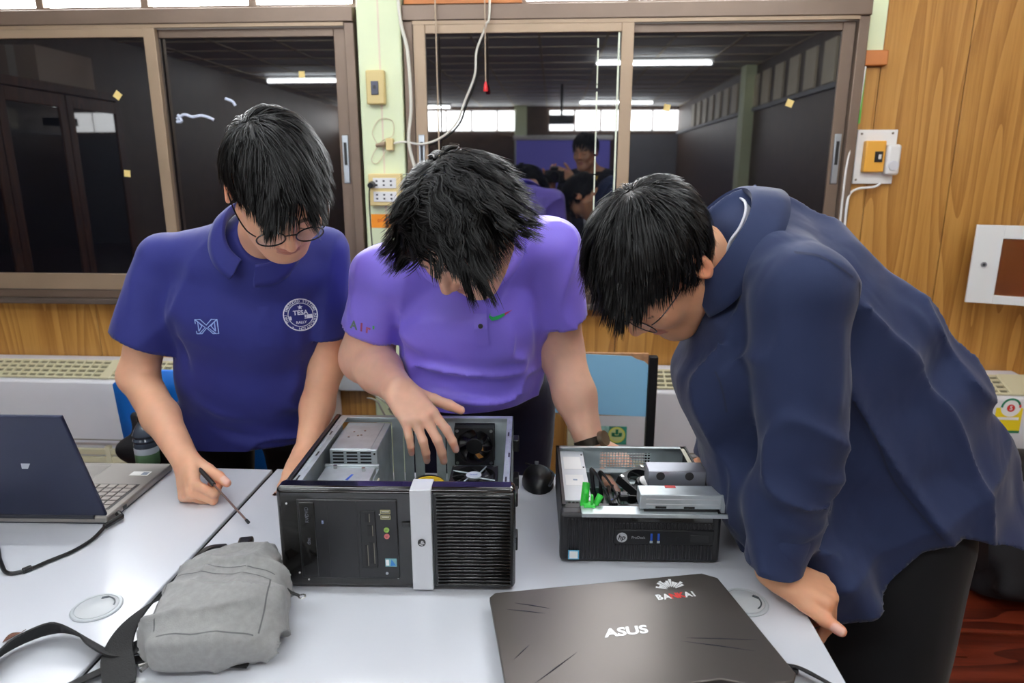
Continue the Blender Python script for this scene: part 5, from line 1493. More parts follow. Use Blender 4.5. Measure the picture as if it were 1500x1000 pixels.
def head_field(F, H, neck, rneck=0.056):
    w = H.w; k = H.s
    E = lambda c, r, kk=0.02, op='u': F.ell(w(c), np.array(r) * k, H.R, kk, op)
    E((0, -0.012, 0.030), (0.077, 0.096, 0.088))
    E((0, 0.030, -0.040), (0.061, 0.060, 0.080), 0.03)
    F.sph(w((0, 0.066, -0.103)), 0.020 * k, 0.03)
    for sx in (-1, 1):
        F.cone(w((sx * 0.056, -0.004, -0.058)), w((sx * 0.020, 0.058, -0.100)), 0.018 * k, 0.018 * k, 0.03)
        E((sx * 0.036, 0.064, -0.024), (0.026, 0.024, 0.026), 0.025)
    F.cone(w((-0.030, 0.078, 0.020)), w((0.030, 0.078, 0.020)), 0.013 * k, 0.013 * k, 0.018)
    for sx in (-1, 1):
        E((sx * 0.031, 0.099, 0.002), (0.017, 0.012, 0.011), 0.014, 's')
        E((sx * 0.031, 0.0765, 0.002), (0.0145, 0.013, 0.012), 0.006)
    F.cone(w((0, 0.088, 0.012)), w((0, 0.107, -0.026)), 0.007 * k, 0.0105 * k, 0.014)
    for sx in (-1, 1):
        F.sph(w((sx * 0.0115, 0.098, -0.031)), 0.0078 * k, 0.007)
        F.sph(w((sx * 0.0065, 0.101, -0.0385)), 0.0030 * k, 0.004, 's')
    E((0, 0.0855, -0.0575), (0.021, 0.011, 0.0055), 0.006)
    E((0, 0.0845, -0.0685), (0.018, 0.011, 0.0062), 0.006)
    E((0, 0.0975, -0.0632), (0.022, 0.008, 0.0014), 0.003, 's')
    for sx in (-1, 1):
        ax = nrm((sx * 0.96, -0.26, 0)); R = np.stack([ax, nrm(np.cross((0, 0.15, 1), ax)), nrm((0, 0.15, 1))]) @ H.R
        F.ell(w((sx * 0.083, -0.016, -0.008)), np.array((0.0075, 0.0185, 0.032)) * k, R, 0.008)
        F.ell(w((sx * 0.0905, -0.010, -0.004)), np.array((0.006, 0.0115, 0.020)) * k, R, 0.005, 's')
        F.sph(w((sx * 0.081, -0.004, -0.012)), 0.0055 * k, 0.005)
    F.cone(w((0, -0.030, -0.050)), neck, rneck * 0.94, rneck, 0.03)

def hand_field(F, W, d, n, thumb, curls, tdir, sc=1.0, spread=0.06, tbend=25):
    d = nrm(d); n = np.asarray(n, float); n = nrm(n - (n @ d) * d)
    t = np.cross(d, n); t = t if t @ np.asarray(thumb) > 0 else -t
    W = np.asarray(W, float); tips = []
    F.ell(W + (d * 0.048 - n * 0.002) * sc, np.array((0.047, 0.036, 0.0125)) * sc, np.stack([d, t, n]), 0.012)
    base = [(0.088, 0.026), (0.092, 0.0065), (0.086, -0.013), (0.076, -0.030)]
    rad = [0.0098, 0.0100, 0.0093, 0.0082]
    seg = [(0.043, 0.026, 0.021), (0.048, 0.029, 0.022), (0.043, 0.027, 0.021), (0.033, 0.020, 0.019)]
    for i in range(4):
        m = W + (d * base[i][0] + t * base[i][1]) * sc
        F.cone(W + t * base[i][1] * 0.62 * sc, m, 0.0145 * sc, rad[i] * 1.08 * sc, 0.012)
    for i in range(4):
        p = W + (d * base[i][0] + t * base[i][1]) * sc
        th = 0.0; sp = spread * (1.5 - i) 
        for j in range(3):
            th += math.radians(curls[i][j])
            v = nrm(d * math.cos(th) - n * math.sin(th) + t * sp * max(math.cos(th), 0.15))
            q = p + v * seg[i][j] * sc
            r0 = rad[i] * (1 - 0.07 * j) * sc; r1 = rad[i] * (1 - 0.07 * (j + 1)) * sc
            F.cone(p, q, r0, r1 * (0.95 if j == 2 else 1), 0.0035 if j else 0.006)
            nn = nrm(n * math.cos(th) + d * math.sin(th))
            p = q
        tips.append((p - v * 0.003 * sc + nn * r1 * 0.9, nn, v, r1))
    p = W + (d * 0.016 + t * 0.020 - n * 0.005) * sc
    v = nrm(d * tdir[0] + t * tdir[1] + n * tdir[2])
    tl = (0.046, 0.033, 0.027); tr = (0.0165, 0.0120, 0.0110, 0.0090)
    for j in range(3):
        q = p + v * tl[j] * sc
        F.cone(p, q, tr[j] * sc, tr[j + 1] * sc, 0.010 if j == 0 else 0.005)
        p = q
        if j < 2:
            a = math.radians(tbend) * (0.7 if j else 0.4)
            v = nrm(v * math.cos(a) + (d - (d @ v) * v) * math.sin(a))
    nn = nrm(n * 0.35 + t * 0.8); nn = nrm(nn - (nn @ v) * v)
    tips.append((p - v * 0.004 * sc + nn * 0.0085 * sc, nn, v, 0.0105 * sc))
    return tips

def skin_color(V, H, base, tips, joints=()):
    base = np.array(lin(base)[:3]); C = np.tile(base, (len(V), 1))
    L = H.l(V)
    def blend(mask, rgb):
        nonlocal C
        C = C * (1 - mask[:, None]) + np.array(lin(rgb)[:3]) * mask[:, None]
    sm = lambda x, a, b: np.clip((x - a) / (b - a), 0, 1) ** 2 * (3 - 2 * np.clip((x - a) / (b - a), 0, 1))
    red = base * np.array((1.02, 0.72, 0.66))
    ear = np.exp(-((np.abs(L[:, 0]) - 0.088) / 0.012) ** 2) * np.exp(-((L[:, 1] + 0.014) / 0.03) ** 2) * np.exp(-((L[:, 2] + 0.01) / 0.04) ** 2)
    nose = np.exp(-(((L - np.array((0, 0.108, -0.03))) / 0.016) ** 2).sum(1))
    for mk in (ear * 0.7, nose * 0.35):
        C = C * (1 - mk[:, None]) + red * mk[:, None]
    for tp, nn, v, r in tips:
        mk = np.exp(-(((V - tp) / (r * 2.4)) ** 2).sum(1)) * 0.45
        C = C * (1 - mk[:, None]) + red * mk[:, None]
    front = L[:, 1] > 0.05
    lip = front & (np.abs(L[:, 0]) < 0.022) & (L[:, 2] < -0.0525) & (L[:, 2] > -0.0745) & (L[:, 1] > 0.084)
    blend(lip * 0.75, (176, 104, 96))
    ax = np.abs(L[:, 0])
    brow = front & (ax > 0.012) & (ax < 0.050) & (np.abs(L[:, 2] - (0.026 - 0.10 * np.abs(ax - 0.028))) < 0.0042)
    blend(brow * 0.85, (34, 26, 24))
    lash = front & (ax > 0.018) & (ax < 0.046) & (np.abs(L[:, 2] - (-0.0035 + 0.12 * np.abs(ax - 0.031))) < 0.0016)
    blend(lash * 0.9, (28, 20, 18))
    for tp, nn, v, r in tips:
        q = V - tp; a = q @ v; s_ = q @ np.cross(v, nn); u = q @ nn
        nail = np.clip(1.6 - ((a / (r * 0.95)) ** 4 + (s_ / (r * 0.72)) ** 4), 0, 1) * (u > -r * 0.55) * (np.abs(a) < r * 1.3)
        blend(nail * 0.8, (232, 190, 178))
    return C

def ribbon_hair(name, H, parent, flow, length, nstr=5200, nclump=260, grav=0.35, hairline=None, wave=0.0, width=0.0019, seed=1, lift=(1.0, 1.10),
                clump=0.55, m=None, cc=(0, -0.012, 0.034), rad=(0.080, 0.100, 0.091), jitter=0.10, steps=10, wfreq=9.0):
    rg = np.random.default_rng(seed)
    cc = np.array(cc); rad = np.array(rad)
    gl = np.array([0, 0, -1.0]) @ H.R.T
    def sample(n):
        out = []
        while sum(len(o) for o in out) < n:
            v = rg.normal(size=(n * 2, 3)); v /= np.linalg.norm(v, axis=1)[:, None]
            ok = hairline(v); out.append(v[ok])
        return np.concatenate(out)[:n]
    def integrate(U, lay, L, ph):
        n = len(U); P = cc + U * rad * lay[:, None] * 0.99
        path = [P]; root = cc + U * rad
        D = None
        for k in range(steps):
            t = k / steps
            q = (P - cc) / rad; nn = q / rad; nn /= np.linalg.norm(nn, axis=1)[:, None]
            d = flow(P, root, t)
            d = d + gl * grav * (0.4 + 1.3 * t)
            if wave:
                sd = np.cross(nn, d); d = d + sd * (wave * np.sin(ph + t * wfreq))[:, None]
            q1 = np.linalg.norm(q, axis=1)
            ins = q1 < lay * 1.06
            d = np.where(ins[:, None], d - nn * (d * nn).sum(1)[:, None], d)
            d /= np.linalg.norm(d, axis=1)[:, None] + 1e-9
            D = d if D is None else D * 0.55 + d * 0.45
            D /= np.linalg.norm(D, axis=1)[:, None] + 1e-9
            P = P + D * (L / steps)[:, None]
            q = (P - cc) / rad; q1 = np.linalg.norm(q, axis=1)
            tgt = lay * (1 + 0.05 * math.sin(PI * min(1, t * 1.2)))
            f = np.where(q1 < tgt, tgt / q1, 1.0)
            P = cc + q * rad * f[:, None]
            path.append(P)
        return np.stack(path, 1)
    G = sample(nclump); glay = rg.uniform(lift[0] + 0.01, lift[1], nclump); gl_ = length(cc + G * rad) * rg.uniform(0.85, 1.12, nclump)
    gph = rg.uniform(0, 6.28, nclump)
    gp = integrate(G, glay, gl_, gph)
    U = sample(nstr)
    dist = ((U[:, None, :] - G[None]) ** 2).sum(2); ci = dist.argmin(1)
    lay = np.clip(glay[ci] + rg.normal(0, 0.018, nstr), lift[0], lift[1] + 0.02)
    P = integrate(U, lay, gl_[ci] * rg.uniform(0.8, 1.08, nstr), gph[ci] + rg.normal(0, 0.25, nstr))
    tt = np.linspace(0, 1, steps + 1)[None, :, None]
    P = P * (1 - clump * tt) + (gp[ci] + (P[:, :1] - gp[ci][:, :1]) * 0.30) * clump * tt
    P = P + rg.normal(0, jitter * 0.012, (nstr, 1, 3)) * tt ** 1.5
    # ribbons with a raised middle
    T = np.gradient(P, axis=1); T /= np.linalg.norm(T, axis=2)[:, :, None] + 1e-9
    Nn = (P - cc) / rad ** 2; Nn /= np.linalg.norm(Nn, axis=2)[:, :, None]
    S = np.cross(T, Nn); S /= np.linalg.norm(S, axis=2)[:, :, None] + 1e-9
    wv = (width * np.array([0.9, 1, 1, 1, 1, 1, 0.95, 0.85, 0.7, 0.45, 0.1])[None, :, None] * rg.uniform(0.6, 1.3, (nstr, 1, 1)))
    up = np.cross(S, T)
    A = P - S * wv * 0.5; B = P + up * wv * 0.22; Cc = P + S * wv * 0.5
    W = np.stack([A, B, Cc], 2)                     # nstr, steps+1, 3, 3
    V = W.reshape(-1, 3)
    idx = np.arange(nstr * (steps + 1) * 3).reshape(nstr, steps + 1, 3)
    F = np.concatenate([np.stack([idx[:, :-1, j], idx[:, :-1, j + 1], idx[:, 1:, j + 1], idx[:, 1:, j]], -1).reshape(-1, 4) for j in (0, 1)])
    # under-cap so no scalp shows through
    ng, mg = 40, 26
    th = np.linspace(0.001, PI - 0.001, mg); ph = np.linspace(0, 2 * PI, ng, endpoint=False)
    tg, pg = np.meshgrid(th, ph, indexing='ij')
    un = np.stack([np.sin(tg) * np.cos(pg), np.sin(tg) * np.sin(pg), np.cos(tg)], -1).reshape(-1, 3)
    cap = cc + un * rad * 1.0
    ids = np.arange(mg * ng).reshape(mg, ng)
    q = np.stack([ids[:-1], np.roll(ids, -1, 1)[:-1], np.roll(ids, -1, 1)[1:], ids[1:]], -1).reshape(-1, 4)[:, ::-1]
    okv = hairline(un)
    q = q[okv[q].all(1)]
    F = np.concatenate([F, q + len(V)]); V = np.concatenate([V, cap])
    o = np_mesh(name, H.w(V), F, m or M_hair, parent)
    return o

def hl(front=0.42, side=-0.10, back=-0.62):
    def f(v):
        y, z = v[:, 1], v[:, 2]
        a = np.where(y < -0.25, back, np.where(y < 0.15, back + (side - back) * (y + 0.25) / 0.40, side + (front - side) * (y - 0.15) / 0.75))
        return z > a
    return f

def bisect_hem(o, co, no, tip, rr, rmax=0.4):
    """trim a garment at a plane: only the piece that hangs together with the given tip is removed"""
    bm = bmesh.new(); bm.from_mesh(o.data)
    co = Vector(co); no = Vector(no).normalized(); tip = Vector(tip)
    def near(p):
        q = p - co; return (p - tip).length < rr and (q - no * q.dot(no)).length < rmax
    fs = [f for f in bm.faces if near(f.calc_center_median())]
    es = {e for f in fs for e in f.edges}; vs = {v for f in fs for v in f.verts}
    bmesh.ops.bisect_plane(bm, geom=list(fs) + list(es) + list(vs), dist=1e-5, plane_co=co, plane_no=no, clear_outer=False, clear_inner=False)
    cand = {f for f in bm.faces if near(f.calc_center_median()) and (f.calc_center_median() - co).dot(no) > 1e-5}
    if cand:
        start = min(cand, key=lambda f: (f.calc_center_median() - tip).length)
        kill = {start}; stack = [start]
        while stack:
            f = stack.pop()
            for e in f.edges:
                for g in e.link_faces:
                    if g in cand and g not in kill:
                        kill.add(g); stack.append(g)
        bmesh.ops.delete(bm, geom=list(kill), context='FACES')
    bm.to_mesh(o.data); bm.free()
    o.data.polygons.foreach_set('use_smooth', np.ones(len(o.data.polygons), bool))

def open_cap(o, co, no, r):
    """take the flat lid off the end of a sleeve and true up its rim"""
    bm = bmesh.new(); bm.from_mesh(o.data)
    co = Vector(co); no = Vector(no).normalized()
    def rad(p): q = p - co; return (q - no * q.dot(no)).length
    kill = [f for f in bm.faces if abs((f.calc_center_median() - co).dot(no)) < 0.0045 and f.normal.dot(no) > 0.55 and rad(f.calc_center_median()) < r]
    bmesh.ops.delete(bm, geom=kill, context='FACES')
    for v in bm.verts:
        if v.is_boundary and abs((v.co - co).dot(no)) < 0.010 and rad(v.co) < r * 1.2:
            v.co -= no * (v.co - co).dot(no)
    bm.to_mesh(o.data); bm.free()
    o.data.polygons.foreach_set('use_smooth', np.ones(len(o.data.polygons), bool))

def thicken(o, t=0.0022):
    q = o.modifiers.new('thick', 'SOLIDIFY'); q.thickness = t; q.offset = -1.0
    return o

def collar_strip(name, ring_in, ring_top, ring_out, m, parent, th=0.0025, sub=4):
    """folded collar from three matching rings of points"""
    rings = [spline(r, sub) for r in (ring_in, ring_top, ring_out)]
    n = len(rings[0]); mid = [(a * 0.35 + b * 0.65) + (b - a).length * 0.0 * b for a, b in zip(rings[1], rings[2])]
    rr = [rings[0], rings[1], rings[2]]
    vs = [p for r in rr for p in r]
    fs = [(k * n + i, k * n + i + 1, (k + 1) * n + i + 1, (k + 1) * n + i) for k in range(2) for i in range(n - 1)]
    o = MB().add(vs, fs).build(name, m, parent, smooth=80)
    q = o.modifiers.new('sub', 'SUBSURF'); q.levels = 2; q.render_levels = 2
    q = o.modifiers.new('thick', 'SOLIDIFY'); q.thickness = th; q.offset = 0
    return o

def glasses(H, parent, rim, m, dia=(0.0245, 0.0215), yy=0.104, zc=-0.002, tilt=0.0):
    """two rims, bridge, temples; lenses as sub-parts"""
    w = H.w; b = MB()
    for sx in (-1, 1):
        ring = []
        for i in range(28):
            a = 2 * PI * i / 28
            ring.append(w((sx * 0.0335 + dia[0] * math.cos(a), yy - 0.10 * abs(sx * 0.0335 + dia[0] * math.cos(a)) ** 1.2 * 1.0, zc + dia[1] * math.sin(a))))
        b.tube(ring, rim, 6, close=True)
        x0 = sx * (0.0335 + dia[0])
        b.tube(spline([w((x0, yy - 0.006, zc + 0.008)), w((sx * 0.071, yy - 0.022, zc + 0.010)), w((sx * 0.0805, 0.045, zc + 0.010)), w((sx * 0.0845, 0.0, zc + 0.008)), w((sx * 0.083, -0.030, zc - 0.014))]), rim * 0.95, 6)
    b.tube(spline([w((-0.010, yy - 0.001, zc + 0.005)), w((0, yy + 0.001, zc + 0.009)), w((0.010, yy - 0.001, zc + 0.005))]), rim * 0.9, 6)
    g = b.build('glasses', m, parent)
    ml = mat('spectacle_lens', (206, 214, 226), 0.02, alpha=0.18, ior=1.6)
    for sx in (-1, 1):
        l = MB(); vs = [w((sx * 0.0335, yy - 0.002, zc))]
        for i in range(24):
            a = 2 * PI * i / 24
            vs.append(w((sx * 0.0335 + dia[0] * math.cos(a), yy - 0.10 * abs(sx * 0.0335 + dia[0] * math.cos(a)) ** 1.2, zc + dia[1] * math.sin(a))))
        l.add(vs, [(0, 1 + i, 1 + (i + 1) % 24) for i in range(24)])
        l.build('lens', ml, g)
    return g

def legs(parent, pelvis, hipw, lat, feet, m, rt=0.088, rk=0.066, ra=0.055, top=None, rp=(0.165, 0.115), mshoe=None, fold=(0, -1, 0)):
    F = Field(); lat = nrm(lat); pelvis = np.asarray(pelvis, float)
    R = np.stack([lat, nrm(np.cross((0, 0, 1), lat)), (0, 0, 1)])
    F.ell(pelvis + (0, 0, 0.0), (rp[0], rp[1], 0.13), R, 0.04)
    if top is not None:
        F.ell(np.asarray(top, float), (rp[0] * 0.97, rp[1] * 0.97, 0.11), R, 0.05)
    lo = pelvis - 0.3; hi = pelvis + 0.3
    for s_, ft in zip((-1, 1), feet):
        hp = pelvis + lat * hipw * s_ + np.array((0, 0, -0.05)); ft = np.asarray(ft, float)
        kn = (hp * 0.5 + ft * 0.5) + np.asarray(fold) * 0.02; an = ft + (0, 0, 0.05)
        F.cone(hp, kn, rt, rk, 0.03); F.cone(kn, an, rk, ra, 0.03)
        lo = np.minimum(lo, ft - 0.12); hi = np.maximum(hi, ft + 0.12)
    wn = noise_fn(31, 0.11)
    V, Fc = F.mesh((lo[0], lo[1], 0.03), hi, 0.010, warp=lambda P: 0.006 * wn(P * np.array((1, 1, 0.6))))
    o = np_mesh('trousers', V, Fc, m, parent)
    fd = nrm(fold)
    for ft in feet:
        ft = np.asarray(ft, float); S = Field()
        a = ft + (0, 0, 0.045)
        S.cone(a - fd * 0.05, a + fd * 0.05 + (0, 0, -0.008), 0.042, 0.040, 0.02); S.cone(a + fd * 0.05, a + fd * 0.13 + (0, 0, -0.015), 0.040, 0.030, 0.02)
        V, Fc = S.mesh(ft - 0.22 + (0, 0, 0.20), ft + (0.22, 0.22, 0.14), 0.008)
        V[:, 2] = np.maximum(V[:, 2], 0.003)
        np_mesh('shoe', V, Fc, mshoe or M_black, parent)
    return o

# ------------------------------------------------------------------ person in the navy polo shirt (table with the blue laptop)
M_navyp = cloth_mat('navy_polo', (38, 42, 112), 0.7, wob=0.18, wscale=7)
M_trA = cloth_mat('black_trousers', (22, 23, 27), 0.8, wob=0.3)
pa = thing('person', 'person in navy polo shirt and dark glasses holding a thin screwdriver', 'person', (-0.75, 1.62, 0.0))
pa_inv = np.array((0.75, -1.62, 0.0))
def place(o_root):
    """children are modelled in room coordinates; carry them back under the thing's base point"""
    off = Vector(o_root.location)
    for c in o_root.children:
        c.location = c.location - off
HA = Head((-0.502, 1.255, 1.366), (0.38, -0.52, -0.765), roll=math.radians(-9), scale=1.0)
neckA = np.array((-0.625, 1.435, 1.262))
shR, elR, wrR = np.array((-0.860, 1.475, 1.208)), np.array((-0.942, 1.455, 0.945)), np.array((-0.752, 1.282, 0.818))
shL, elL, wrL = np.array((-0.506, 1.505, 1.225)), np.array((-0.527, 1.53, 0.96)), np.array((-0.540, 1.400, 0.792))
FA = Field()
head_field(FA, HA, neckA + (0.0, 0.02, -0.015), 0.054)
FA.cone(neckA + (0, 0.01, -0.03), shR + (0.02, 0, -0.01), 0.044, 0.044, 0.02); FA.cone(neckA + (0, 0.01, -0.03), shL + (-0.02, 0, -0.01), 0.044, 0.044, 0.02)
FA.ell((-0.665, 1.475, 1.13), (0.13, 0.075, 0.13), None, 0.05)
FA.cone(shR, elR, 0.049, 0.041, 0.02); FA.cone(elR, (elR + wrR) / 2, 0.041, 0.037, 0.02); FA.cone((elR + wrR) / 2, wrR, 0.037, 0.0265, 0.02)
FA.cone(shL, elL, 0.049, 0.041, 0.02); FA.cone(elL, (elL + wrL) / 2, 0.041, 0.036, 0.02); FA.cone((elL + wrL) / 2, wrL, 0.036, 0.0265, 0.02)
fist = [(58, 92, 50), (66, 92, 50), (72, 92, 50), (78, 92, 50)]
tA = hand_field(FA, wrR, (0.42, -0.72, -0.42), (-0.62, -0.50, 0.35), (0.45, 0.0, 0.9), fist, (0.72, 0.30, -0.45), sc=0.95, spread=0.02, tbend=10)
tA += hand_field(FA, wrL, (0.10, -0.92, -0.28), (0.1, -0.2, 0.95), (0.9, 0, 0), [(12, 18, 10)] * 4, (0.6, 0.75, -0.1), sc=0.95, spread=0.10)
V, F = FA.mesh((-1.04, 1.10, 0.715), (-0.38, 1.66, 1.53), 0.0030)
V[:, 2] = np.maximum(V[:, 2], 0.7505)
np_mesh('body', V, F, M_skin, pa, color=skin_color(V, HA, (226, 172, 140), tA))
# shirt
FS = Field()
u_ = (0.30, -0.85, 0.45)
FS.loft([((-0.668, 1.480, 1.170), 0.095, 0.135), ((-0.690, 1.500, 1.09), 0.118, 0.158), ((-0.728, 1.555, 0.93), 0.124, 0.152), ((-0.752, 1.60, 0.80), 0.126, 0.158), ((-0.757, 1.61, 0.70), 0.126, 0.158)], (0.18, -0.95, 0.0), k=0.04, pw=2.4)
FS.cone(neckA + (-0.01, 0.015, -0.014), shR + (0.012, 0, -0.004), 0.062, 0.058, 0.035); FS.cone(neckA + (0, 0.015, -0.014), shL + (-0.012, 0, -0.004), 0.062, 0.056, 0.035)
slR = shR + nrm(elR - shR) * 0.235; slL = shL + nrm(elL - shL) * 0.225
hR = (shR + nrm(elR - shR) * 0.195, nrm(nrm(elR - shR) + np.array((-0.12, -0.1, 0)))); hL = (shL + nrm(elL - shL) * 0.190, nrm(elL - shL))
FS.cone(shR, slR, 0.058, 0.080, 0.014, cut=hR); FS.cone(shL, slL, 0.056, 0.062, 0.010, cut=hL); FS.ell((-0.590, 1.448, 1.185), (0.088, 0.052, 0.048), None, 0.05)
crA = creases(41, (0.9, 0, -0.25), 0.075, 0.012); crA2 = creases(42, (0.35, 0, 1), 0.13, 0.008)
lowA = lambda P: np.clip((1.02 - P[:, 2]) / 0.15, 0.15, 1)
wnA = noise_fn(8, 0.09); wnA2 = noise_fn(9, 0.035)
FS.cone(neckA + (0.030, -0.050, 0.012), HA.w((0, 0.0, -0.08)), 0.050, 0.060, 0.012, 's')
V, F = FS.mesh((-1.10, 1.25, 0.60), (-0.36, 1.78, 1.40), 0.0055, warp=lambda P: 0.0045 * wnA(P) + 0.001 * wnA2(P) + crA(P) * lowA(P) + crA2(P) * (1.15 - lowA(P)) + 0.002)
V = relax(V, F, 1); N = vnormals(V, F)
V = bump_folds(V, N, [
    ([(-0.80, 1.40, 1.15), (-0.81, 1.42, 1.05), (-0.80, 1.43, 0.95)], -0.010, 0.014),
    ([(-0.56, 1.40, 1.12), (-0.555, 1.42, 1.03), (-0.57, 1.44, 0.93)], -0.010, 0.014),
    ([(-0.80, 1.44, 0.90), (-0.72, 1.43, 0.85), (-0.62, 1.46, 0.83)], 0.006, 0.012),
    ([(-0.82, 1.47, 0.86), (-0.74, 1.46, 0.81), (-0.64, 1.48, 0.79)], -0.006, 0.012),
    ([(-0.84, 1.49, 0.82), (-0.74, 1.47, 0.785), (-0.64, 1.50, 0.765)], 0.006, 0.010),
    ([(-0.58, 1.40, 1.02), (-0.64, 1.39, 0.96), (-0.72, 1.41, 0.92)], -0.005, 0.014),
    ([(-0.60, 1.37, 1.12), (-0.61, 1.375, 1.06), (-0.63, 1.38, 1.0)], 0.004, 0.010),
    ([(-0.90, 1.42, 1.20), (-0.90, 1.41, 1.12), (-0.92, 1.40, 1.04)], 0.004, 0.012)])
shirtA = np_mesh('polo_shirt', V, F, M_navyp, pa)
open_cap(shirtA, *hR, 0.10)
open_cap(shirtA, *hL, 0.075)
bisect_hem(shirtA, (-0.75, 1.60, 0.762), (0, 0, -1), (-0.745, 1.61, 0.58), 0.38)
thicken(shirtA)
bvA = bvh_of(shirtA)
# collar: folded band round the neck, open at the throat
cA = neckA + np.array((0.022, -0.034, 0.020)); axA = nrm((0.42, -0.52, 0.74)); xA = nrm(np.cross((0.25, -0.95, 0.0), axA)); fA = np.cross(axA, xA)
def ring(c, ax, x, f, r, h, a0, a1, n, front_drop=0.0, flare=0.0):
    out = []
    for i in range(n):
        a = a0 + (a1 - a0) * i / (n - 1)
        fr = max(0.0, math.cos(a))                 # 1 at the throat
        rr = r + flare * fr
        out.append(Vector(c + (x * math.sin(a) + f * math.cos(a)) * rr + ax * (h - front_drop * fr)))
    return out
sgn = 1.0 if fA @ np.array((0.25, -0.95, 0)) > 0 else -1.0
fA = fA * sgn
a0, a1 = 0.20, 2 * PI - 0.20
collar_strip('collar', ring(cA, axA, xA, fA, 0.066, -0.010, a0, a1, 15, 0.030), ring(cA, axA, xA, fA, 0.067, 0.030, a0, a1, 15, 0.052, 0.006), ring(cA, axA, xA, fA, 0.090, -0.018, a0, a1, 15, 0.046, 0.016), M_navyp, pa)
# placket and buttons
plv, plf = strip_poly([(0, 0.0), (0.001, -0.04), (0.0, -0.085)], 0.026)
Mpl = xf((-0.594, 1.345, 1.135), (0.93, 0.28, 0.0), (0.0, 0.25, 0.97))
decal('placket', plv, plf, Mpl, bvA, M_navyp, pa, lift=0.0018)
# chest prints
M_lbp = mat('pale_blue_print', (150, 176, 226), 0.6); M_wpr = mat('white_shirt_print', (226, 228, 236), 0.6)
Mw = xf((-0.724, 1.36, 1.085), (0.98, 0.10, 0.0), (0.0, 0.2, 0.97))
vs = []; fs = []
def addp(q):
    o = len(vs); vs.extend(q[0]); fs.extend([tuple(i + o for i in f) for f in q[1]])
for pts in ([(-0.024, -0.015), (-0.024, 0.015), (-0.012, 0.015), (0.0, 0.003), (0.012, 0.015), (0.024, 0.015), (0.024, -0.015), (0.012, -0.015), (0.0, -0.003), (-0.012, -0.015), (-0.024, -0.015)],
            [(-0.024, 0.015), (-0.003, -0.002), (-0.018, -0.015)], [(0.024, 0.015), (0.003, -0.002), (0.018, -0.015)], [(-0.018, -0.010), (-0.018, 0.010), (-0.010, 0.001), (-0.018, -0.010)], [(0.018, -0.010), (0.018, 0.010), (0.010, 0.001), (0.018, -0.010)]):
    addp(strip_poly(pts, 0.0022))
decal('chest_logo', vs, fs, Mw, bvA, M_lbp, pa)
Me = xf((-0.524, 1.37, 1.108), (0.95, 0.30, 0.02), (-0.05, 0.15, 0.98))
vs = []; fs = []
R0 = 0.0345
addp(strip_poly([(R0 * math.cos(a), R0 * math.sin(a)) for a in np.linspace(0, 2 * PI, 48, endpoint=False)], 0.0022, True))
addp(strip_poly([(0.0255 * math.cos(a), 0.0255 * math.sin(a)) for a in np.linspace(0, 2 * PI, 40, endpoint=False)], 0.0014, True))
st = []
for i in range(10):
    a = PI / 2 + i * PI / 5; r = 0.0058 if i % 2 == 0 else 0.0025
    st.append((r * math.cos(a), 0.0165 + r * math.sin(a)))
o = len(vs); vs += st + [(0, 0.0165)]; fs += [(o + 10, o + i, o + (i + 1) % 10) for i in range(10)]
for body, size, yy, bd, xs in (('TESA', 0.0135, 0.0045, 0.0004, 1.0), ('RALLY', 0.0075, -0.0165, 0.0002, 1.0)):
    tv, tf = text_mesh(body, size, bold=bd)
    o = len(vs); vs += [(v.x * xs, v.y + yy) for v in tv]; fs += [tuple(i + o for i in f) for f in tf]
# banner with the word left out of it in shirt blue
o = len(vs); vs += [(-0.0235, -0.0105), (0.0235, -0.0085), (0.0235, 0.0), (-0.0235, -0.002)]; fs += [(o, o + 1, o + 2, o + 3)]
ringtxt = 'THAI EMBEDDED SYSTEMS ASSOCIATION  *  '
for i, ch in enumerate(ringtxt):
    if ch == ' ': continue
    a = PI * 1.15 - 2 * PI * i / len(ringtxt)
    tv, tf = text_mesh(ch, 0.0078, bold=0.0001)
    o = len(vs); ca, sa = math.cos(a - PI / 2), math.sin(a - PI / 2)
    vs += [(0.0301 * math.cos(a) + v.x * ca - v.y * sa, 0.0301 * math.sin(a) + v.x * sa + v.y * ca) for v in tv]; fs += [tuple(k + o for k in f) for f in tf]
decal('chest_emblem', vs, fs, Me, bvA, M_wpr, pa)
tv, tf = text_mesh('TOPGUN', 0.0092, bold=0.0003)
decal('emblem_word', [(v.x * 1.05, v.y - 0.0052 + 0.04 * v.x) for v in tv], tf, Me, bvA, M_navyp, pa, lift=0.0013)
glasses(HA, pa, 0.0014, mat('black_acetate', (16, 16, 20), 0.25), (0.0245, 0.0200))
# hair: side parting on the right, long fringe swept to the left
def flowA(P, root, t):
    d = np.zeros_like(P)
    side = np.tanh((root[:, 0] - 0.030 + 0.35 * (root[:, 1] + 0.04)) / 0.008)
    backm = np.clip((-root[:, 1] - 0.02) / 0.06, 0, 1)
    d[:, 0] = np.where(side > 0, 0.55, 0.75 - 0.35 * t) * side; d[:, 1] = (0.85 + 0.4 * t) * (1 - backm) - 0.35 * backm
    d[:, 2] = -0.6 * backm
    return d
ribbon_hair('hair', HA, pa, flowA, lambda r: np.where(r[:, 2] < 0.045, np.where(r[:, 1] > -0.06, 0.014, 0.05), 0.064 + 0.020 * np.clip((r[:, 1] + 0.03) / 0.08, 0, 1)) - 0.012 * (r[:, 0] > 0.045), nstr=7000, nclump=420, grav=0.36, hairline=hl(0.40, 0.26, -0.60), seed=2,
            lift=(1.02, 1.13), clump=0.45, width=0.0019)
legs(pa, (-0.765, 1.65, 0.84), 0.092, (1, 0.1, 0), [(-0.90, 1.72, 0.0), (-0.66, 1.74, 0.0)], M_trA, rp=(0.155, 0.108), mshoe=M_satin)
place(pa)
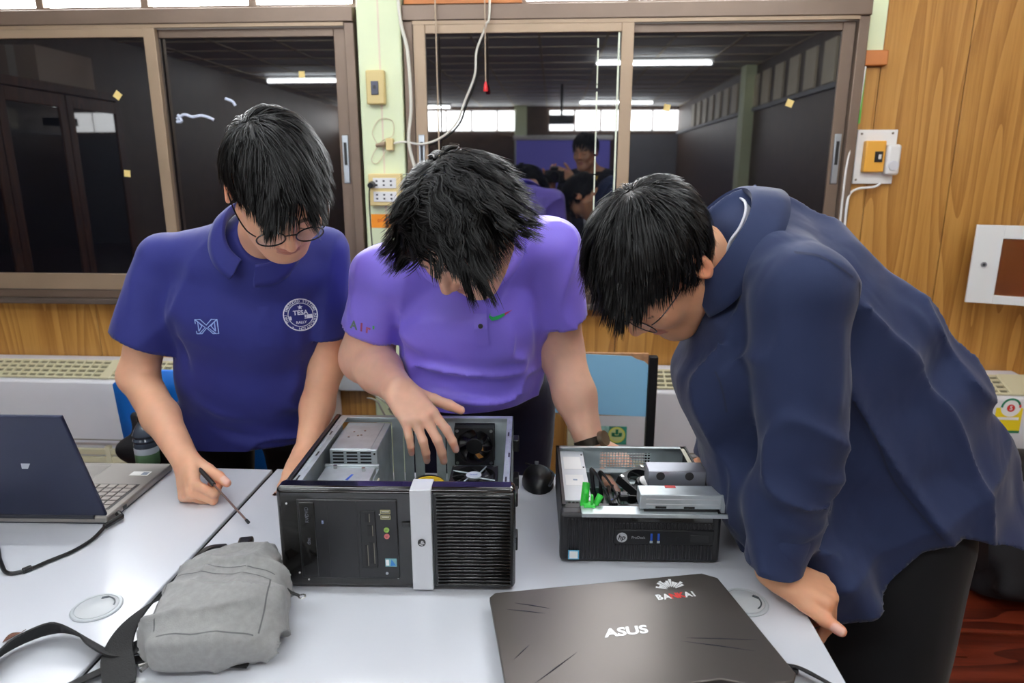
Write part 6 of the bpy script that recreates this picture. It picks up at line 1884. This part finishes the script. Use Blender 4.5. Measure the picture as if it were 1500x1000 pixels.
# screwdriver in the fist
t = thing('screwdriver', 'thin precision screwdriver held in a fist above the table seam', 'screwdriver', (-0.640, 1.205, 0.790))
sd0 = Vector((-0.690, 1.235, 0.812)); sd1 = Vector((-0.565, 1.140, 0.765)); o0 = Vector(t.location)
dd = (sd1 - sd0).normalized()
MB().cyl(sd0 - dd * 0.05 - o0, sd0 + dd * 0.040 - o0, 0.0045, n=12).build('handle', M_black, t, bevel=0.001)
MB().cyl(sd0 + dd * 0.040 - o0, sd1 - o0, 0.0020, n=10).build('shaft', mat('bronze_shaft', (150, 124, 116), 0.3, 0.8), t)
MB().cyl(sd1 - dd * 0.002 - o0, sd1 + dd * 0.007 - o0, 0.0030, n=10).build('bit', M_satin, t)

# ------------------------------------------------------------------ person in the violet polo shirt
M_violet = cloth_mat('violet_polo', (138, 118, 238), 0.45, wob=0.28, wscale=8, spec=0.5, sheen=0.25)
M_trB = cloth_mat('dark_navy_trousers', (26, 28, 52), 0.8, wob=0.2)
pb = thing('person', 'person in violet polo shirt reaching into the opened tower computer', 'person', (-0.19, 1.70, 0.0))
HB = Head((-0.162, 1.225, 1.300), (-0.34, -0.44, -0.83), roll=math.radians(6), scale=1.0)
neckB = np.array((-0.165, 1.395, 1.272))
shR, elR, wrR = np.array((-0.345, 1.405, 1.188)), np.array((-0.420, 1.485, 0.990)), np.array((-0.300, 1.285, 0.978))
shL, elL, wrL = np.array((-0.002, 1.44, 1.243)), np.array((0.018, 1.49, 1.015)), np.array((0.086, 1.405, 0.826))
FB = Field()
head_field(FB, HB, neckB + (0, 0.02, -0.01), 0.058)
FB.cone(neckB, shR * 0.9 + neckB * 0.1, 0.055, 0.055, 0.03); FB.cone(neckB, shL * 0.9 + neckB * 0.1, 0.055, 0.055, 0.03)
FB.ell((-0.175, 1.45, 1.13), (0.13, 0.08, 0.12), None, 0.05)
FB.cone(shR, elR, 0.060, 0.056, 0.02); FB.cone(elR, elR * 0.55 + wrR * 0.45, 0.055, 0.047, 0.025); FB.cone(elR * 0.55 + wrR * 0.45, wrR, 0.047, 0.031, 0.02)
FB.cone(shL, elL, 0.058, 0.050, 0.02); FB.cone(elL, (elL + wrL) / 2, 0.050, 0.045, 0.02); FB.cone((elL + wrL) / 2, wrL, 0.045, 0.030, 0.02)
tB = hand_field(FB, wrR, (0.56, -0.60, -0.36), (0.05, -0.42, 0.88), (0.75, 0.60, 0.1), [(30, 22, 12), (36, 24, 14), (40, 26, 16), (40, 26, 16)], (0.55, 0.75, -0.35), sc=0.98, spread=0.15, tbend=15)
tB += hand_field(FB, wrL, (0.86, -0.12, -0.42), (0.3, -0.25, 0.9), (0, -1, 0), [(30, 40, 20)] * 4, (0.6, 0.75, -0.1), sc=0.95, spread=0.08)
V, F = FB.mesh((-0.52, 1.05, 0.74), (0.18, 1.62, 1.48), 0.0030)
V[:, 2] = np.maximum(V[:, 2], 0.7505)
np_mesh('body', V, F, M_skin, pb, color=skin_color(V, HB, (236, 186, 160), tB))
FS = Field()
FS.loft([((-0.172, 1.450, 1.195), 0.100, 0.135), ((-0.176, 1.47, 1.10), 0.132, 0.155), ((-0.180, 1.525, 0.99), 0.152, 0.152), ((-0.185, 1.59, 0.90), 0.158, 0.156), ((-0.188, 1.63, 0.80), 0.150, 0.156)], (0.0, -0.98, -0.1), k=0.045, pw=2.3)
FS.cone(neckB + (0, 0.02, -0.010), shR + (0.014, 0, -0.002), 0.066, 0.068, 0.035); FS.cone(neckB + (0, 0.02, -0.010), shL + (-0.014, 0, -0.002), 0.066, 0.066, 0.035)
slR = shR + nrm(elR - shR) * 0.185; slL = shL + nrm(elL - shL) * 0.195
hR = (shR + nrm(elR - shR) * 0.148, nrm(nrm(elR - shR) + np.array((0.0, -0.25, 0)))); hL = (shL + nrm(elL - shL) * 0.155, nrm(elL - shL))
FS.cone(shR, slR, 0.070, 0.072, 0.014, cut=hR); FS.cone(shL, slL, 0.067, 0.064, 0.012, cut=hL)
FS.cone(neckB + (0.0, -0.050, 0.015), HB.w((0, 0.0, -0.08)), 0.056, 0.062, 0.012, 's')
crB = creases(43, (1, 0, -0.12), 0.055, 0.016, squash=0.2); crB2 = creases(44, (0.55, 0, 1), 0.09, 0.010)
lowB = lambda P: np.clip((1.13 - P[:, 2]) / 0.08, 0.1, 1) * np.clip((0.17 - np.abs(P[:, 0] + 0.18)) / 0.05, 0, 1)
V, F = FS.mesh((-0.54, 1.22, 0.62), (0.16, 1.84, 1.40), 0.0055, warp=lambda P: 0.0050 * wnA(P + 0.3) + 0.0012 * wnA2(P + 0.2) + crB(P) * lowB(P) + crB2(P) * (1.1 - lowB(P)) + 0.003)
V = relax(V, F, 1); N = vnormals(V, F)
V = bump_folds(V, N, [
    ([(-0.315, 1.34, 1.12), (-0.24, 1.315, 1.05), (-0.13, 1.315, 1.01), (-0.02, 1.35, 1.02)], -0.007, 0.012),
    ([(-0.325, 1.36, 1.08), (-0.24, 1.34, 1.01), (-0.13, 1.335, 0.975), (0.0, 1.38, 0.99)], 0.007, 0.012),
    ([(-0.325, 1.38, 1.04), (-0.24, 1.36, 0.975), (-0.12, 1.35, 0.95), (0.0, 1.40, 0.965)], -0.008, 0.011),
    ([(-0.33, 1.40, 1.01), (-0.24, 1.38, 0.945), (-0.12, 1.37, 0.925), (0.0, 1.42, 0.94)], 0.006, 0.011),
    ([(-0.33, 1.34, 1.16), (-0.28, 1.31, 1.12), (-0.22, 1.30, 1.09)], 0.006, 0.010),
    ([(-0.33, 1.35, 1.13), (-0.28, 1.32, 1.09), (-0.22, 1.31, 1.06)], -0.005, 0.009),
    ([(-0.315, 1.36, 1.17), (-0.32, 1.39, 1.09), (-0.32, 1.42, 1.0)], -0.012, 0.015),
    ([(-0.03, 1.37, 1.16), (-0.03, 1.40, 1.08), (-0.03, 1.44, 1.0)], -0.011, 0.015),
    ([(-0.06, 1.32, 1.10), (-0.03, 1.36, 1.04), (0.0, 1.42, 0.98)], 0.005, 0.010),
    ([(-0.10, 1.315, 1.06), (-0.06, 1.33, 1.02), (-0.01, 1.38, 0.975)], -0.005, 0.010),
    ([(-0.42, 1.37, 1.16), (-0.42, 1.38, 1.12), (-0.41, 1.40, 1.07)], -0.004, 0.009),
    ([(0.01, 1.36, 1.18), (0.05, 1.37, 1.14), (0.07, 1.41, 1.10)], -0.004, 0.009)])
shirtB = np_mesh('polo_shirt', V, F, M_violet, pb)
open_cap(shirtB, *hR, 0.095)
open_cap(shirtB, *hL, 0.082)
bisect_hem(shirtB, (-0.19, 1.44, 0.905), (0, 0.22, -1), (-0.19, 1.62, 0.66), 0.42)
thicken(shirtB)
bvB = bvh_of(shirtB)
cB = neckB + np.array((0.0, -0.032, 0.026)); axB = nrm((0.02, -0.62, 0.78)); xB = nrm(np.cross((0.0, -1, 0), axB)); fB_ = np.cross(axB, xB)
fB_ = fB_ * (1.0 if fB_ @ np.array((0, -1, 0)) > 0 else -1.0)
a0, a1 = 0.24, 2 * PI - 0.24
collar_strip('collar', ring(cB, axB, xB, fB_, 0.074, -0.016, a0, a1, 15, 0.034), ring(cB, axB, xB, fB_, 0.077, 0.026, a0, a1, 15, 0.048, 0.012), ring(cB, axB, xB, fB_, 0.106, -0.014, a0, a1, 15, 0.040, 0.032), M_violet, pb)
Mpl = xf((-0.140, 1.31, 1.10), (1, 0.02, 0), (0.0, 0.30, 0.95))
plv, plf = strip_poly([(0.0, 0.075), (-0.002, 0.03), (0.0, 0.0), (0.002, -0.032)], 0.026)
decal('placket', plv, plf, Mpl, bvB, M_violet, pb, lift=0.0045)
for yy in (0.006, 0.075):
    h = bvB.ray_cast(Mpl @ Vector((-0.001, yy, 0.12)), (Mpl.to_3x3() @ Vector((0, 0, -1))), 0.4)
    if h[0] is not None:
        MB().cyl(h[0], h[0] + (Mpl.to_3x3() @ Vector((0, 0, 1))) * 0.0048, 0.0052, 0.0046, n=16).build('button', M_black, pb)
# green-to-red swoosh on the chest
M_sg = mat('green_swoosh', (40, 176, 96), 0.5); M_sr = mat('red_swoosh', (206, 70, 110), 0.5)
Ms = xf((-0.098, 1.315, 1.125), (1, 0.10, 0.05), (0, 0.3, 0.95))
top_ = [(-0.022, 0.010), (-0.023, 0.003), (-0.017, 0.0005), (-0.008, 0.003), (0.006, 0.008), (0.022, 0.0145)]
bot_ = [(-0.022, 0.010), (-0.026, 0.000), (-0.020, -0.007), (-0.008, -0.0045), (0.006, 0.003), (0.022, 0.0145)]
for nm, i0, i1, mm in (('chest_mark', 0, 4, M_sg), ('chest_mark_tail', 4, 5, M_sr)):
    n_ = i1 - i0 + 1
    vv = top_[i0:i1 + 1] + bot_[i0:i1 + 1]; ff = [(i, i + 1, n_ + i + 1, n_ + i) for i in range(n_ - 1)]
    decal(nm, vv, ff, Ms, bvB, mm, pb, lift=0.003)
Msl = xf(tuple(shR + nrm(elR - shR) * 0.118 + np.array((-0.008, -0.08, 0.0))), (0.90, -0.10, -0.22), (0.20, 0.2, 0.95))
for ch, xx, c in (('A', -0.022, (96, 120, 110)), ('I', -0.004, (170, 74, 120)), ('r', 0.010, (170, 82, 120)), ("'", 0.021, (90, 190, 120))):
    tv, tf = text_mesh(ch, 0.024, bold=0.0008)
    decal('sleeve_letter', [(v.x + xx, v.y) for v in tv], tf, Msl, bvB, mat('sleeve_%d' % c[1], c, 0.6), pb)
# wrist watch
wa = nrm(wrL - elL); wc = wrL - wa * 0.002
wx = nrm(np.cross(wa, (0, 0, 1))); wy_ = np.cross(wa, wx)
band = []
for i in range(24):
    a = 2 * PI * i / 24
    band.append(Vector(wc + (wx * math.cos(a) + wy_ * math.sin(a)) * 0.0325))
wt = MB().tube(band, 0, flat=(0.003, 0.018, tuple(wa)), close=True).build('watch', mat('dark_bronze', (54, 46, 38), 0.35, 0.6), pb)
wn_ = nrm(np.array((0.75, -0.4, 0.5)) - (np.array((0.75, -0.4, 0.5)) @ wa) * wa)
MB().cyl(wc + wn_ * 0.031, wc + wn_ * 0.041, 0.018, 0.0165, n=22).build('watch_case', mat('watch_steel', (120, 108, 90), 0.3, 0.7), wt)
# hair: middle parting, loose waves
def flowB(P, root, t):
    d = np.zeros_like(P)
    side = np.where(root[:, 0] > 0.004, 1.0, -1.0)
    backm = np.clip((-root[:, 1] - 0.01) / 0.06, 0, 1)
    d[:, 0] = side * (0.80 - 0.1 * backm); d[:, 1] = 0.55 * (1 - backm) - 0.45 * backm
    d[:, 2] = -0.35 * backm
    return d
ribbon_hair('hair', HB, pb, flowB, lambda r: 0.080 + 0.024 * np.clip((r[:, 1] + 0.02) / 0.08, 0, 1) + 0.028 * (r[:, 0] < -0.03) * (r[:, 2] < 0.09), nstr=7400, nclump=200, grav=0.40, hairline=hl(0.44, -0.36, -0.70), seed=5,
            lift=(1.01, 1.12), clump=0.82, wave=1.7, wfreq=10.0, width=0.0019, jitter=0.30)
legs(pb, (-0.19, 1.72, 0.86), 0.10, (1, 0, 0), [(-0.32, 1.78, 0.0), (-0.08, 1.80, 0.0)], M_trB, rp=(0.180, 0.140), rt=0.10, rk=0.075, top=(-0.19, 1.64, 0.93), mshoe=M_satin)
place(pb)

# ------------------------------------------------------------------ person in the dark blue overshirt
M_denim = cloth_mat('dark_blue_overshirt', (36, 46, 78), 0.8, wob=0.45, wscale=8, stretch=(1, 1, 0.7))
M_trC = cloth_mat('wide_black_trousers', (15, 15, 17), 0.85, wob=0.3, wscale=6, stretch=(1.6, 1.6, 0.3))
M_tee = cloth_mat('white_tee', (214, 214, 222), 0.8, wob=0.15)
pc = thing('person', 'person in open dark blue shirt leaning over the slim computer', 'person', (0.70, 1.20, 0.0))
HC = Head((0.166, 1.125, 1.252), (-0.44, -0.28, -0.85), roll=math.radians(4), scale=1.0)
neckC = np.array((0.305, 1.175, 1.270))
shL, elL, wrL = np.array((0.358, 1.005, 1.225)), np.array((0.372, 0.995, 1.010)), np.array((0.350, 0.985, 0.793))
shR, elR, wrR = np.array((0.350, 1.335, 1.215)), np.array((0.400, 1.42, 0.975)), np.array((0.345, 1.39, 0.792))
FC = Field()
head_field(FC, HC, neckC + (0.02, 0, 0), 0.054)
FC.cone(neckC, shL * 0.9 + neckC * 0.1, 0.048, 0.045, 0.03); FC.cone(neckC, shR * 0.9 + neckC * 0.1, 0.048, 0.045, 0.03)
FC.cone(shL, elL, 0.045, 0.038, 0.02); FC.cone(elL, wrL, 0.038, 0.027, 0.02)
FC.cone(shR, elR, 0.045, 0.038, 0.02); FC.cone(elR, wrR, 0.038, 0.027, 0.02)
fistC = [(72, 28, 20), (74, 30, 20), (76, 30, 20), (76, 30, 20)]
tC = hand_field(FC, wrL, (0.74, -0.34, -0.16), (0.25, -0.20, 0.9), (0.2, -1, 0), fistC, (0.92, 0.30, -0.14), sc=0.95, spread=0.03, tbend=12)
tC += hand_field(FC, wrR, (-0.80, -0.02, -0.40), (-0.3, -0.1, 0.95), (0, -1, 0), [(60, 80, 40)] * 4, (0.6, 0.7, -0.15), sc=0.95, spread=0.06)
V, F = FC.mesh((0.02, 0.85, 0.70), (0.52, 1.50, 1.44), 0.0030)
out = (V[:, 0] < 0.389)
V[:, 2] = np.where(out, np.maximum(V[:, 2], 0.7505), V[:, 2])
np_mesh('body', V, F, M_skin, pc, color=skin_color(V, HC, (218, 160, 124), tC))
# loose overshirt: bent torso, near and far sleeves
FS = Field()
st = [((0.355, 1.175, 1.275), 0.075, 0.10), ((0.395, 1.19, 1.200), 0.135, 0.145), ((0.450, 1.195, 1.09), 0.180, 0.150), ((0.530, 1.20, 0.957), 0.200, 0.150), ((0.605, 1.20, 0.845), 0.196, 0.152), ((0.664, 1.20, 0.704), 0.192, 0.155), ((0.68, 1.20, 0.60), 0.19, 0.155)]
FS.loft(st, (0.86, 0, 0.5), k=0.04, pw=2.2)
FS.loft([((0.300, 1.17, 1.16), 0.060, 0.12), ((0.305, 1.17, 1.05), 0.078, 0.12), ((0.375, 1.16, 0.88), 0.078, 0.125), ((0.455, 1.14, 0.74), 0.078, 0.13), ((0.51, 1.12, 0.60), 0.075, 0.12)], (1, 0, 0.3), k=0.05, pw=2.3)
FS.cone(neckC + (0.020, 0, 0.020), shL + (0.008, 0.01, 0.0), 0.064, 0.072, 0.035); FS.cone(neckC + (0.020, 0, 0.020), shR, 0.064, 0.070, 0.035)
FS.cone(shL, elL + (0.002, 0, 0), 0.070, 0.062, 0.014); FS.cone(elL + (0.002, 0, 0), wrL + (0, 0, -0.01), 0.063, 0.038, 0.014)
FS.cone(shR, elR, 0.070, 0.066, 0.03); FS.cone(elR, wrR + (0, 0, 0.0), 0.066, 0.045, 0.02)
wnC = noise_fn(21, 0.10); wnC2 = noise_fn(22, 0.04)
crC = creases(45, (0.62, 0, -0.78), 0.11, 0.018); crC2 = creases(46, (0.95, 0.1, -0.35), 0.10, 0.020); crC3 = creases(47, (0.75, 0, 0.65), 0.15, 0.010)
def armC(P):
    ab = wrL - shL; t_ = np.clip(((P - shL) @ ab) / (ab @ ab), 0, 1)
    return np.clip((0.115 - np.linalg.norm(P - shL - t_[:, None] * ab, axis=1)) / 0.03, 0, 1) * (P[:, 1] < 1.06), t_
def warpC(P):
    m_, t_ = armC(P)
    return (crC(P) + 0.5 * crC3(P)) * (1 - m_) + crC2(P) * m_ * np.clip(0.25 + t_ * 1.6, 0, 1) + 0.006 * wnC(P) + 0.0020 * wnC2(P) + 0.003
V, F = FS.mesh((0.14, 0.84, 0.52), (1.02, 1.58, 1.44), 0.0060, warp=warpC)
V = relax(V, F, 1); N = vnormals(V, F)
V = bump_folds(V, N, [
    ([(0.43, 0.96, 1.04), (0.45, 0.98, 0.95), (0.44, 0.99, 0.87)], -0.016, 0.020),
    ([(0.35, 0.95, 0.99), (0.40, 0.945, 0.965), (0.46, 0.99, 0.96)], 0.009, 0.012),
    ([(0.34, 0.95, 0.95), (0.40, 0.94, 0.925), (0.45, 0.98, 0.93)], -0.009, 0.010),
    ([(0.33, 0.94, 0.90), (0.38, 0.935, 0.875), (0.42, 0.97, 0.885)], 0.008, 0.010),
    ([(0.33, 0.94, 0.87), (0.37, 0.935, 0.85), (0.40, 0.96, 0.86)], -0.007, 0.009),
    ([(0.50, 0.99, 1.14), (0.58, 1.00, 1.03), (0.66, 1.01, 0.90)], -0.006, 0.012),
    ([(0.46, 0.99, 1.06), (0.56, 0.995, 0.94), (0.63, 1.0, 0.83)], 0.007, 0.013),
    ([(0.46, 0.99, 0.98), (0.53, 0.99, 0.88), (0.57, 1.0, 0.78)], -0.007, 0.013),
    ([(0.55, 1.0, 1.10), (0.68, 1.02, 1.02), (0.78, 1.08, 0.95)], 0.006, 0.015),
    ([(0.44, 0.99, 1.20), (0.52, 1.02, 1.21), (0.58, 1.08, 1.20)], -0.008, 0.012),
    ([(0.40, 0.95, 1.20), (0.41, 0.94, 1.12), (0.40, 0.94, 1.05)], 0.005, 0.012),
    ([(0.50, 1.03, 1.25), (0.56, 1.08, 1.19), (0.62, 1.10, 1.10)], 0.006, 0.014)])
shirtC = np_mesh('overshirt', V, F, M_denim, pc)
bisect_hem(shirtC, wrL + nrm(elL - wrL) * 0.012, nrm(wrL - elL), wrL + nrm(wrL - elL) * 0.06, 0.12, 0.075)
bisect_hem(shirtC, wrR + nrm(elR - wrR) * 0.012, nrm(wrR - elR), wrR + nrm(wrR - elR) * 0.06, 0.12, 0.075)
# curved shirt tail: drops at the front and the back, rises at the side
bm = bmesh.new(); bm.from_mesh(shirtC.data)
def hem_z(p):
    return float(np.interp(p.x, (0.40, 0.457, 0.552, 0.602, 0.663, 0.76, 0.86), (0.676, 0.680, 0.725, 0.800, 0.828, 0.800, 0.755)))
kill = [f for f in bm.faces if f.calc_center_median().z < hem_z(f.calc_center_median()) and (f.calc_center_median() - Vector(wrL)).length > 0.075 and (f.calc_center_median() - Vector(wrR)).length > 0.075]
bmesh.ops.delete(bm, geom=kill, context='FACES')
for v in bm.verts:
    if v.is_boundary and v.co.z < 0.95 and (v.co - Vector(wrL)).length > 0.085 and (v.co - Vector(wrR)).length > 0.085:
        v.co.z = hem_z(v.co)
bm.to_mesh(shirtC.data); bm.free()
thicken(shirtC)
bvC = bvh_of(shirtC)
# collar standing off the neck, cuffs, yoke seam, white tee
cC = np.array((0.268, 1.155, 1.294)); axC = nrm((-0.70, -0.16, 0.50)); xC = nrm(np.cross((-0.55, 0, -0.75), axC)); fC = np.cross(axC, xC)
fC = fC * (1.0 if fC @ np.array((-0.8, 0, -0.6)) > 0 else -1.0)
a0, a1 = 0.55, 2 * PI - 0.55
collar_strip('collar', ring(cC, axC, xC, fC, 0.078, -0.030, a0, a1, 15, 0.0), ring(cC, axC, xC, fC, 0.081, 0.036, a0, a1, 15, 0.020, 0.004), ring(cC, axC, xC, fC, 0.118, -0.034, a0, a1, 15, 0.012, 0.016), M_denim, pc)
collar_strip('tee_neck', ring(cC, axC, xC, fC, 0.068, -0.02, 0, 2 * PI, 17, 0.03), ring(cC, axC, xC, fC, 0.069, 0.016, 0, 2 * PI, 17, 0.05), ring(cC, axC, xC, fC, 0.071, 0.008, 0, 2 * PI, 17, 0.05), M_tee, pc)
FT = Field(); FT.loft([((0.315, 1.170, 1.24), 0.060, 0.085), ((0.300, 1.165, 1.12), 0.050, 0.085), ((0.345, 1.16, 0.98), 0.06, 0.09)], (1, 0, 0.3), k=0.03)
V, F = FT.mesh((0.12, 0.98, 0.85), (0.48, 1.34, 1.34), 0.007); np_mesh('tee', V, F, M_tee, pc)
for wr_, el_ in ((wrL, elL), (wrR, elR)):
    ax = nrm(wr_ - el_); x_ = nrm(np.cross(ax, (0, 1, 0.2))); y_ = np.cross(ax, x_)
    rg = [[Vector(wr_ + ax * h + (x_ * math.cos(a) + y_ * math.sin(a)) * r) for a in np.linspace(0, 2 * PI, 24, endpoint=False)] for h, r in ((-0.070, 0.0455), (-0.064, 0.0475), (-0.016, 0.0455), (-0.010, 0.043), (-0.012, 0.036))]
    vs = [p for r in rg for p in r]; fs = [(k * 24 + i, k * 24 + (i + 1) % 24, (k + 1) * 24 + (i + 1) % 24, (k + 1) * 24 + i) for k in range(4) for i in range(24)]
    MB().add(vs, fs).build('cuff', M_denim, pc, smooth=60)
Msm = xf((0.0, 0.88, 0.0), (1, 0, 0), (0, 0, 1))
M_seam = mat('dark_seam', (30, 38, 64), 0.85)
for nm, pts in (('side_seam', [(0.458, 1.060), (0.50, 1.00), (0.535, 0.935), (0.575, 0.885), (0.625, 0.830)]), ('yoke_seam', [(0.335, 1.290), (0.36, 1.288), (0.385, 1.275), (0.41, 1.258)]),
                ('armhole_seam', [(0.425, 1.25), (0.436, 1.19), (0.438, 1.12), (0.43, 1.07)]), ('pocket_edge', [(0.252, 1.10), (0.262, 1.075), (0.273, 1.035)])):
    v_, f_ = strip_poly([(p.x, p.y) for p in spline([(a, b_, 0) for a, b_ in pts], 6)], 0.0028)
    decal(nm, v_, f_, Msm, bvC, M_seam, pc, lift=0.0012, reach=0.12)
glasses(HC, pc, 0.0010, mat('gunmetal_rim', (58, 58, 62), 0.25, 0.8), (0.0250, 0.0225))
def flowC(P, root, t):
    wh = np.array((0.0, -0.055, 0.105))
    d = root - wh; d = d / (np.linalg.norm(d, axis=1)[:, None] + 1e-6)
    d = d + np.array((0, 0.25, -0.1))
    return d
ribbon_hair('hair', HC, pc, flowC, lambda r: 0.052 + 0.040 * np.clip((r[:, 1] - 0.0) / 0.08, 0, 1), nstr=6500, nclump=600, grav=0.22, hairline=hl(0.44, -0.06, -0.93), seed=7,
            lift=(1.01, 1.13), clump=0.40, width=0.0018)
legs(pc, (0.640, 1.22, 0.82), 0.07, (0, 1, 0), [(0.600, 1.135, 0.0), (0.65, 1.33, 0.0)], M_trC, rt=0.108, rk=0.114, ra=0.105, rp=(0.140, 0.115), mshoe=M_satin, fold=(-1, 0, 0))
place(pc)

# ------------------------------------------------------------------ the person taking the photograph, seen in the window glass
M_wsh = cloth_mat('white_shirt', (206, 206, 214), 0.8)
M_jk = cloth_mat('dark_jacket', (30, 30, 40), 0.8)
pd = thing('person', 'standing person with a camera and yellow lanyard, mirrored in the window', 'person', (0.30, -0.24, 0.0))
HD = Head((0.225, -0.115, 1.535), (-0.50, 0.80, -0.22), 0, 1.0)
neckD = np.array((0.265, -0.185, 1.405))
FD = Field(); head_field(FD, HD, neckD, 0.055)
dshR, delR, dwrR = np.array((0.46, -0.18, 1.34)), np.array((0.40, -0.06, 1.10)), np.array((0.135, -0.095, 1.345))
dshL, delL, dwrL = np.array((0.10, -0.26, 1.34)), np.array((0.02, -0.24, 1.09)), np.array((-0.020, -0.155, 1.305))
FD.cone(neckD, dshR, 0.05, 0.045, .03); FD.cone(neckD, dshL, 0.05, 0.045, .03)
for a, b_, c_ in ((dshR, delR, dwrR), (dshL, delL, dwrL)):
    FD.cone(a, b_, 0.044, 0.037, .02); FD.cone(b_, c_, 0.037, 0.026, .02)
tD = hand_field(FD, dwrR, (-0.80, 0.25, 0.45), (0.3, 0.9, 0.1), (0, 0, 1), [(40, 45, 20)] * 4, (0.7, 0.6, -0.3), sc=0.95)
tD += hand_field(FD, dwrL, (0.10, 0.55, 0.75), (-0.3, 0.7, -0.5), (-1, 0, 0), [(35, 45, 20)] * 4, (0.6, 0.7, -0.2), sc=0.95)
V, F = FD.mesh((-0.18, -0.40, 1.02), (0.58, 0.10, 1.70), 0.0042)
np_mesh('body', V, F, M_skin, pd, color=skin_color(V, HD, (206, 154, 124), tD))
FS = Field(); FS.loft([((0.275, -0.215, 1.30), 0.09, 0.15), ((0.285, -0.235, 1.15), 0.11, 0.165), ((0.295, -0.24, 0.95), 0.11, 0.155), ((0.30, -0.24, 0.80), 0.12, 0.16)], (0.2, 1, 0), k=.04)
FS.cone(neckD + (0, -0.01, -0.02), dshR, 0.058, 0.060, .04); FS.cone(neckD + (0, -0.01, -0.02), dshL, 0.058, 0.060, .04)
FS.cone(dshR, delR, 0.058, 0.054, .02); FS.cone(dshL, delL, 0.058, 0.054, .02); FS.cone(delR, delR * 0.35 + dwrR * 0.65, 0.052, 0.042, .02); FS.cone(delL, delL * 0.35 + dwrL * 0.65, 0.052, 0.042, .02)
V, F = FS.mesh((-0.16, -0.44, 0.66), (0.60, 0.10, 1.48), 0.009); np_mesh('jacket', V, F, M_jk, pd)
FT = Field(); FT.loft([((0.262, -0.150, 1.345), 0.03, 0.055), ((0.262, -0.135, 1.22), 0.022, 0.055), ((0.275, -0.135, 1.0), 0.02, 0.05)], (0.2, 1, 0), k=.02)
V, F = FT.mesh((0.14, -0.25, 0.9), (0.40, 0.0, 1.45), 0.007); np_mesh('shirt_front', V, F, M_wsh, pd)
MB().tube(spline([(0.20, -0.20, 1.42), (0.205, -0.145, 1.37), (0.235, -0.103, 1.28), (0.262, -0.100, 1.18)]), 0, flat=(0.016, 0.002, (0, 1, 0.2))).build('lanyard', mat('yellow_ribbon', (214, 178, 40), .6), pd)
MB().tube(spline([(0.325, -0.185, 1.42), (0.315, -0.135, 1.37), (0.29, -0.105, 1.28), (0.264, -0.100, 1.18)]), 0, flat=(0.016, 0.002, (0, 1, 0.2))).build('lanyard', mat('yellow_ribbon', (214, 178, 40), .6), pd)
ribbon_hair('hair', HD, pd, flowC, lambda r: 0.055 + 0.0 * r[:, 0], nstr=1600, nclump=240, grav=0.5, hairline=hl(0.42, -0.10, -0.58), seed=9, width=0.004)
legs(pd, (0.30, -0.25, 0.86), 0.09, (1, 0.2, 0), [(0.20, -0.22, 0.0), (0.41, -0.26, 0.0)], M_trA, mshoe=M_satin, fold=(0, 1, 0))
place(pd)
t = thing('photo_camera', 'black photo camera held up by the person mirrored in the window', 'camera', (0.0, -0.10, 1.36))
MB().box((-0.068, -0.035, -0.045), (0.068, 0.03, 0.045)).build('camera_body', M_satin, t, bevel=0.010)
MB().box((-0.03, -0.03, 0.045), (0.03, 0.025, 0.072)).build('prism_hump', M_satin, t, bevel=0.010)
MB().cyl((0, 0.03, 0.0), (0, 0.088, 0.0), 0.038, 0.036, n=28).build('lens_barrel', M_black, t, bevel=0.003)
MB().cyl((0, 0.0875, 0.0), (0, 0.089, 0.0), 0.030, n=28).build('lens_glass', M_glass, t)
MB().box((0.045, 0.02, -0.04), (0.074, 0.045, 0.04)).build('hand_grip', M_black, t, bevel=0.010)
